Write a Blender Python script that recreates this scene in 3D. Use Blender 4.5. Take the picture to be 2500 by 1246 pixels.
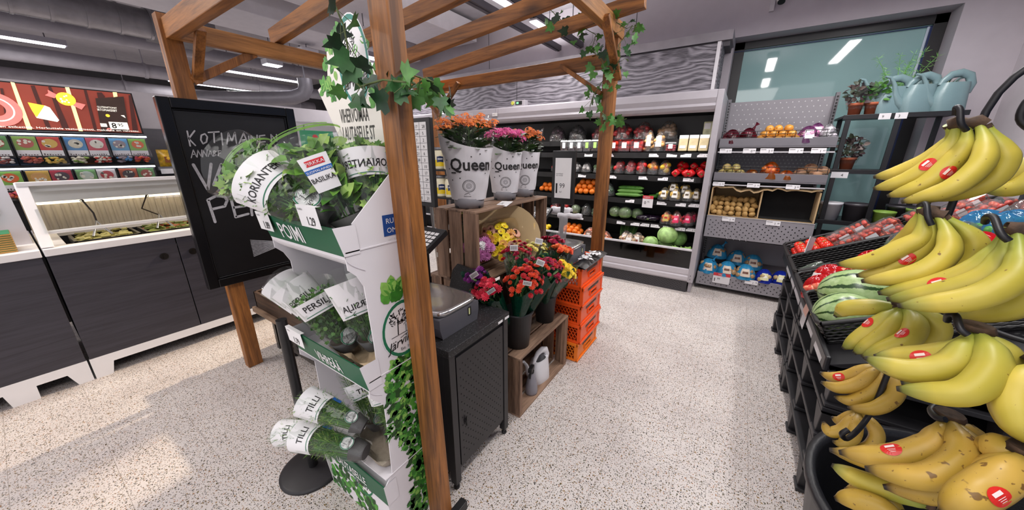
import bpy, math, random
from math import sin, cos, pi, radians as R, atan2, sqrt
from mathutils import Vector as V, Matrix as MX

for o in list(bpy.data.objects): bpy.data.objects.remove(o)
SC = bpy.context.scene
COL = SC.collection
rnd = random.Random(7)

# ---------------------------------------------------------------- camera
FPX, CX, CY, CAMH = 820.0, 1250.0, 623.0, 1.5
TH = atan2(250.0, FPX); YAW = atan2(569.0, FPX / cos(TH))
cd = bpy.data.cameras.new('camera'); cam = bpy.data.objects.new('camera', cd); COL.objects.link(cam)
cd.sensor_fit = 'HORIZONTAL'; cd.sensor_width = 36.0; cd.lens = FPX / 2500 * 36.0
cd.clip_start = 0.02; cd.clip_end = 60
cam.location = (0, 0, CAMH); cam.rotation_euler = (pi / 2 - TH, 0, YAW)
SC.camera = cam
# ---------------------------------------------------------------- exposure, world
SC.view_settings.view_transform = 'Standard'; SC.view_settings.look = 'None'
SC.view_settings.gamma = 1.0; SC.view_settings.use_curve_mapping = False
SC.view_settings.exposure = 0.15
cy = SC.cycles
cy.max_bounces = 7; cy.diffuse_bounces = 3; cy.glossy_bounces = 3; cy.transmission_bounces = 4
cy.transparent_max_bounces = 14; cy.caustics_reflective = False; cy.caustics_refractive = False
cy.use_adaptive_sampling = True; cy.adaptive_threshold = 0.02; cy.use_denoising = True
cy.sample_clamp_indirect = 4.0
W = bpy.data.worlds.new('world'); SC.world = W; W.use_nodes = True
W.node_tree.nodes['Background'].inputs[0].default_value = (0.96, 0.95, 1.0, 1)
W.node_tree.nodes['Background'].inputs[1].default_value = 1.25

def area(name, loc, sx, sy, power, col=(1, .97, .95), rot=(0, 0, 0), spread=pi):
    d = bpy.data.lights.new(name, 'AREA'); d.shape = 'RECTANGLE'; d.size = sx; d.size_y = sy
    d.energy = power; d.color = col; d.spread = spread
    o = bpy.data.objects.new(name, d); COL.objects.link(o); o.location = loc; o.rotation_euler = rot
    return o
def spot(name, loc, target, power, angle, col, blend=.3, r=.05):
    d = bpy.data.lights.new(name, 'SPOT'); d.energy = power; d.color = col
    d.spot_size = R(angle); d.spot_blend = blend; d.shadow_soft_size = r
    o = bpy.data.objects.new(name, d); COL.objects.link(o); o.location = loc
    o.rotation_euler = (V(target) - V(loc)).to_track_quat('-Z', 'Y').to_euler()
    return o
area('fill_overhead_near', (-.2, -.9, 2.90), 1.2, 2.4, 40)  # unseen fill light added overhead to brighten the near floor
area('lamp_aisle', (.12, 3.0, 2.88), .11, 1.0, 21)
area('fill_right_back', (.95, 3.3, 2.88), .11, 1.4, 30)  # fill light added to lift the back and right walls
area('lamp_aisle_near', (.12, 1.2, 2.88), .11, 1.0, 19)
area('lamp_rail', (-2.15, 2.99, 2.855), .08, .75, 16)
area('lamp_rail_far', (-2.15, 3.86, 2.855), .08, .44, 12)
area('fill_counter', (-3.6, -1.1, 2.88), .3, 2.4, 50, (1, .93, .85))  # unseen warm fill light added above the counter
area('lamp_strip_sign', (-8.05, .04, 2.88), .11, 1.88, 70)
area('lamp_strip_brace', (-7.95, 3.42, 2.88), .11, 1.5, 60)
area('lamp_strip_brace_far', (-9.97, 3.27, 2.88), .11, 1.66, 50)
area('lamp_strip_header', (-4.9, 3.72, 2.84), .11, .75, 24)
area('lamp_fridge', (-1.6, 4.09, 1.90), 2.5, .04, 20, (1, .97, .94), (R(-18), 0, 0))
area('lamp_fridge_far', (-4.2, 4.09, 1.90), 2.3, .04, 14, (1, .97, .94), (R(-18), 0, 0))
area('fill_uplight_aisle', (.12, 2.0, 2.975), .1, 3.0, 30, (1, .98, .97), (pi, 0, 0))  # upward fill light added to brighten the ceiling over the aisle
area('fill_uplight_rail', (-2.47, 2.7, 2.965), .06, 4.2, 40, (1, .98, .97), (pi, 0, 0))  # added ceiling fill, set on top of the bare rail
area('fill_uplight_counter', (-3.6, -1.1, 2.975), .1, 2.4, 40, (1, .98, .97), (pi, 0, 0))  # added upward fill for the ceiling over the counter
spot('lamp_track_warm', (-2.9, 4.3, 2.9), (-2.75, .0, 0), 800, 36, (1, .80, .56), .5, .05)


# ---------------------------------------------------------------- colours and materials
def H(s):
    s = s.lstrip('#'); v = [int(s[i:i + 2], 16) / 255 for i in (0, 2, 4)]
    return tuple(c / 12.92 if c <= .04045 else ((c + .055) / 1.055) ** 2.4 for c in v)
MATS = {}
def nm(name):
    m = bpy.data.materials.new(name); m.use_nodes = True
    nt = m.node_tree; b = nt.nodes['Principled BSDF']
    return m, nt, b
def N(nt, t, **kw):
    n = nt.nodes.new(t)
    for k, v in kw.items():
        if k in n.inputs: n.inputs[k].default_value = v
        else: setattr(n, k, v)
    return n
def L(nt, a, b): nt.links.new(a, b)
def mat(col, rough=.5, metal=0, var=.06, vs=9.0, emit=0, alpha=None, coat=0, spec=.5, bump=0, bs=60, trans=0):
    """plain procedural material: colour with a little noise"""
    key = (col, rough, metal, var, vs, emit, coat, spec, bump, bs, trans)
    if key in MATS: return MATS[key]
    m, nt, b = nm('m_' + col.strip('#'))
    c = H(col); tc = N(nt, 'ShaderNodeTexCoord')
    no = N(nt, 'ShaderNodeTexNoise', Scale=vs, Detail=4.0)
    L(nt, tc.outputs['Object'], no.inputs['Vector'])
    cr = N(nt, 'ShaderNodeMapRange'); cr.inputs[1].default_value = .3; cr.inputs[2].default_value = .7
    cr.inputs[3].default_value = 1 - var * 2; cr.inputs[4].default_value = 1 + var
    L(nt, no.outputs['Fac'], cr.inputs[0])
    mx = N(nt, 'ShaderNodeMix', data_type='RGBA', blend_type='MULTIPLY'); mx.inputs[0].default_value = 1
    mx.inputs[6].default_value = (*c, 1); L(nt, cr.outputs[0], mx.inputs[7])
    L(nt, mx.outputs[2], b.inputs['Base Color'])
    b.inputs['Roughness'].default_value = rough; b.inputs['Metallic'].default_value = metal
    b.inputs['Coat Weight'].default_value = coat; b.inputs['Specular IOR Level'].default_value = spec
    if trans: b.inputs['Transmission Weight'].default_value = trans
    if emit:
        L(nt, mx.outputs[2], b.inputs['Emission Color']); b.inputs['Emission Strength'].default_value = emit
    if bump:
        n2 = N(nt, 'ShaderNodeTexNoise', Scale=bs, Detail=3.0); L(nt, tc.outputs['Object'], n2.inputs['Vector'])
        bp = N(nt, 'ShaderNodeBump', Strength=bump, Distance=.004); L(nt, n2.outputs['Fac'], bp.inputs['Height'])
        L(nt, bp.outputs[0], b.inputs['Normal'])
    MATS[key] = m
    return m
def film(name, tint='#ffffff', gloss=.16, rough=.08, opaq=0.0, ocol='#ffffff', wrinkle=0):
    """thin clear plastic or glass: mostly see-through, a little shine, optional milky share"""
    if name in MATS: return MATS[name]
    m, nt, b = nm(name); nt.nodes.remove(b); out = nt.nodes['Material Output']
    tr = N(nt, 'ShaderNodeBsdfTransparent'); tr.inputs[0].default_value = (*H(tint), 1)
    gl = N(nt, 'ShaderNodeBsdfGlossy'); gl.inputs['Roughness'].default_value = rough
    fr = N(nt, 'ShaderNodeFresnel', IOR=1.5)
    ad = N(nt, 'ShaderNodeMath', operation='MULTIPLY_ADD'); ad.inputs[1].default_value = gloss * 4; ad.inputs[2].default_value = gloss * .25
    ad.use_clamp = True
    L(nt, fr.outputs[0], ad.inputs[0])
    mx = N(nt, 'ShaderNodeMixShader'); L(nt, ad.outputs[0], mx.inputs[0])
    L(nt, tr.outputs[0], mx.inputs[1]); L(nt, gl.outputs[0], mx.inputs[2])
    last = mx
    if opaq:
        df = N(nt, 'ShaderNodeBsdfDiffuse'); df.inputs[0].default_value = (*H(ocol), 1)
        m2 = N(nt, 'ShaderNodeMixShader'); m2.inputs[0].default_value = opaq
        L(nt, mx.outputs[0], m2.inputs[1]); L(nt, df.outputs[0], m2.inputs[2]); last = m2
    if wrinkle:
        tc = N(nt, 'ShaderNodeTexCoord'); n2 = N(nt, 'ShaderNodeTexNoise', Scale=wrinkle, Detail=2.0)
        L(nt, tc.outputs['Object'], n2.inputs['Vector'])
        bp = N(nt, 'ShaderNodeBump', Strength=.6, Distance=.01); L(nt, n2.outputs['Fac'], bp.inputs['Height'])
        L(nt, bp.outputs[0], gl.inputs['Normal']); L(nt, bp.outputs[0], fr.inputs['Normal'])
    L(nt, last.outputs[0], out.inputs[0])
    MATS[name] = m
    return m
def emis(name, col, s):
    if name in MATS: return MATS[name]
    m, nt, b = nm(name); b.inputs['Base Color'].default_value = (*H(col), 1)
    b.inputs['Emission Color'].default_value = (*H(col), 1); b.inputs['Emission Strength'].default_value = s
    MATS[name] = m
    return m
def ramp(nt, stops, interp='LINEAR'):
    r = N(nt, 'ShaderNodeValToRGB'); e = r.color_ramp.elements; r.color_ramp.interpolation = interp
    while len(e) < len(stops): e.new(.5)
    for k, (p, c) in enumerate(stops):
        e[k].position = p; e[k].color = (*(H(c) if isinstance(c, str) else c), 1)
    return r
def wood(name, dark, light, axis='Z', scale=5.0, rough=.5, stretch=.07, contrast=1.0, knots=0):
    """stained timber with its grain along one axis of the object"""
    if name in MATS: return MATS[name]
    m, nt, b = nm(name); tc = N(nt, 'ShaderNodeTexCoord'); mp = N(nt, 'ShaderNodeMapping')
    s = [1, 1, 1]; s['XYZ'.index(axis)] = stretch; mp.inputs['Scale'].default_value = s
    L(nt, tc.outputs['Object'], mp.inputs['Vector'])
    no = N(nt, 'ShaderNodeTexNoise', Scale=scale * 4, Detail=6.0, Roughness=.62, Distortion=.6); L(nt, mp.outputs[0], no.inputs['Vector'])
    n2 = N(nt, 'ShaderNodeTexNoise', Scale=scale * 26, Detail=2.0); L(nt, mp.outputs[0], n2.inputs['Vector'])
    ad = N(nt, 'ShaderNodeMath', operation='MULTIPLY_ADD'); ad.inputs[1].default_value = .25; L(nt, n2.outputs['Fac'], ad.inputs[0])
    L(nt, no.outputs['Fac'], ad.inputs[2])
    r = ramp(nt, [(.47, dark), (.76, light)]); L(nt, ad.outputs[0], r.inputs[0])
    col = r.outputs[0]
    if knots:
        vo = N(nt, 'ShaderNodeTexVoronoi', Scale=knots); mp2 = N(nt, 'ShaderNodeMapping')
        s2 = [1, 1, 1]; s2['XYZ'.index(axis)] = .45; mp2.inputs['Scale'].default_value = s2
        L(nt, tc.outputs['Object'], mp2.inputs['Vector']); L(nt, mp2.outputs[0], vo.inputs['Vector'])
        kr = ramp(nt, [(.06, (0, 0, 0)), (.16, (1, 1, 1))]); L(nt, vo.outputs['Distance'], kr.inputs[0])
        mx = N(nt, 'ShaderNodeMix', data_type='RGBA'); L(nt, kr.outputs[0], mx.inputs[0])
        mx.inputs[6].default_value = (*[c * .45 for c in H(dark)], 1); L(nt, col, mx.inputs[7]); col = mx.outputs[2]
    L(nt, col, b.inputs['Base Color']); b.inputs['Roughness'].default_value = rough
    bp = N(nt, 'ShaderNodeBump', Strength=.25, Distance=.003); L(nt, no.outputs['Fac'], bp.inputs['Height']); L(nt, bp.outputs[0], b.inputs['Normal'])
    MATS[name] = m
    return m
def speckle(name, base, spots, scale, size=.25, rough=.5, base2=None, bs=6):
    """base colour with small irregular spots"""
    if name in MATS: return MATS[name]
    m, nt, b = nm(name); tc = N(nt, 'ShaderNodeTexCoord')
    no = N(nt, 'ShaderNodeTexNoise', Scale=bs, Detail=3.0); L(nt, tc.outputs['Object'], no.inputs['Vector'])
    r0 = ramp(nt, [(.35, base), (.65, base2 or base)]); L(nt, no.outputs['Fac'], r0.inputs[0])
    vo = N(nt, 'ShaderNodeTexVoronoi', Scale=scale); L(nt, tc.outputs['Object'], vo.inputs['Vector'])
    sp = N(nt, 'ShaderNodeSeparateColor'); L(nt, vo.outputs['Color'], sp.inputs[0])
    ml = N(nt, 'ShaderNodeMath', operation='MULTIPLY'); ml.inputs[1].default_value = size; L(nt, sp.outputs[0], ml.inputs[0])
    lt = N(nt, 'ShaderNodeMath', operation='LESS_THAN'); L(nt, vo.outputs['Distance'], lt.inputs[0]); L(nt, ml.outputs[0], lt.inputs[1])
    rs = ramp(nt, [(k / len(spots), c) for k, c in enumerate(spots)], 'CONSTANT'); L(nt, sp.outputs[1], rs.inputs[0])
    mx = N(nt, 'ShaderNodeMix', data_type='RGBA'); L(nt, lt.outputs[0], mx.inputs[0]); L(nt, r0.outputs[0], mx.inputs[6]); L(nt, rs.outputs[0], mx.inputs[7])
    L(nt, mx.outputs[2], b.inputs['Base Color']); b.inputs['Roughness'].default_value = rough
    MATS[name] = m
    return m

# ---------------------------------------------------------------- pixel of the photograph -> point on a plane of the room
_c, _s = cos(YAW), sin(YAW)
def ray(u, v):
    a, b, c = u - CX, CY - v, FPX
    fw = c * cos(TH) + b * sin(TH); up = -c * sin(TH) + b * cos(TH)
    return V((a * _c - fw * _s, a * _s + fw * _c, up))
def AX(u, v, x): d = ray(u, v); p = d * (x / d.x); return V((x, p.y, p.z + CAMH))
def AY(u, v, y): d = ray(u, v); p = d * (y / d.y); return V((p.x, y, p.z + CAMH))
def AZ(u, v, z): d = ray(u, v); p = d * ((z - CAMH) / d.z); return V((p.x, p.y, z))

# ---------------------------------------------------------------- mesh collecting
_tcache = {}
FONTW = {}
def text_geo(s, bold=0.0):
    k = (s, bold)
    if k not in _tcache:
        cu = bpy.data.curves.new('t', 'FONT'); cu.body = s; cu.size = 1.0; cu.resolution_u = 2; cu.offset = bold
        o = bpy.data.objects.new('t', cu); COL.objects.link(o)
        dg = bpy.context.evaluated_depsgraph_get(); me = bpy.data.meshes.new_from_object(o.evaluated_get(dg))
        vs = [v.co.copy() for v in me.vertices]; fs = [tuple(p.vertices) for p in me.polygons]
        bpy.data.objects.remove(o); bpy.data.curves.remove(cu); bpy.data.meshes.remove(me)
        _tcache[k] = (vs, fs)
    return _tcache[k]
def perp(d):
    d = d.normalized(); a = V((0, 0, 1)) if abs(d.z) < .9 else V((1, 0, 0))
    u = d.cross(a).normalized(); return u, d.cross(u).normalized()
class MB:
    def __init__(s, world=False): s.v = []; s.f = []; s.m = []; s.sm = []; s.M = None
    def add(s, vs, fs, mi=0, sm=False):
        b = len(s.v)
        s.v += [(s.M @ V(p)) if s.M else V(p) for p in vs]
        for f in fs: s.f.append(tuple(b + i for i in f)); s.m.append(mi); s.sm.append(sm)
        return s
    def box(s, x0, x1, y0, y1, z0, z1, mi=0):
        return s.add([(x, y, z) for z in (z0, z1) for y in (y0, y1) for x in (x0, x1)],
                     [(0, 2, 3, 1), (4, 5, 7, 6), (0, 1, 5, 4), (2, 6, 7, 3), (0, 4, 6, 2), (1, 3, 7, 5)], mi)
    def bar(s, a, b, w, h, mi=0, up=(0, 0, 1), ca=None, cb=None):
        """rectangular bar a->b, w across, h along up"""
        a, b = V(a), V(b); d = (b - a).normalized(); up = V(up); sd = d.cross(up).normalized(); up = sd.cross(d)
        P = [p + sd * (i * w / 2) + up * (j * h / 2) for p in (a, b) for j in (-1, 1) for i in (-1, 1)]
        return s.add(P, [(0, 1, 3, 2), (4, 6, 7, 5), (0, 4, 5, 1), (2, 3, 7, 6), (0, 2, 6, 4), (1, 5, 7, 3)], mi)
    def tube(s, pts, r, n=8, mi=0, caps=True, sm=True, sq=1.0):
        pts = [V(p) for p in pts]; k = len(pts); rs = r if isinstance(r, (list, tuple)) else [r] * k
        u = None; P = []
        for i, p in enumerate(pts):
            t = (pts[min(i + 1, k - 1)] - pts[max(i - 1, 0)])
            if t.length < 1e-9: t = V((0, 0, 1))
            t.normalize()
            if u is None: u, w = perp(t)
            else:
                u = (u - t * u.dot(t)); u = u.normalized() if u.length > 1e-6 else perp(t)[0]
                w = t.cross(u)
            for j in range(n):
                a = 2 * pi * j / n; P.append(p + (u * cos(a) + w * sin(a) * sq) * rs[i])
        F = [(i * n + j, i * n + (j + 1) % n, (i + 1) * n + (j + 1) % n, (i + 1) * n + j) for i in range(k - 1) for j in range(n)]
        s.add(P, F, mi, sm)
        if caps:
            s.add(P[:n], [tuple(reversed(range(n)))], mi); s.add(P[-n:], [tuple(range(n))], mi)
        return s
    def cyl(s, p, r, h, n=16, mi=0, r2=None, sm=True):
        p = V(p); return s.tube([p, p + V((0, 0, h))], [r, r if r2 is None else r2], n, mi, True, sm)
    def lathe(s, prof, c=(0, 0, 0), n=20, mi=0, sm=True, a0=0, a1=2 * pi, sx=1, sy=1):
        full = abs(a1 - a0 - 2 * pi) < 1e-6; m = n if full else n + 1; P = []
        for r, z in prof:
            for j in range(m):
                a = a0 + (a1 - a0) * j / n; P.append((c[0] + r * cos(a) * sx, c[1] + r * sin(a) * sy, c[2] + z))
        F = []
        for i in range(len(prof) - 1):
            for j in range(n):
                j2 = (j + 1) % m; F.append((i * m + j, i * m + j2, (i + 1) * m + j2, (i + 1) * m + j))
        return s.add(P, F, mi, sm)
    def ball(s, c, r, n=12, k=8, mi=0, rot=None):
        r = (r, r, r) if not isinstance(r, (tuple, list)) else r; c = V(c); P = []
        for i in range(k + 1):
            t = pi * i / k
            for j in range(n):
                a = 2 * pi * j / n; q = V((r[0] * sin(t) * cos(a), r[1] * sin(t) * sin(a), -r[2] * cos(t)))
                P.append(c + (rot @ q if rot else q))
        F = [(i * n + j, i * n + (j + 1) % n, (i + 1) * n + (j + 1) % n, (i + 1) * n + j) for i in range(k) for j in range(n)]
        return s.add(P, F, mi, True)
    def prism(s, poly, a, b, ax='x', mi=0, mi2=None):
        """polygon (2-D, in the other two axes in order) extruded from a to b along ax"""
        def P(t, p): return {'x': (t, p[0], p[1]), 'y': (p[0], t, p[1]), 'z': (p[0], p[1], t)}[ax]
        n = len(poly)
        s.add([P(a, p) for p in poly] + [P(b, p) for p in poly], [(i, (i + 1) % n, n + (i + 1) % n, n + i) for i in range(n)], mi)
        s.add([P(a, p) for p in poly], [tuple(reversed(range(n)))], mi if mi2 is None else mi2)
        s.add([P(b, p) for p in poly], [tuple(range(n))], mi if mi2 is None else mi2)
        return s
    def grid(s, fn, nu, nv, mi=0, sm=True, wrap=False):
        P = [fn(i / nu, j / nv) for j in range(nv + 1) for i in range(nu + 1)]
        F = [(j * (nu + 1) + i, j * (nu + 1) + i + 1, (j + 1) * (nu + 1) + i + 1, (j + 1) * (nu + 1) + i) for j in range(nv) for i in range(nu)]
        return s.add(P, F, mi, sm)
    def face(s, pts, mi=0): return s.add(pts, [tuple(range(len(pts)))], mi)
    def disc(s, c, nrm, r, n=16, mi=0, sx=1.0):
        c = V(c); u, w = perp(V(nrm)); return s.face([c + (u * cos(2 * pi * i / n) * sx + w * sin(2 * pi * i / n)) * r for i in range(n)], mi)
    def ring(s, c, u, w, r0, r1, n=28, mi=0, ay=1.0):
        c, u, w = V(c), V(u), V(w); P = []
        for q in (r0, r1): P += [c + (u * cos(2 * pi * i / n) + w * sin(2 * pi * i / n) * ay) * q for i in range(n)]
        return s.add(P, [(i, (i + 1) % n, n + (i + 1) % n, n + i) for i in range(n)], mi)
    def text(s, t, o, xd, yd, size, mi=0, al='l', fit=None, bold=0.0, nar=1.0):
        vs, fs = text_geo(t, bold); xd, yd, o = V(xd).normalized(), V(yd).normalized(), V(o)
        if not vs: return s
        mx = max(v.x for v in vs); mn = min(v.x for v in vs); wd = mx - mn; sx = size * nar
        if fit: sx = fit / wd
        off = {'l': 0, 'c': -wd / 2, 'r': -wd}[al]
        return s.add([o + xd * ((v.x - mn + off) * sx) + yd * (v.y * size) for v in vs], fs, mi)
    def build(s, name, mats, parent=None, label=None, cat=None, group=None, kind=None, bevel=0, at=None, origin=True, weld=False):
        """one mesh object; a part's points are given in the room unless its thing was built at the origin"""
        if not isinstance(mats, (list, tuple)): mats = [mats]
        vs = s.v
        if parent is not None:
            off = V(parent.get('_b', (0, 0, 0))) if not parent.get('_local') else V((0, 0, 0))
        elif at is not None: off = V(at)
        elif origin and vs:
            off = V(((min(p.x for p in vs) + max(p.x for p in vs)) / 2, (min(p.y for p in vs) + max(p.y for p in vs)) / 2, min(p.z for p in vs)))
        else: off = V((0, 0, 0))
        me = bpy.data.meshes.new(name); me.from_pydata([p - off for p in vs], [], s.f)
        for m in mats: me.materials.append(m)
        me.polygons.foreach_set('material_index', s.m); me.polygons.foreach_set('use_smooth', s.sm)
        me.update()
        o = bpy.data.objects.new(name, me); COL.objects.link(o)
        if parent is not None:
            o.parent = parent; o['_b'] = off; o['_local'] = parent.get('_local', 0)
        else: o.location = off; o['_b'] = off
        tag(o, label, cat, group, kind)
        if bevel:
            b = o.modifiers.new('bevel', 'BEVEL'); b.width = bevel; b.segments = 2; b.limit_method = 'ANGLE'; b.angle_limit = R(50)
        return o
def tag(o, label=None, cat=None, group=None, kind=None):
    if label: o['label'] = label
    if cat: o['category'] = cat
    if group: o['group'] = group
    if kind: o['kind'] = kind
    return o
def thing(name, label, cat, base=(0, 0, 0), group=None, local=False, rz=0):
    """an Empty at a thing's base; its parts are given in the room (local=False) or about the base (local=True)"""
    o = bpy.data.objects.new(name, None); COL.objects.link(o); o.location = base; o.empty_display_size = .05
    o.rotation_euler = (0, 0, rz); o['_b'] = V(base); o['_local'] = 1 if local else 0
    return tag(o, label, cat, group)
KIDS = {}
def dup(src, loc=None, rot=None, label=None, group=None, scale=None):
    """a copy of a thing with copies of its parts and sub-parts"""
    def cp(o, par):
        c = o.copy(); COL.objects.link(c)
        if par is not None: c.parent = par
        for ch in o.children: cp(ch, c)
        return c
    c = cp(src, None)
    if loc is not None: c.location = loc
    if rot is not None: c.rotation_euler = rot
    if scale is not None: c.scale = (scale,) * 3 if not isinstance(scale, (tuple, list)) else scale
    return tag(c, label, None, group)
def struct(mb, name, mats, **kw): return mb.build(name, mats, kind='structure', origin=False, **kw)
def cleanup():
    for o in bpy.data.objects:
        for k in ('_b', '_local'):
            if k in o: del o[k]

# ================================================================ SETTING
def terrazzo():
    m, nt, b = nm('terrazzo'); tc = N(nt, 'ShaderNodeTexCoord')
    no = N(nt, 'ShaderNodeTexNoise', Scale=30.0, Detail=2.0); L(nt, tc.outputs['Object'], no.inputs['Vector'])
    wv = N(nt, 'ShaderNodeMix', data_type='VECTOR'); wv.inputs[0].default_value = .012
    L(nt, tc.outputs['Object'], wv.inputs[4]); L(nt, no.outputs['Color'], wv.inputs[5])
    bn = N(nt, 'ShaderNodeTexNoise', Scale=2.2, Detail=3.0); L(nt, tc.outputs['Object'], bn.inputs['Vector'])
    base = ramp(nt, [(.35, '#c9c0bd'), (.65, '#d5cdc9')]); L(nt, bn.outputs['Fac'], base.inputs[0]); col = base.outputs[0]
    for sc, size, thr in ((46, .48, .60), (82, .50, .42), (150, .46, .12)):
        vo = N(nt, 'ShaderNodeTexVoronoi', Scale=float(sc)); vo.voronoi_dimensions = '2D'; L(nt, wv.outputs[1], vo.inputs['Vector'])
        sp = N(nt, 'ShaderNodeSeparateColor'); L(nt, vo.outputs['Color'], sp.inputs[0])
        sb = N(nt, 'ShaderNodeMath', operation='SUBTRACT'); sb.inputs[1].default_value = thr; L(nt, sp.outputs[0], sb.inputs[0])
        ml = N(nt, 'ShaderNodeMath', operation='MULTIPLY'); ml.inputs[1].default_value = size; L(nt, sb.outputs[0], ml.inputs[0])
        lt = N(nt, 'ShaderNodeMath', operation='LESS_THAN'); L(nt, vo.outputs['Distance'], lt.inputs[0]); L(nt, ml.outputs[0], lt.inputs[1])
        cr = ramp(nt, [(0, '#5a4829'), (.22, '#6e665a'), (.40, '#2c2824'), (.55, '#8a6e40'), (.7, '#565350'), (.82, '#4f4f30'), (.92, '#a0714e')], 'CONSTANT')
        L(nt, sp.outputs[1], cr.inputs[0])
        mx = N(nt, 'ShaderNodeMix', data_type='RGBA'); L(nt, lt.outputs[0], mx.inputs[0]); L(nt, col, mx.inputs[6]); L(nt, cr.outputs[0], mx.inputs[7]); col = mx.outputs[2]
    # joints between the 30 cm tiles
    sx = N(nt, 'ShaderNodeSeparateXYZ'); L(nt, tc.outputs['Object'], sx.inputs[0]); js = []
    for ax, off in ((0, .643), (1, .012)):
        a = N(nt, 'ShaderNodeMath', operation='ADD'); a.inputs[1].default_value = off + 30.3; L(nt, sx.outputs[ax], a.inputs[0])
        md = N(nt, 'ShaderNodeMath', operation='PINGPONG'); md.inputs[1].default_value = .1515; L(nt, a.outputs[0], md.inputs[0])
        lt = N(nt, 'ShaderNodeMath', operation='LESS_THAN'); lt.inputs[1].default_value = .0011; L(nt, md.outputs[0], lt.inputs[0]); js.append(lt)
    mxx = N(nt, 'ShaderNodeMath', operation='MAXIMUM'); L(nt, js[0].outputs[0], mxx.inputs[0]); L(nt, js[1].outputs[0], mxx.inputs[1])
    mj = N(nt, 'ShaderNodeMath', operation='MULTIPLY'); mj.inputs[1].default_value = .6; L(nt, mxx.outputs[0], mj.inputs[0])
    mx = N(nt, 'ShaderNodeMix', data_type='RGBA'); L(nt, mj.outputs[0], mx.inputs[0]); L(nt, col, mx.inputs[6]); mx.inputs[7].default_value = (*H('#7d7267'), 1)
    L(nt, mx.outputs[2], b.inputs['Base Color']); b.inputs['Roughness'].default_value = .42; b.inputs['Specular IOR Level'].default_value = .35
    return m
def greywood():
    m, nt, b = nm('grey_wood_print'); tc = N(nt, 'ShaderNodeTexCoord'); mp = N(nt, 'ShaderNodeMapping')
    mp.inputs['Scale'].default_value = (.55, .55, 1.9); L(nt, tc.outputs['Object'], mp.inputs['Vector'])
    no = N(nt, 'ShaderNodeTexNoise', Scale=2.3, Detail=2.5, Roughness=.45); L(nt, mp.outputs[0], no.inputs['Vector'])
    # ring knots
    mk = N(nt, 'ShaderNodeMapping'); mk.inputs['Scale'].default_value = (1.05, 1.05, 1.9); mk.inputs['Location'].default_value = (.35, 0, .12); L(nt, tc.outputs['Object'], mk.inputs['Vector'])
    vo = N(nt, 'ShaderNodeTexVoronoi', Scale=1.0); L(nt, mk.outputs[0], vo.inputs['Vector'])
    kn = N(nt, 'ShaderNodeMapRange'); kn.inputs[1].default_value = 0; kn.inputs[2].default_value = .36; kn.inputs[3].default_value = .75; kn.inputs[4].default_value = 0; L(nt, vo.outputs['Distance'], kn.inputs[0])
    sx = N(nt, 'ShaderNodeSeparateXYZ'); L(nt, mp.outputs[0], sx.inputs[0])
    a1 = N(nt, 'ShaderNodeMath', operation='MULTIPLY_ADD'); a1.inputs[1].default_value = 1.25; L(nt, no.outputs['Fac'], a1.inputs[0]); L(nt, sx.outputs[2], a1.inputs[2])
    a2 = N(nt, 'ShaderNodeMath', operation='ADD'); L(nt, a1.outputs[0], a2.inputs[0]); L(nt, kn.outputs[0], a2.inputs[1])
    fr = N(nt, 'ShaderNodeMath', operation='MULTIPLY'); fr.inputs[1].default_value = 44.0; L(nt, a2.outputs[0], fr.inputs[0])
    sn = N(nt, 'ShaderNodeMath', operation='SINE'); L(nt, fr.outputs[0], sn.inputs[0])
    mg = N(nt, 'ShaderNodeMapping'); mg.inputs['Scale'].default_value = (5, 5, 130); L(nt, tc.outputs['Object'], mg.inputs['Vector'])
    n2 = N(nt, 'ShaderNodeTexNoise', Scale=1.6, Detail=3.0); L(nt, mg.outputs[0], n2.inputs['Vector'])
    a3 = N(nt, 'ShaderNodeMath', operation='MULTIPLY_ADD'); a3.inputs[1].default_value = .13; L(nt, sn.outputs[0], a3.inputs[0]); L(nt, n2.outputs['Fac'], a3.inputs[2])
    r = ramp(nt, [(.30, '#37333a'), (.52, '#78737b'), (.76, '#a39ea5')]); L(nt, a3.outputs[0], r.inputs[0])
    L(nt, r.outputs[0], b.inputs['Base Color']); b.inputs['Roughness'].default_value = .6
    return m
WHITE = mat('#e9e6e8', .45); WALLM = mat('#bcb4bb', .8, var=.02); DARK = mat('#2a282b', .55); BLACK = mat('#121113', .45); STEEL = mat('#b9b8ba', .3, .9)
GREYM = mat('#8d888d', .5); PALE = mat('#c6c1c6', .5); BLK = mat('#1a191b', .35)
TERR = terrazzo(); GWOOD = greywood()

m = MB().box(-13, 3.2, -3.2, 6.2, -.08, 0); struct(m, 'floor', TERR)
m = MB().box(-13, 3.2, -3.2, 6.2, 3.42, 3.5); struct(m, 'ceiling', mat('#a8a3a8', .85, var=.04))
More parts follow.
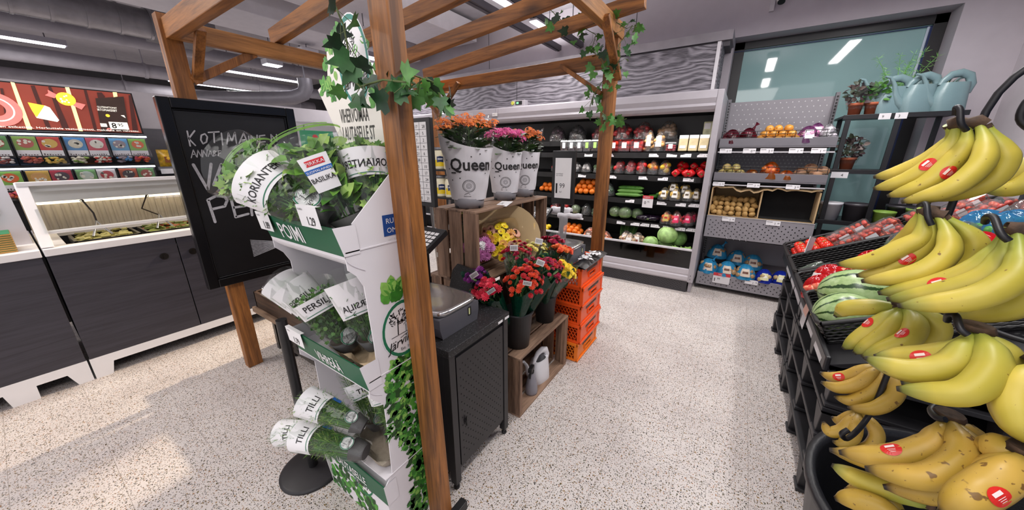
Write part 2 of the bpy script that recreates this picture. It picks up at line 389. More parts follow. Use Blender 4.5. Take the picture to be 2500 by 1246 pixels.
# back wall with the window opening
WX0, WX1, WZ0, WZ1 = -.30, 1.374, .55, 2.738
m = MB().box(-7.2, WX0, 5.0, 5.32, 0, 3.42).box(WX1, 1.78, 5.0, 5.32, 0, 3.42).box(WX0, WX1, 5.0, 5.32, WZ1, 3.42).box(WX0, WX1, 5.0, 5.32, 0, WZ0)
for x in (-1.42, -3.77, -5.9): m.box(x - .004, x + .004, 4.998, 5.0, 2.62, 3.42, 1)
struct(m, 'wall_back', [WALLM, mat('#4a474b', .7)])
m = MB()
m.box(WX0, WX1, 5.24, 5.30, WZ1 - .08, WZ1).box(WX1 - .09, WX1, 5.24, 5.30, WZ0, WZ1).box(WX0, WX0 + .1, 5.24, 5.30, WZ0, WZ1).box(WX0, WX1, 5.24, 5.30, WZ0, WZ0 + .08)
m.box(WX0, WX1 - .09, 5.235, 5.25, WZ1 - .10, WZ1 - .09, 1).box(WX1 - .125, WX1 - .108, 5.235, 5.25, WZ0, WZ1 - .09, 2).box(WX1 - .108, WX1 - .09, 5.235, 5.25, WZ0, WZ1 - .09, 1)
win = struct(m, 'window_1', [mat('#252326', .4), mat('#20305e', .3), mat('#c8d4e4', .25)], bevel=.003)
tm, nt, b = nm('teal_frosted_pane'); tc = N(nt, 'ShaderNodeTexCoord'); no = N(nt, 'ShaderNodeTexNoise', Scale=.8); L(nt, tc.outputs['Object'], no.inputs[0])
r = ramp(nt, [(.3, '#7d9c9d'), (.7, '#8cabab')]); L(nt, no.outputs[0], r.inputs[0]); L(nt, r.outputs[0], b.inputs['Base Color'])
b.inputs['Roughness'].default_value = .04; b.inputs['Specular IOR Level'].default_value = .6; L(nt, r.outputs[0], b.inputs['Emission Color']); b.inputs['Emission Strength'].default_value = .13; TEAL = tm
p = MB().box(WX0 + .05, WX1 - .05, 5.265, 5.28, WZ0 + .05, WZ1 - .05).build('pane', TEAL, win); p['kind'] = 'structure'
# right-hand wall, its deep window
W2Y0, W2Y1 = -1.0, 4.3
m = MB().box(1.78, 1.95, W2Y1, 5.32, 0, 3.42).box(1.78, 1.95, -3.2, W2Y0, 0, 3.42).box(1.78, 1.95, W2Y0, W2Y1, 2.95, 3.42).box(1.78, 1.95, W2Y0, W2Y1, 0, .8)
struct(m, 'wall_right', mat('#c8c1c7', .8, var=.02))
m = MB().box(1.80, 1.9, W2Y1 - .10, W2Y1, .8, 2.95).box(1.8, 1.9, W2Y0, W2Y1, .8, .86).box(1.8, 1.9, W2Y0, W2Y1, 2.88, 2.95).box(1.8, 1.9, 1.9, 2.0, .8, 2.95)
win2 = struct(m, 'window_2', mat('#2b2d33', .4), bevel=.003)
p = MB().box(1.85, 1.86, W2Y0, W2Y1 - .08, .84, 2.9).build('pane', mat('#4c6080', .05, spec=.7), win2); p['kind'] = 'structure'
# ledge over the wood-print cladding
m = MB().box(-7.2, -.30, 4.62, 4.998, 2.64, 2.73).box(-7.2, -.32, 4.66, 4.998, 2.59, 2.64, 1); struct(m, 'trim_1', [mat('#9a949a', .7), mat('#5b575c', .7)])
m = MB().box(-7.1, -.42, 4.50, 4.95, 2.14, 2.59).box(-.419, -.385, 4.48, 4.95, 2.10, 2.60, 1).box(-.384, -.375, 4.5, 4.95, 2.10, 2.60)
m.box(-2.905, -2.9, 4.496, 4.5, 2.14, 2.59, 2).box(-4.6, -4.595, 4.496, 4.5, 2.14, 2.59, 2)
struct(m, 'trim_2', [GWOOD, mat('#d9d5d9', .5), mat('#3c393d', .7)])
# low partition and far shop walls beyond the counter
m = MB().box(-5.62, -5.5, -3.2, 3.4, 0, 2.12); struct(m, 'wall_left', mat('#bfb9be', .7, var=.02))
m = MB().box(-13, -12.9, -3.2, 6.2, 0, 3.42).box(-12.9, -7.2, 5.9, 6.0, 0, 3.42); struct(m, 'wall_far', mat('#3a383b', .8))

# ---- ceiling services
def tag_thing(mb, name, mats, label, cat, **kw): return mb.build(name, mats, None, label, cat, **kw)
DUCT = mat('#cfcacf', .5, var=.03); GALV = mat('#8f8c90', .35, .6, var=.1); DPIPE = mat('#918d94', .55)
tag_thing(MB().box(-5.75, -4.95, -2.5, 4.6, 3.02, 3.38), 'ventilation_duct', DUCT, 'wide pale rectangular duct under the ceiling above the candy wall', 'duct', bevel=.01)
tag_thing(MB().box(-4.55, -3.7, .9, 4.6, 3.12, 3.38), 'ventilation_duct', DUCT, 'flat pale duct under the ceiling nearest above the wooden pergola', 'duct', bevel=.01)
m = MB(); pts = [(-6.35, -2.5 + .25 * k, 3.0) for k in range(17)]; m.tube(pts, .16, 20)
for k in range(17): m.tube([(-6.35, -2.5 + .25 * k - .012, 3.0), (-6.35, -2.5 + .25 * k + .012, 3.0)], .168, 20)
m.box(-6.6, -6.1, 1.5, 2.1, 2.86, 3.2)
tag_thing(m, 'spiral_duct', GALV, 'ribbed round metal duct ending in a square box', 'duct')
for x, z, r_, lb in ((-7.3, 2.98, .09, 'pale round pipe running beside the ribbed duct'), (-8.9, 2.86, .11, 'grey pipe under the ceiling beyond the first lit strip light'),
                     (-10.6, 2.75, .13, 'lowest thick pipe far beyond the candy wall')):
    m = MB().tube([(x, -2.8, z), (x, 5.6, z)], r_, 14)
    for y in (-1.5, .2, 1.9, 3.6, 5.2): m.tube([(x, y - .02, z), (x, y + .02, z)], r_ * 1.12, 14).tube([(x, y, z + r_), (x, y, 3.42)], .008, 6)
    tag_thing(m, 'ceiling_pipe', DPIPE, lb, 'pipe')
m = MB().tube([(-6.0, 3.1, 2.62), (-6.0, 3.1, 2.50), (-6.03, 3.06, 2.40), (-6.12, 2.95, 2.34), (-6.3, 2.7, 2.31), (-6.9, 1.95, 2.27)], .105, 16).tube([(-6, 3.1, 2.62), (-6, 3.1, 3.42)], .012, 6)
tag_thing(m, 'elbow_duct', mat('#77747a', .4, .3), 'shiny steel elbow duct behind the blackboard top', 'duct')
# strip lights far on the left
LEDM = emis('led_diffuser', '#f4f0ff', 6.0); TRK = mat('#5d5a60', .4, .3)
def strip(x, y0, y1, label, z=2.9, w=.11):
    t = thing('strip_light', label, 'ceiling light', (x, (y0 + y1) / 2, z), 'strip lights under the ceiling')
    MB().box(x - w / 2 - .012, x + w / 2 + .012, y0 - .02, y1 + .02, z + .004, z + .07).build('housing', mat('#9b98a0', .4), t)
    MB().box(x - w / 2, x + w / 2, y0, y1, z - .012, z + .004).build('diffuser', LEDM, t)
    for y in (y0 + .15, y1 - .15): MB().tube([(x, y, z + .07), (x, y, 3.42)], .006, 6).build('suspension_rod', TRK, t)
    return t
strip(-8.05, -.9, .98, 'lit strip light above the candy sign'); strip(-7.95, 2.67, 4.18, 'lit strip light beyond the pergola brace, nearer of the two there')
strip(-9.97, 2.44, 4.1, 'lit strip light beyond the pergola brace, farther of the two there'); strip(-4.9, 3.35, 4.1, 'short lit strip light beside the herb header card', 2.86)
# aisle lamp housing mirrored in the window; other housings added for the fill lights
for x, y0, y1, w, z, lb in ((.12, .45, 3.55, .11, 2.895, 'long light housing over the aisle, mirrored in the teal window'), (.95, 2.6, 4.0, .11, 2.895, 'short light housing over the fruit table'), (-3.6, -2.3, .1, .3, 2.895, 'light housing over the white machine of the counter'), (-.2, -2.1, .3, 1.2, 2.915, 'wide light panel above the near end of the aisle')):
    t = thing('lamp_housing', lb, 'ceiling light', (x, (y0 + y1) / 2, z)); MB().box(x - w / 2 - .02, x + w / 2 + .02, y0, y1, z, z + .07).build('housing', mat('#9b98a0', .4), t)
    for y in (y0 + .2, y1 - .2): MB().tube([(x, y, z + .07), (x, y, 3.42)], .006, 6).build('suspension_rod', TRK, t)
# two suspended rails with light heads
for x, y0, y1, lb in ((-2.47, .6, 4.93, 'bare dark light rail hanging over the pergola'), (-2.15, .6, 4.97, 'dark light rail that carries the two lit panels')):
    m = MB().box(x - .045, x + .045, y0, y1, 2.9, 2.96).box(x - .015, x + .015, y0, y1, 2.892, 2.9)
    for y in (y0 + .3, (y0 + y1) / 2, y1 - .3): m.tube([(x, y, 2.96), (x, y, 3.42)], .006, 6)
    tag_thing(m, 'light_rail', TRK, lb, 'light rail')
for y0, y1, lb in ((2.62, 3.37, 'lit rail panel nearer over the pergola rafters'), (3.64, 4.08, 'lit rail panel closer to the wood-print wall'), (1.0, 1.75, 'lit rail panel above the kalanchoe pots')):
    t = thing('rail_light', lb, 'ceiling light', (-2.15, (y0 + y1) / 2, 2.88), 'light panels on the rail')
    MB().box(-2.2, -2.1, y0, y1, 2.872, 2.89).build('housing', mat('#c9c6cc', .4), t)
    MB().box(-2.19, -2.11, y0 + .01, y1 - .01, 2.862, 2.872).build('diffuser', LEDM, t)
for k, (x, y, lb) in enumerate(((-6.7, 2.98, 'lit square downlight over the long pergola beam'), (-5.6, 2.99, 'small lit downlight just above the long pergola beam'),
                  (-4.15, 2.957, 'lit downlight beside the near post top'), (-5.3, 3.9, 'lit downlight low beside the near post'))):
    t = thing('downlight', lb, 'ceiling light', (x, y, 2.86))
    MB().box(x - .1, x + .1, y - .12, y + .12, 2.875, 2.95).build('housing', mat('#c9c6cc', .4), t); MB().tube([(x, y, 2.95), (x, y, 3.02 if -5.75 < x < -4.95 else 3.42)], .006, 6).build('suspension_rod', TRK, t)
    MB().box(x - .09, x + .09, y - .11, y + .11, 2.865, 2.875).build('diffuser', LEDM, t)
# camera and bracket on the wall
t = thing('security_camera', 'small pale security camera on the wall above the window', 'camera', (.04, 4.96, 2.97))
MB().box(-.03, .01, 4.96, 5.0, 2.93, 3.09).build('mount', PALE, t)
MB().tube([(.05, 4.97, 3.08), (.05, 4.90, 3.06), (.05, 4.85, 3.02), (.06, 4.84, 2.97)], [.045, .05, .045, .04], 14).build('body', WHITE, t)
MB().tube([(.06, 4.84, 2.975), (.06, 4.83, 2.955)], .032, 14).build('lens', BLACK, t)
tag_thing(MB().box(.36, .52, 4.9, 5.0, 3.0, 3.04).box(.40, .43, 4.9, 4.93, 2.96, 3.0).box(.46, .49, 4.9, 4.93, 2.96, 3.0).tube([(.44, 4.95, 3.04), (.44, 4.95, 3.42)], .01, 6), 'wall_bracket', GALV, 'empty metal bracket high on the wall above the window', 'bracket')

# ================================================================ LEAVES, SLEEVES, LOGOS
LEAF = {
 'ivy': [(0, 0), (.30, -.12), (.52, .10), (.36, .30), (.50, .52), (.20, .56), (0, 1.0), (-.20, .56), (-.50, .52), (-.36, .30), (-.52, .10), (-.30, -.12)],
 'oval': [(0, 0), (.26, .18), (.34, .45), (.22, .78), (0, 1.0), (-.22, .78), (-.34, .45), (-.26, .18)],
 'lobe': [(0, 0), (.2, .2), (.48, .3), (.4, .5), (.5, .75), (.22, .72), (.1, 1.0), (-.1, .82), (-.35, .95), (-.32, .6), (-.52, .45), (-.2, .25)],
 'slim': [(0, 0), (.10, .3), (.08, .7), (0, 1), (-.08, .7), (-.10, .3)],
 'needle': [(0, 0), (.03, .5), (0, 1), (-.03, .5)]}
def leaf(mb, kind, p, d, n, s, mi=0, fold=.22, curl=.15):
    """a leaf at p growing along d, its face towards n"""
    d = V(d).normalized(); n = V(n); n = n - d * n.dot(d)
    n = n.normalized() if n.length > 1e-5 else perp(d)[0]
    w = d.cross(n); P = LEAF[kind]; k = len(P); c = V(p) + d * s * .45 + n * (-fold * s * .18)
    vs = [c] + [V(p) + w * (x * s) + d * (y * s) + n * (s * (fold * abs(x) - curl * y * y)) for x, y in P]
    mb.add(vs, [(0, 1 + i, 1 + (i + 1) % k) for i in range(k)], mi, True)
def rdir(rr=rnd):
    z = rr.uniform(-1, 1); a = rr.uniform(0, 2 * pi); q = sqrt(1 - z * z); return V((q * cos(a), q * sin(a), z))
G1, G2, G3, G4 = mat('#457a26', .5, var=.15, vs=25), mat('#629236', .5, var=.15, vs=25), mat('#2f5e20', .5, var=.15, vs=25), mat('#96b858', .5, var=.15, vs=25)
IVY1, IVY2, IVY3 = mat('#2c5a2a', .5, var=.2, vs=30), mat('#4c8236', .5, var=.2, vs=30), mat('#1f3d26', .45, var=.2, vs=30)
PAPERW = mat('#e7e5e6', .45, var=.02); INK = mat('#1c1b1c', .6); GRNINK = mat('#16704d', .5); BLUEINK = mat('#1f5fae', .5)
GEDGE = film('green_print_film', '#b8dc90', .1, .1, opaq=.45, ocol='#8ec45c')
SLEEVE = film('sleeve_film', '#fdfffd', .08, .10, opaq=.012, wrinkle=18)
def tmap(mb, s, fn, size, mi, al='c', nar=1.0, bold=0.0):
    vs, fs = text_geo(s, bold); mx = max(v.x for v in vs); mn = min(v.x for v in vs)
    off = {'l': -mn, 'c': -(mn + mx) / 2, 'r': -mx}[al]
    mb.add([fn((v.x + off) * size * nar, v.y * size) for v in vs], fs, mi)
def oval_logo(mb, fn, rx, ry, green, ink, white, seed=3, word='Järvikylä', lines=26):
    """the herb grower's oval: ring, tree sketch, script word; fn maps flat (x, y, lift) to the surface"""
    rr = random.Random(seed); n = 28
    P = [fn(rx * cos(2 * pi * i / n), ry * sin(2 * pi * i / n), .0004) for i in range(n)]
    mb.add(P, [tuple(range(n))] if False else [(0, i, i + 1) for i in range(1, n - 1)], white)
    A = [fn(rx * q * cos(2 * pi * i / n), ry * q * sin(2 * pi * i / n), .0008) for q in (.86, .97) for i in range(n)]
    mb.add(A, [(i, (i + 1) % n, n + (i + 1) % n, n + i) for i in range(n)], green)
    def st(x0, y0, x1, y1, w):
        d = V((x1 - x0, y1 - y0)); l = d.length or 1; nx, ny = -d.y / l * w / 2, d.x / l * w / 2
        mb.add([fn(x0 + nx, y0 + ny, .001), fn(x1 + nx, y1 + ny, .001), fn(x1 - nx, y1 - ny, .001), fn(x0 - nx, y0 - ny, .001)], [(0, 1, 2, 3)], ink)
    w = rx * .024
    st(-.28 * rx, -.15 * ry, -.24 * rx, .35 * ry, w * 2); st(-.6 * rx, -.18 * ry, .6 * rx, -.14 * ry, w); st(-.2 * rx, -.3 * ry, .4 * rx, -.16 * ry, w)
    for x in (.1, .25, .4): st(x * rx, -.14 * ry, x * rx, .12 * ry, w)
    st(.0, .12 * ry, .25 * rx, .24 * ry, w); st(.25 * rx, .24 * ry, .5 * rx, .1 * ry, w)
    for k in range(lines):
        a = rr.uniform(0, 2 * pi); q = sqrt(rr.random()); x = -.18 * rx + .48 * rx * q * cos(a); y = .42 * ry + .26 * ry * q * sin(a); b_ = rr.uniform(0, pi)
        l = rx * rr.uniform(.04, .10); st(x - l * cos(b_), y - l * sin(b_), x + l * cos(b_), y + l * sin(b_), w * 1.3)
    tmap(mb, word, lambda x, y: fn(x + y * .25, y - .52 * ry + .18 * x, .0012), rx * .52, ink, 'c', .92, .012)
def herb_bag(label, base, top, r0, r1, kind, word=None, group='potted herbs in sleeves', logo=True, band=(.56, .80), mirrored=False, rich=1.0, sticker=None, logo_t=.22, blue=False, face=None):
    base, top = V(base), V(top); h = (top - base).length; d = (top - base).normalized()
    u = (V(face) if face else V((0, 0, CAMH)) - base); u = (u - d * u.dot(d)).normalized(); w = d.cross(u)
    t = thing('potted_herb', label, 'potted herb', base, group); rr = random.Random(hash(label) % 9999 if False else sum(map(ord, label)))
    rad = lambda q: r0 + (r1 - r0) * q ** .9
    pt = lambda a, q, k=1.0, e=0.0: base + d * (h * q) + (u * cos(a) + w * sin(a)) * (rad(q) * k + e)
    fl = lambda a, q, k=1.0, e=0.0: base + d * (h * q) + (u * cos(a) * (.72 if q > .3 else 1) + w * sin(a)) * (rad(q) * k + e)
    m = MB(); m.add([pt(2 * pi * j / 16, q, k) for q, k in ((0, .75), (.17, .98), (.17, .9)) for j in range(16)], [(i * 16 + j, i * 16 + (j + 1) % 16, (i + 1) * 16 + (j + 1) % 16, (i + 1) * 16 + j) for i in range(2) for j in range(16)], 0, True)
    m.face([pt(2 * pi * j / 16, .165, .92) for j in range(16)], 1).face([pt(-2 * pi * j / 16, 0, .75) for j in range(16)], 0)
    m.build('pot', [mat('#4a4748', .6), mat('#3a2c22', .9)], t)
    m = MB(); n = 24
    def slv(i, j):
        a = 2 * pi * i; q = j; e = .004 * sin(5 * a + 9 * q) * q
        return fl(a, q * (1 + .05 * sin(2 * a + 1) * q), 1.03, e)
    m.grid(slv, n, 7); m.build('sleeve', SLEEVE, t)
    # printed bands on the sleeve
    m = MB(); b0, b1 = band; S = 1.3
    m.grid(lambda i, j: fl(-S + 2 * S * i, b0 + (b1 - b0) * j + .05 * sin(pi * i), 1.05), 14, 2, 0)
    fn = lambda x, y, e=.001: fl(x / (rad((b0 + b1) / 2) * 1.02), (b0 + .035) + y / h + .05 * cos(x / rad(.7)), 1.05, e)
    if word:
        sg_ = -1 if mirrored else 1
        tmap(m, word, lambda x, y: fn(sg_ * x, y + .016, .0012), .032, 1, 'c', .85, .01)
    m.grid(lambda i, j: fl(-.9 + 1.6 * i, b0 + .028 + .008 * j + .05 * sin(pi * (i * .7 + .12)), 1.06, .0006), 10, 1, 2)
    if blue: m.grid(lambda i, j: fl(.85 + .35 * i, b0 - .13 + .13 * j, 1.06, .001), 3, 1, 3)
    if logo: m.grid(lambda i, j: fl(2.2 + 1.6 * i, .25 + .5 * j, 1.05), 6, 2, 0)
    if logo:
        rx = r0 * .62; q0 = logo_t
        oval_logo(m, lambda x, y, e: fl(.3 + x / rad(q0), q0 + y / h, 1.06, e), rx, rx * 1.1, 2, 1, 0, 3, lines=14)
    if sticker:
        q0 = .62; a0 = sticker[3]
        P = lambda x, y, e=.002: fl(a0 + x / rad(q0), q0 + y / h, 1.08, e)
        m.grid(lambda i, j: P(-.034 + .068 * i, -.05 + .1 * j), 4, 2, 5); m.grid(lambda i, j: P(-.034 + .068 * i, .004 + .012 * j, .003), 4, 1, 3); m.grid(lambda i, j: P(-.022 + .044 * i, .024 + .016 * j, .003), 4, 1, 4)
        tmap(m, sticker[0], lambda x, y: P(x, y + .027, .004), .013, 5); tmap(m, sticker[1], lambda x, y: P(x, y - .022, .004), .019, 1, 'c', .8, .012); tmap(m, sticker[2], lambda x, y: P(x, y + .006, .004), .009, 5)
    m.build('printed_label', [PAPERW if logo else GEDGE, INK, GRNINK if logo else GEDGE, BLUEINK, mat('#d03038', .5), PAPERW], t)
    m = MB()
    if kind == 'parsley':
        for k in range(int(420 * rich)):
            q = .22 + .62 * rr.random() ** .8; a = rr.uniform(0, 2 * pi); e = sqrt(rr.random()) * .93
            p = fl(a, q, e); leaf(m, 'lobe', p, (d + rdir(rr) * .9), rdir(rr) + u * .6, .017, rr.choice((0, 0, 1, 2)))
        for k in range(50): a = rr.uniform(0, 2 * pi); m.bar(fl(a, .15, .6), fl(a, .6, .7), .0016, .0016, 2)
    elif kind == 'dill':
        for k in range(int(70 * rich)):
            a = rr.uniform(0, 2 * pi); e = sqrt(rr.random()) * .9; q1 = rr.uniform(.6, 1.0); A = fl(a, .15, e * .8); B = fl(a + rr.uniform(-.3, .3), q1, e)
            m.bar(A, B, .0014, .0014, 0)
            for s in range(9):
                p = A.lerp(B, .35 + .65 * s / 8)
                for _ in range(2): leaf(m, 'needle', p, d * .7 + rdir(rr), rdir(rr), .034, rr.choice((0, 1, 3)), 0, 0)
    else:
        lk, sz, nn = {'basil': ('oval', .050, 230), 'cilantro': ('lobe', .030, 460)}[kind]
        for k in range(int(nn * rich)):
            q = .2 + .68 * rr.random() ** .75; a = rr.uniform(0, 2 * pi); e = sqrt(rr.random()) * .84
            p = fl(a, q, e); out = fl(a, q, 1) - fl(a, q, 0)
            leaf(m, lk, p, d * .6 + out.normalized() * .5 + rdir(rr) * .7, d * .8 + u * .7 + rdir(rr) * .5, sz * rr.uniform(.7, 1.15), rr.choice((0, 1, 1, 3)), .3, .3)
        for k in range(26): a = rr.uniform(0, 2 * pi); m.bar(fl(a, .15, .4), fl(a, .75, .6), .002, .002, 0)
    m.build('foliage', [G1, G2, G3, G4], t)
    return t
def garland(name, label, pts, nleaf, s0, seed, facing, light=.5, side=.05):
    """artificial ivy: a stem along pts and leaves on short stalks"""
    rr = random.Random(seed); P = [V(p) for p in pts]; t = thing(name, label, 'ivy garland', P[0], 'ivy garlands on the pergola')
    m = MB(); m.tube(P, .0028, 6); m.build('stem', mat('#4d5a2c', .6), t)
    seg = [(P[i + 1] - P[i]).length for i in range(len(P) - 1)]; tot = sum(seg); m = MB()
    for k in range(nleaf):
        g = tot * (k + rr.random()) / nleaf; i = 0
        while i < len(seg) - 1 and g > seg[i]: g -= seg[i]; i += 1
        p = P[i].lerp(P[i + 1], min(1, g / seg[i])); o = rdir(rr) * side; o.z -= side * .4; q = p + o
        m.bar(p, q, .0016, .0016, 3); n = V(facing) + rdir(rr) * .75; dn = V((rr.uniform(-.8, .8), rr.uniform(-.8, .8), rr.uniform(-1.1, .35)))
        leaf(m, 'ivy', q, dn, n, s0 * rr.uniform(.7, 1.25), rr.choices((0, 1, 2), (.4, light, .35))[0], .15, .2)
    m.build('leaves', [IVY1, IVY2, IVY3, mat('#4d5a2c', .6)], t)
    return t

# ================================================================ PERGOLA
WZ = wood('stain_upright', '#563214', '#a26731', 'Z', 5, .5, .07, knots=3.2)
WXg = wood('stain_along_x', '#5c3719', '#a46a33', 'X', 5, .5, .07, knots=3.2)
WY = wood('stain_along_y', '#6b4421', '#b57c42', 'Y', 5, .5, .07, knots=3.2)
pg = thing('pergola', 'brown stained timber pergola with open rafters over the flower stall', 'pergola', (-1.85, 1.7, 0))
def post(x0, x1, y0, y1, z1, tilt=(0, 0), slot=False):
    m = MB().box(x0, x1, y0, y1, 0, z1)
    for i, p in enumerate(m.v):
        m.v[i] = V((p.x + tilt[0] * p.z, p.y + tilt[1] * p.z, p.z))
    return m.build('post', WZ, pg, bevel=.004)
post(-2.815, -2.75, .69, .78, 2.225)                               # A, behind the blackboard
post(-.882, -.80, .688, .742, 2.42, (-.022, -.006))               # B, nearest
post(-.99, -.89, 2.73, 2.79, 2.30)                                 # C, behind the crates
post(-2.80, -2.73, 2.70, 2.77, 2.2)                                # D
def beam(a, b, w, h, mt, up=(0, 0, 1)): MB().bar(a, b, w, h, 0, up).build('beam', mt, pg, bevel=.004)
beam((-2.725, .72, 2.147), (-2.725, 2.86, 2.147), .05, .095, WY)       # A-D plate
beam((-2.85, 2.76, 2.147), (-.985, 2.76, 2.16), .05, .10, WXg)       # D-C tie
beam((-.91, .55, 2.345), (-.91, 2.82, 2.345), .06, .10, WY)          # B-C plate, higher
beam((-2.755, .735, 2.15), (-.90, .735, 2.17), .055, .10, WXg)     # A-B tie
for y, x0, x1 in ((1.28, -2.79, -.72), (1.72, -2.79, -.72), (2.17, -2.79, -.72), (2.63, -2.79, -.70)):
    z0 = 2.197 + .1 * (x0 + 2.77); z1 = 2.197 + .1 * (x1 + 2.77)
    MB().bar((x0, y, z0 + .048), (x1, y, z1 + .048), .055, .095).build('rafter', WXg, pg, bevel=.004)
def brace(a, b, w, h, up): MB().bar(a, b, w, h, 0, up).build('brace', WZ, pg, bevel=.003)
brace((-2.765, .78, 1.90), (-2.745, 1.12, 2.11), .045, .06, (1, 0, 0))          # A along y
brace((-2.76, .80, 1.90), (-2.52, .80, 2.13), .03, .045, (0, 1, 0))           # A along x
brace((-.985, 2.71, 1.93), (-1.33, 2.71, 2.16), .03, .055, (0, 1, 0))            # C along x
brace((-.875, 2.74, 2.02), (-.875, 2.38, 2.33), .03, .055, (1, 0, 0))            # C along y
brace((-2.70, 2.715, 1.9), (-2.42, 2.715, 2.15), .03, .055, (0, 1, 0))           # D along x
brace((-2.72, 2.71, 1.9), (-2.72, 2.40, 2.12), .03, .055, (1, 0, 0))             # D along y
brace((-.89, .76, 2.02), (-.91, 1.05, 2.31), .03, .055, (1, 0, 0))               # B

# ================================================================ SALAD COUNTER
PANEL = wood('dark_front', '#2f2d35', '#3c3a43', 'Y', 8, .45, .05)
CWHITE = mat('#eceaec', .35, var=.015); ALU = mat('#c9c7cb', .3, .7, var=.03)
GLASS = film('clear_glass', '#fbfdfc', .10, .03)
def poly(pts, fn): return [fn(u, v) for u, v in pts]
def plinth(y0, y1, feet):
    P = [(y0, .15), (y0, 0)] if not feet else [(y0, .15)]
    pts = [(y0, .15)]
    for a, b, c, d in feet: pts += [(a, .09), (b, 0), (c, 0), (d, .09)]
    pts += [(y1, .09), (y1, .15)]
    return pts
def counter(name, label, y0, y1, seams, feet, locks, wells):
    t = thing(name, label, 'counter', (-3.9, (y0 + y1) / 2, 0))
    MB().prism([(y0, .15)] + [(y0, .09)] * (feet[0][0] > y0) + [p for f in feet for p in ((f[0], .09 if f[0] > y0 else 0), (f[1], 0), (f[2], 0), (f[3], .09 if f[3] < y1 else 0))] + [(y1, .09)] * (feet[-1][3] < y1) + [(y1, .15)], -3.515, -3.49, 'x').build('plinth', CWHITE, t)
    MB().box(-4.4, -3.515, y0 + .01, y1 - .01, .14, .80).box(-4.3, -4.2, y0 + .05, y0 + .15, 0, .14).box(-4.3, -4.2, y1 - .15, y1 - .05, 0, .14).build('carcass', DARK, t)
    ys = [y0] + seams + [y1]
    for k in range(len(ys) - 1):
        d = MB().box(-3.515, -3.49, ys[k] + .003, ys[k + 1] - .003, .152, .884).build('door', PANEL, t, bevel=.002)
        if k in locks:
            yy = locks[k]; m = MB().tube([(-3.49, yy, .76), (-3.482, yy, .76)], .024, 16).tube([(-3.482, yy, .76), (-3.476, yy, .76)], .013, 12).box(-3.478, -3.474, yy - .002, yy + .002, .748, .772)
            m.build('lock', mat('#2b2826', .35, .6), d)
    m = MB().box(-3.57, -3.475, y0, y1, .886, .932).box(-4.45, -4.28, y0, y1, .886, .932)
    if wells: m.box(-4.28, -3.57, y0, y0 + .10, .886, .932).box(-4.28, -3.57, y1 - .1, y1, .886, .932).box(-4.28, -3.57, y0 + .1, y1 - .1, .80, .82)
    else: m.box(-4.28, -3.57, y0, y1, .886, .932)
    m.build('worktop', CWHITE, t, bevel=.004)
    return t
sal = counter('salad_bar', 'dark fronted white salad bar counter with glass guard and lit food pans', .056, 3.05, [.647, 1.24, 1.84, 2.44], [(.056, .056, .135, .155), (2.9, 2.92, 3.05, 3.05)], {0: .56, 1: .723, 2: 1.32}, True)
m = MB()
for y in (.06, 3.0):
    m.bar((-3.515, y + .02, .932), (-3.70, y + .02, 1.318), .05, .03, 0, (1, 0, 0))
m.box(-3.72, -3.67, .06, 3.03, 1.30, 1.325)
m.build('guard_frame', CWHITE, sal, bevel=.003)
MB().tube([(-3.565, .07, 1.02), (-3.565, 3.0, 1.02)], .012, 10).box(-3.57, -3.56, .07, .09, .93, 1.03).build('mid_rail', CWHITE, sal)
MB().face([(-3.535, .09, 1.02), (-3.535, 3.0, 1.02), (-3.68, 3.0, 1.30), (-3.68, .09, 1.30)]).build('glass_guard', GLASS, sal)
m = MB().box(-4.25, -3.78, .10, 3.0, 1.19, 1.26).box(-4.25, -3.72, .10, 3.0, 1.262, 1.30)
for k in range(90): m.box(-3.76, -3.74, .55 + k * .02, .56 + k * .02, 1.301, 1.303, 1)
m.build('canopy', [CWHITE, mat('#77747a', .5)], sal, bevel=.003)
MB().box(-4.22, -4.05, .12, 2.98, 1.15, 1.185).build('light_tube', emis('warm_tube', '#ffedc8', 2.2), sal)
m = MB().box(-4.27, -4.25, .06, 3.03, .93, 1.20)
for k in range(70): m.box(-4.25, -4.235, .10 + k * .042, .112 + k * .042, .94, 1.13, 1)
m.build('ribbed_back', [mat('#b8b0a8', .5), mat('#98908a', .5)], sal)
# pans
SAL = ['#c9c37a', '#8f9a4a', '#d7c7a0', '#b9b06a', '#a8552f', '#6f8a35', '#d8d0b0', '#8b3a2c']
nms = ['chopped lettuce', 'cucumber pieces', 'pasta salad', 'pale cheese cubes', 'grated carrot', 'mixed leaves', 'feta pieces', 'beetroot cubes']
for k in range(8):
    y = .19 + k * .34
    t = thing('salad_pan', 'dark rimmed food pan of the salad bar, %s from its glass end post' % ['first', 'second', 'third', 'fourth', 'fifth', 'sixth', 'seventh', 'eighth'][k], 'food pan', (-3.76, y + .15, .82), 'salad bar food pans')
    m = MB().box(-3.94, -3.59, y, y + .31, .82, .835)
    for a in ((-3.94, -3.925, y, y + .31), (-3.605, -3.59, y, y + .31), (-3.94, -3.59, y, y + .015), (-3.94, -3.59, y + .295, y + .31)): m.box(*a, .82, .937)
    m.build('pan', BLK, t)
    m = MB(); rr = random.Random(k)
    m.grid(lambda u, v: V((-3.92 + .31 * u, y + .02 + .27 * v, .90 + .03 * sin(pi * u) * sin(pi * v))), 6, 6)
    for q in range(46):
        p = V((-3.9 + .28 * rr.random(), y + .03 + .24 * rr.random(), .925 + .02 * rr.random())); a = rr.random() * 6
        m.M = MX.Translation(p) @ MX.Rotation(a, 4, 'Z') @ MX.Rotation(rr.uniform(-.6, .6), 4, 'X'); m.box(-.022, .022, -.012, .012, -.005, .006, rr.choice((0, 0, 1))); m.M = None
    o = m.build('salad', [mat(SAL[k], .5), mat(SAL[(k + 3) % 8], .5)], t); o['kind'] = 'stuff'
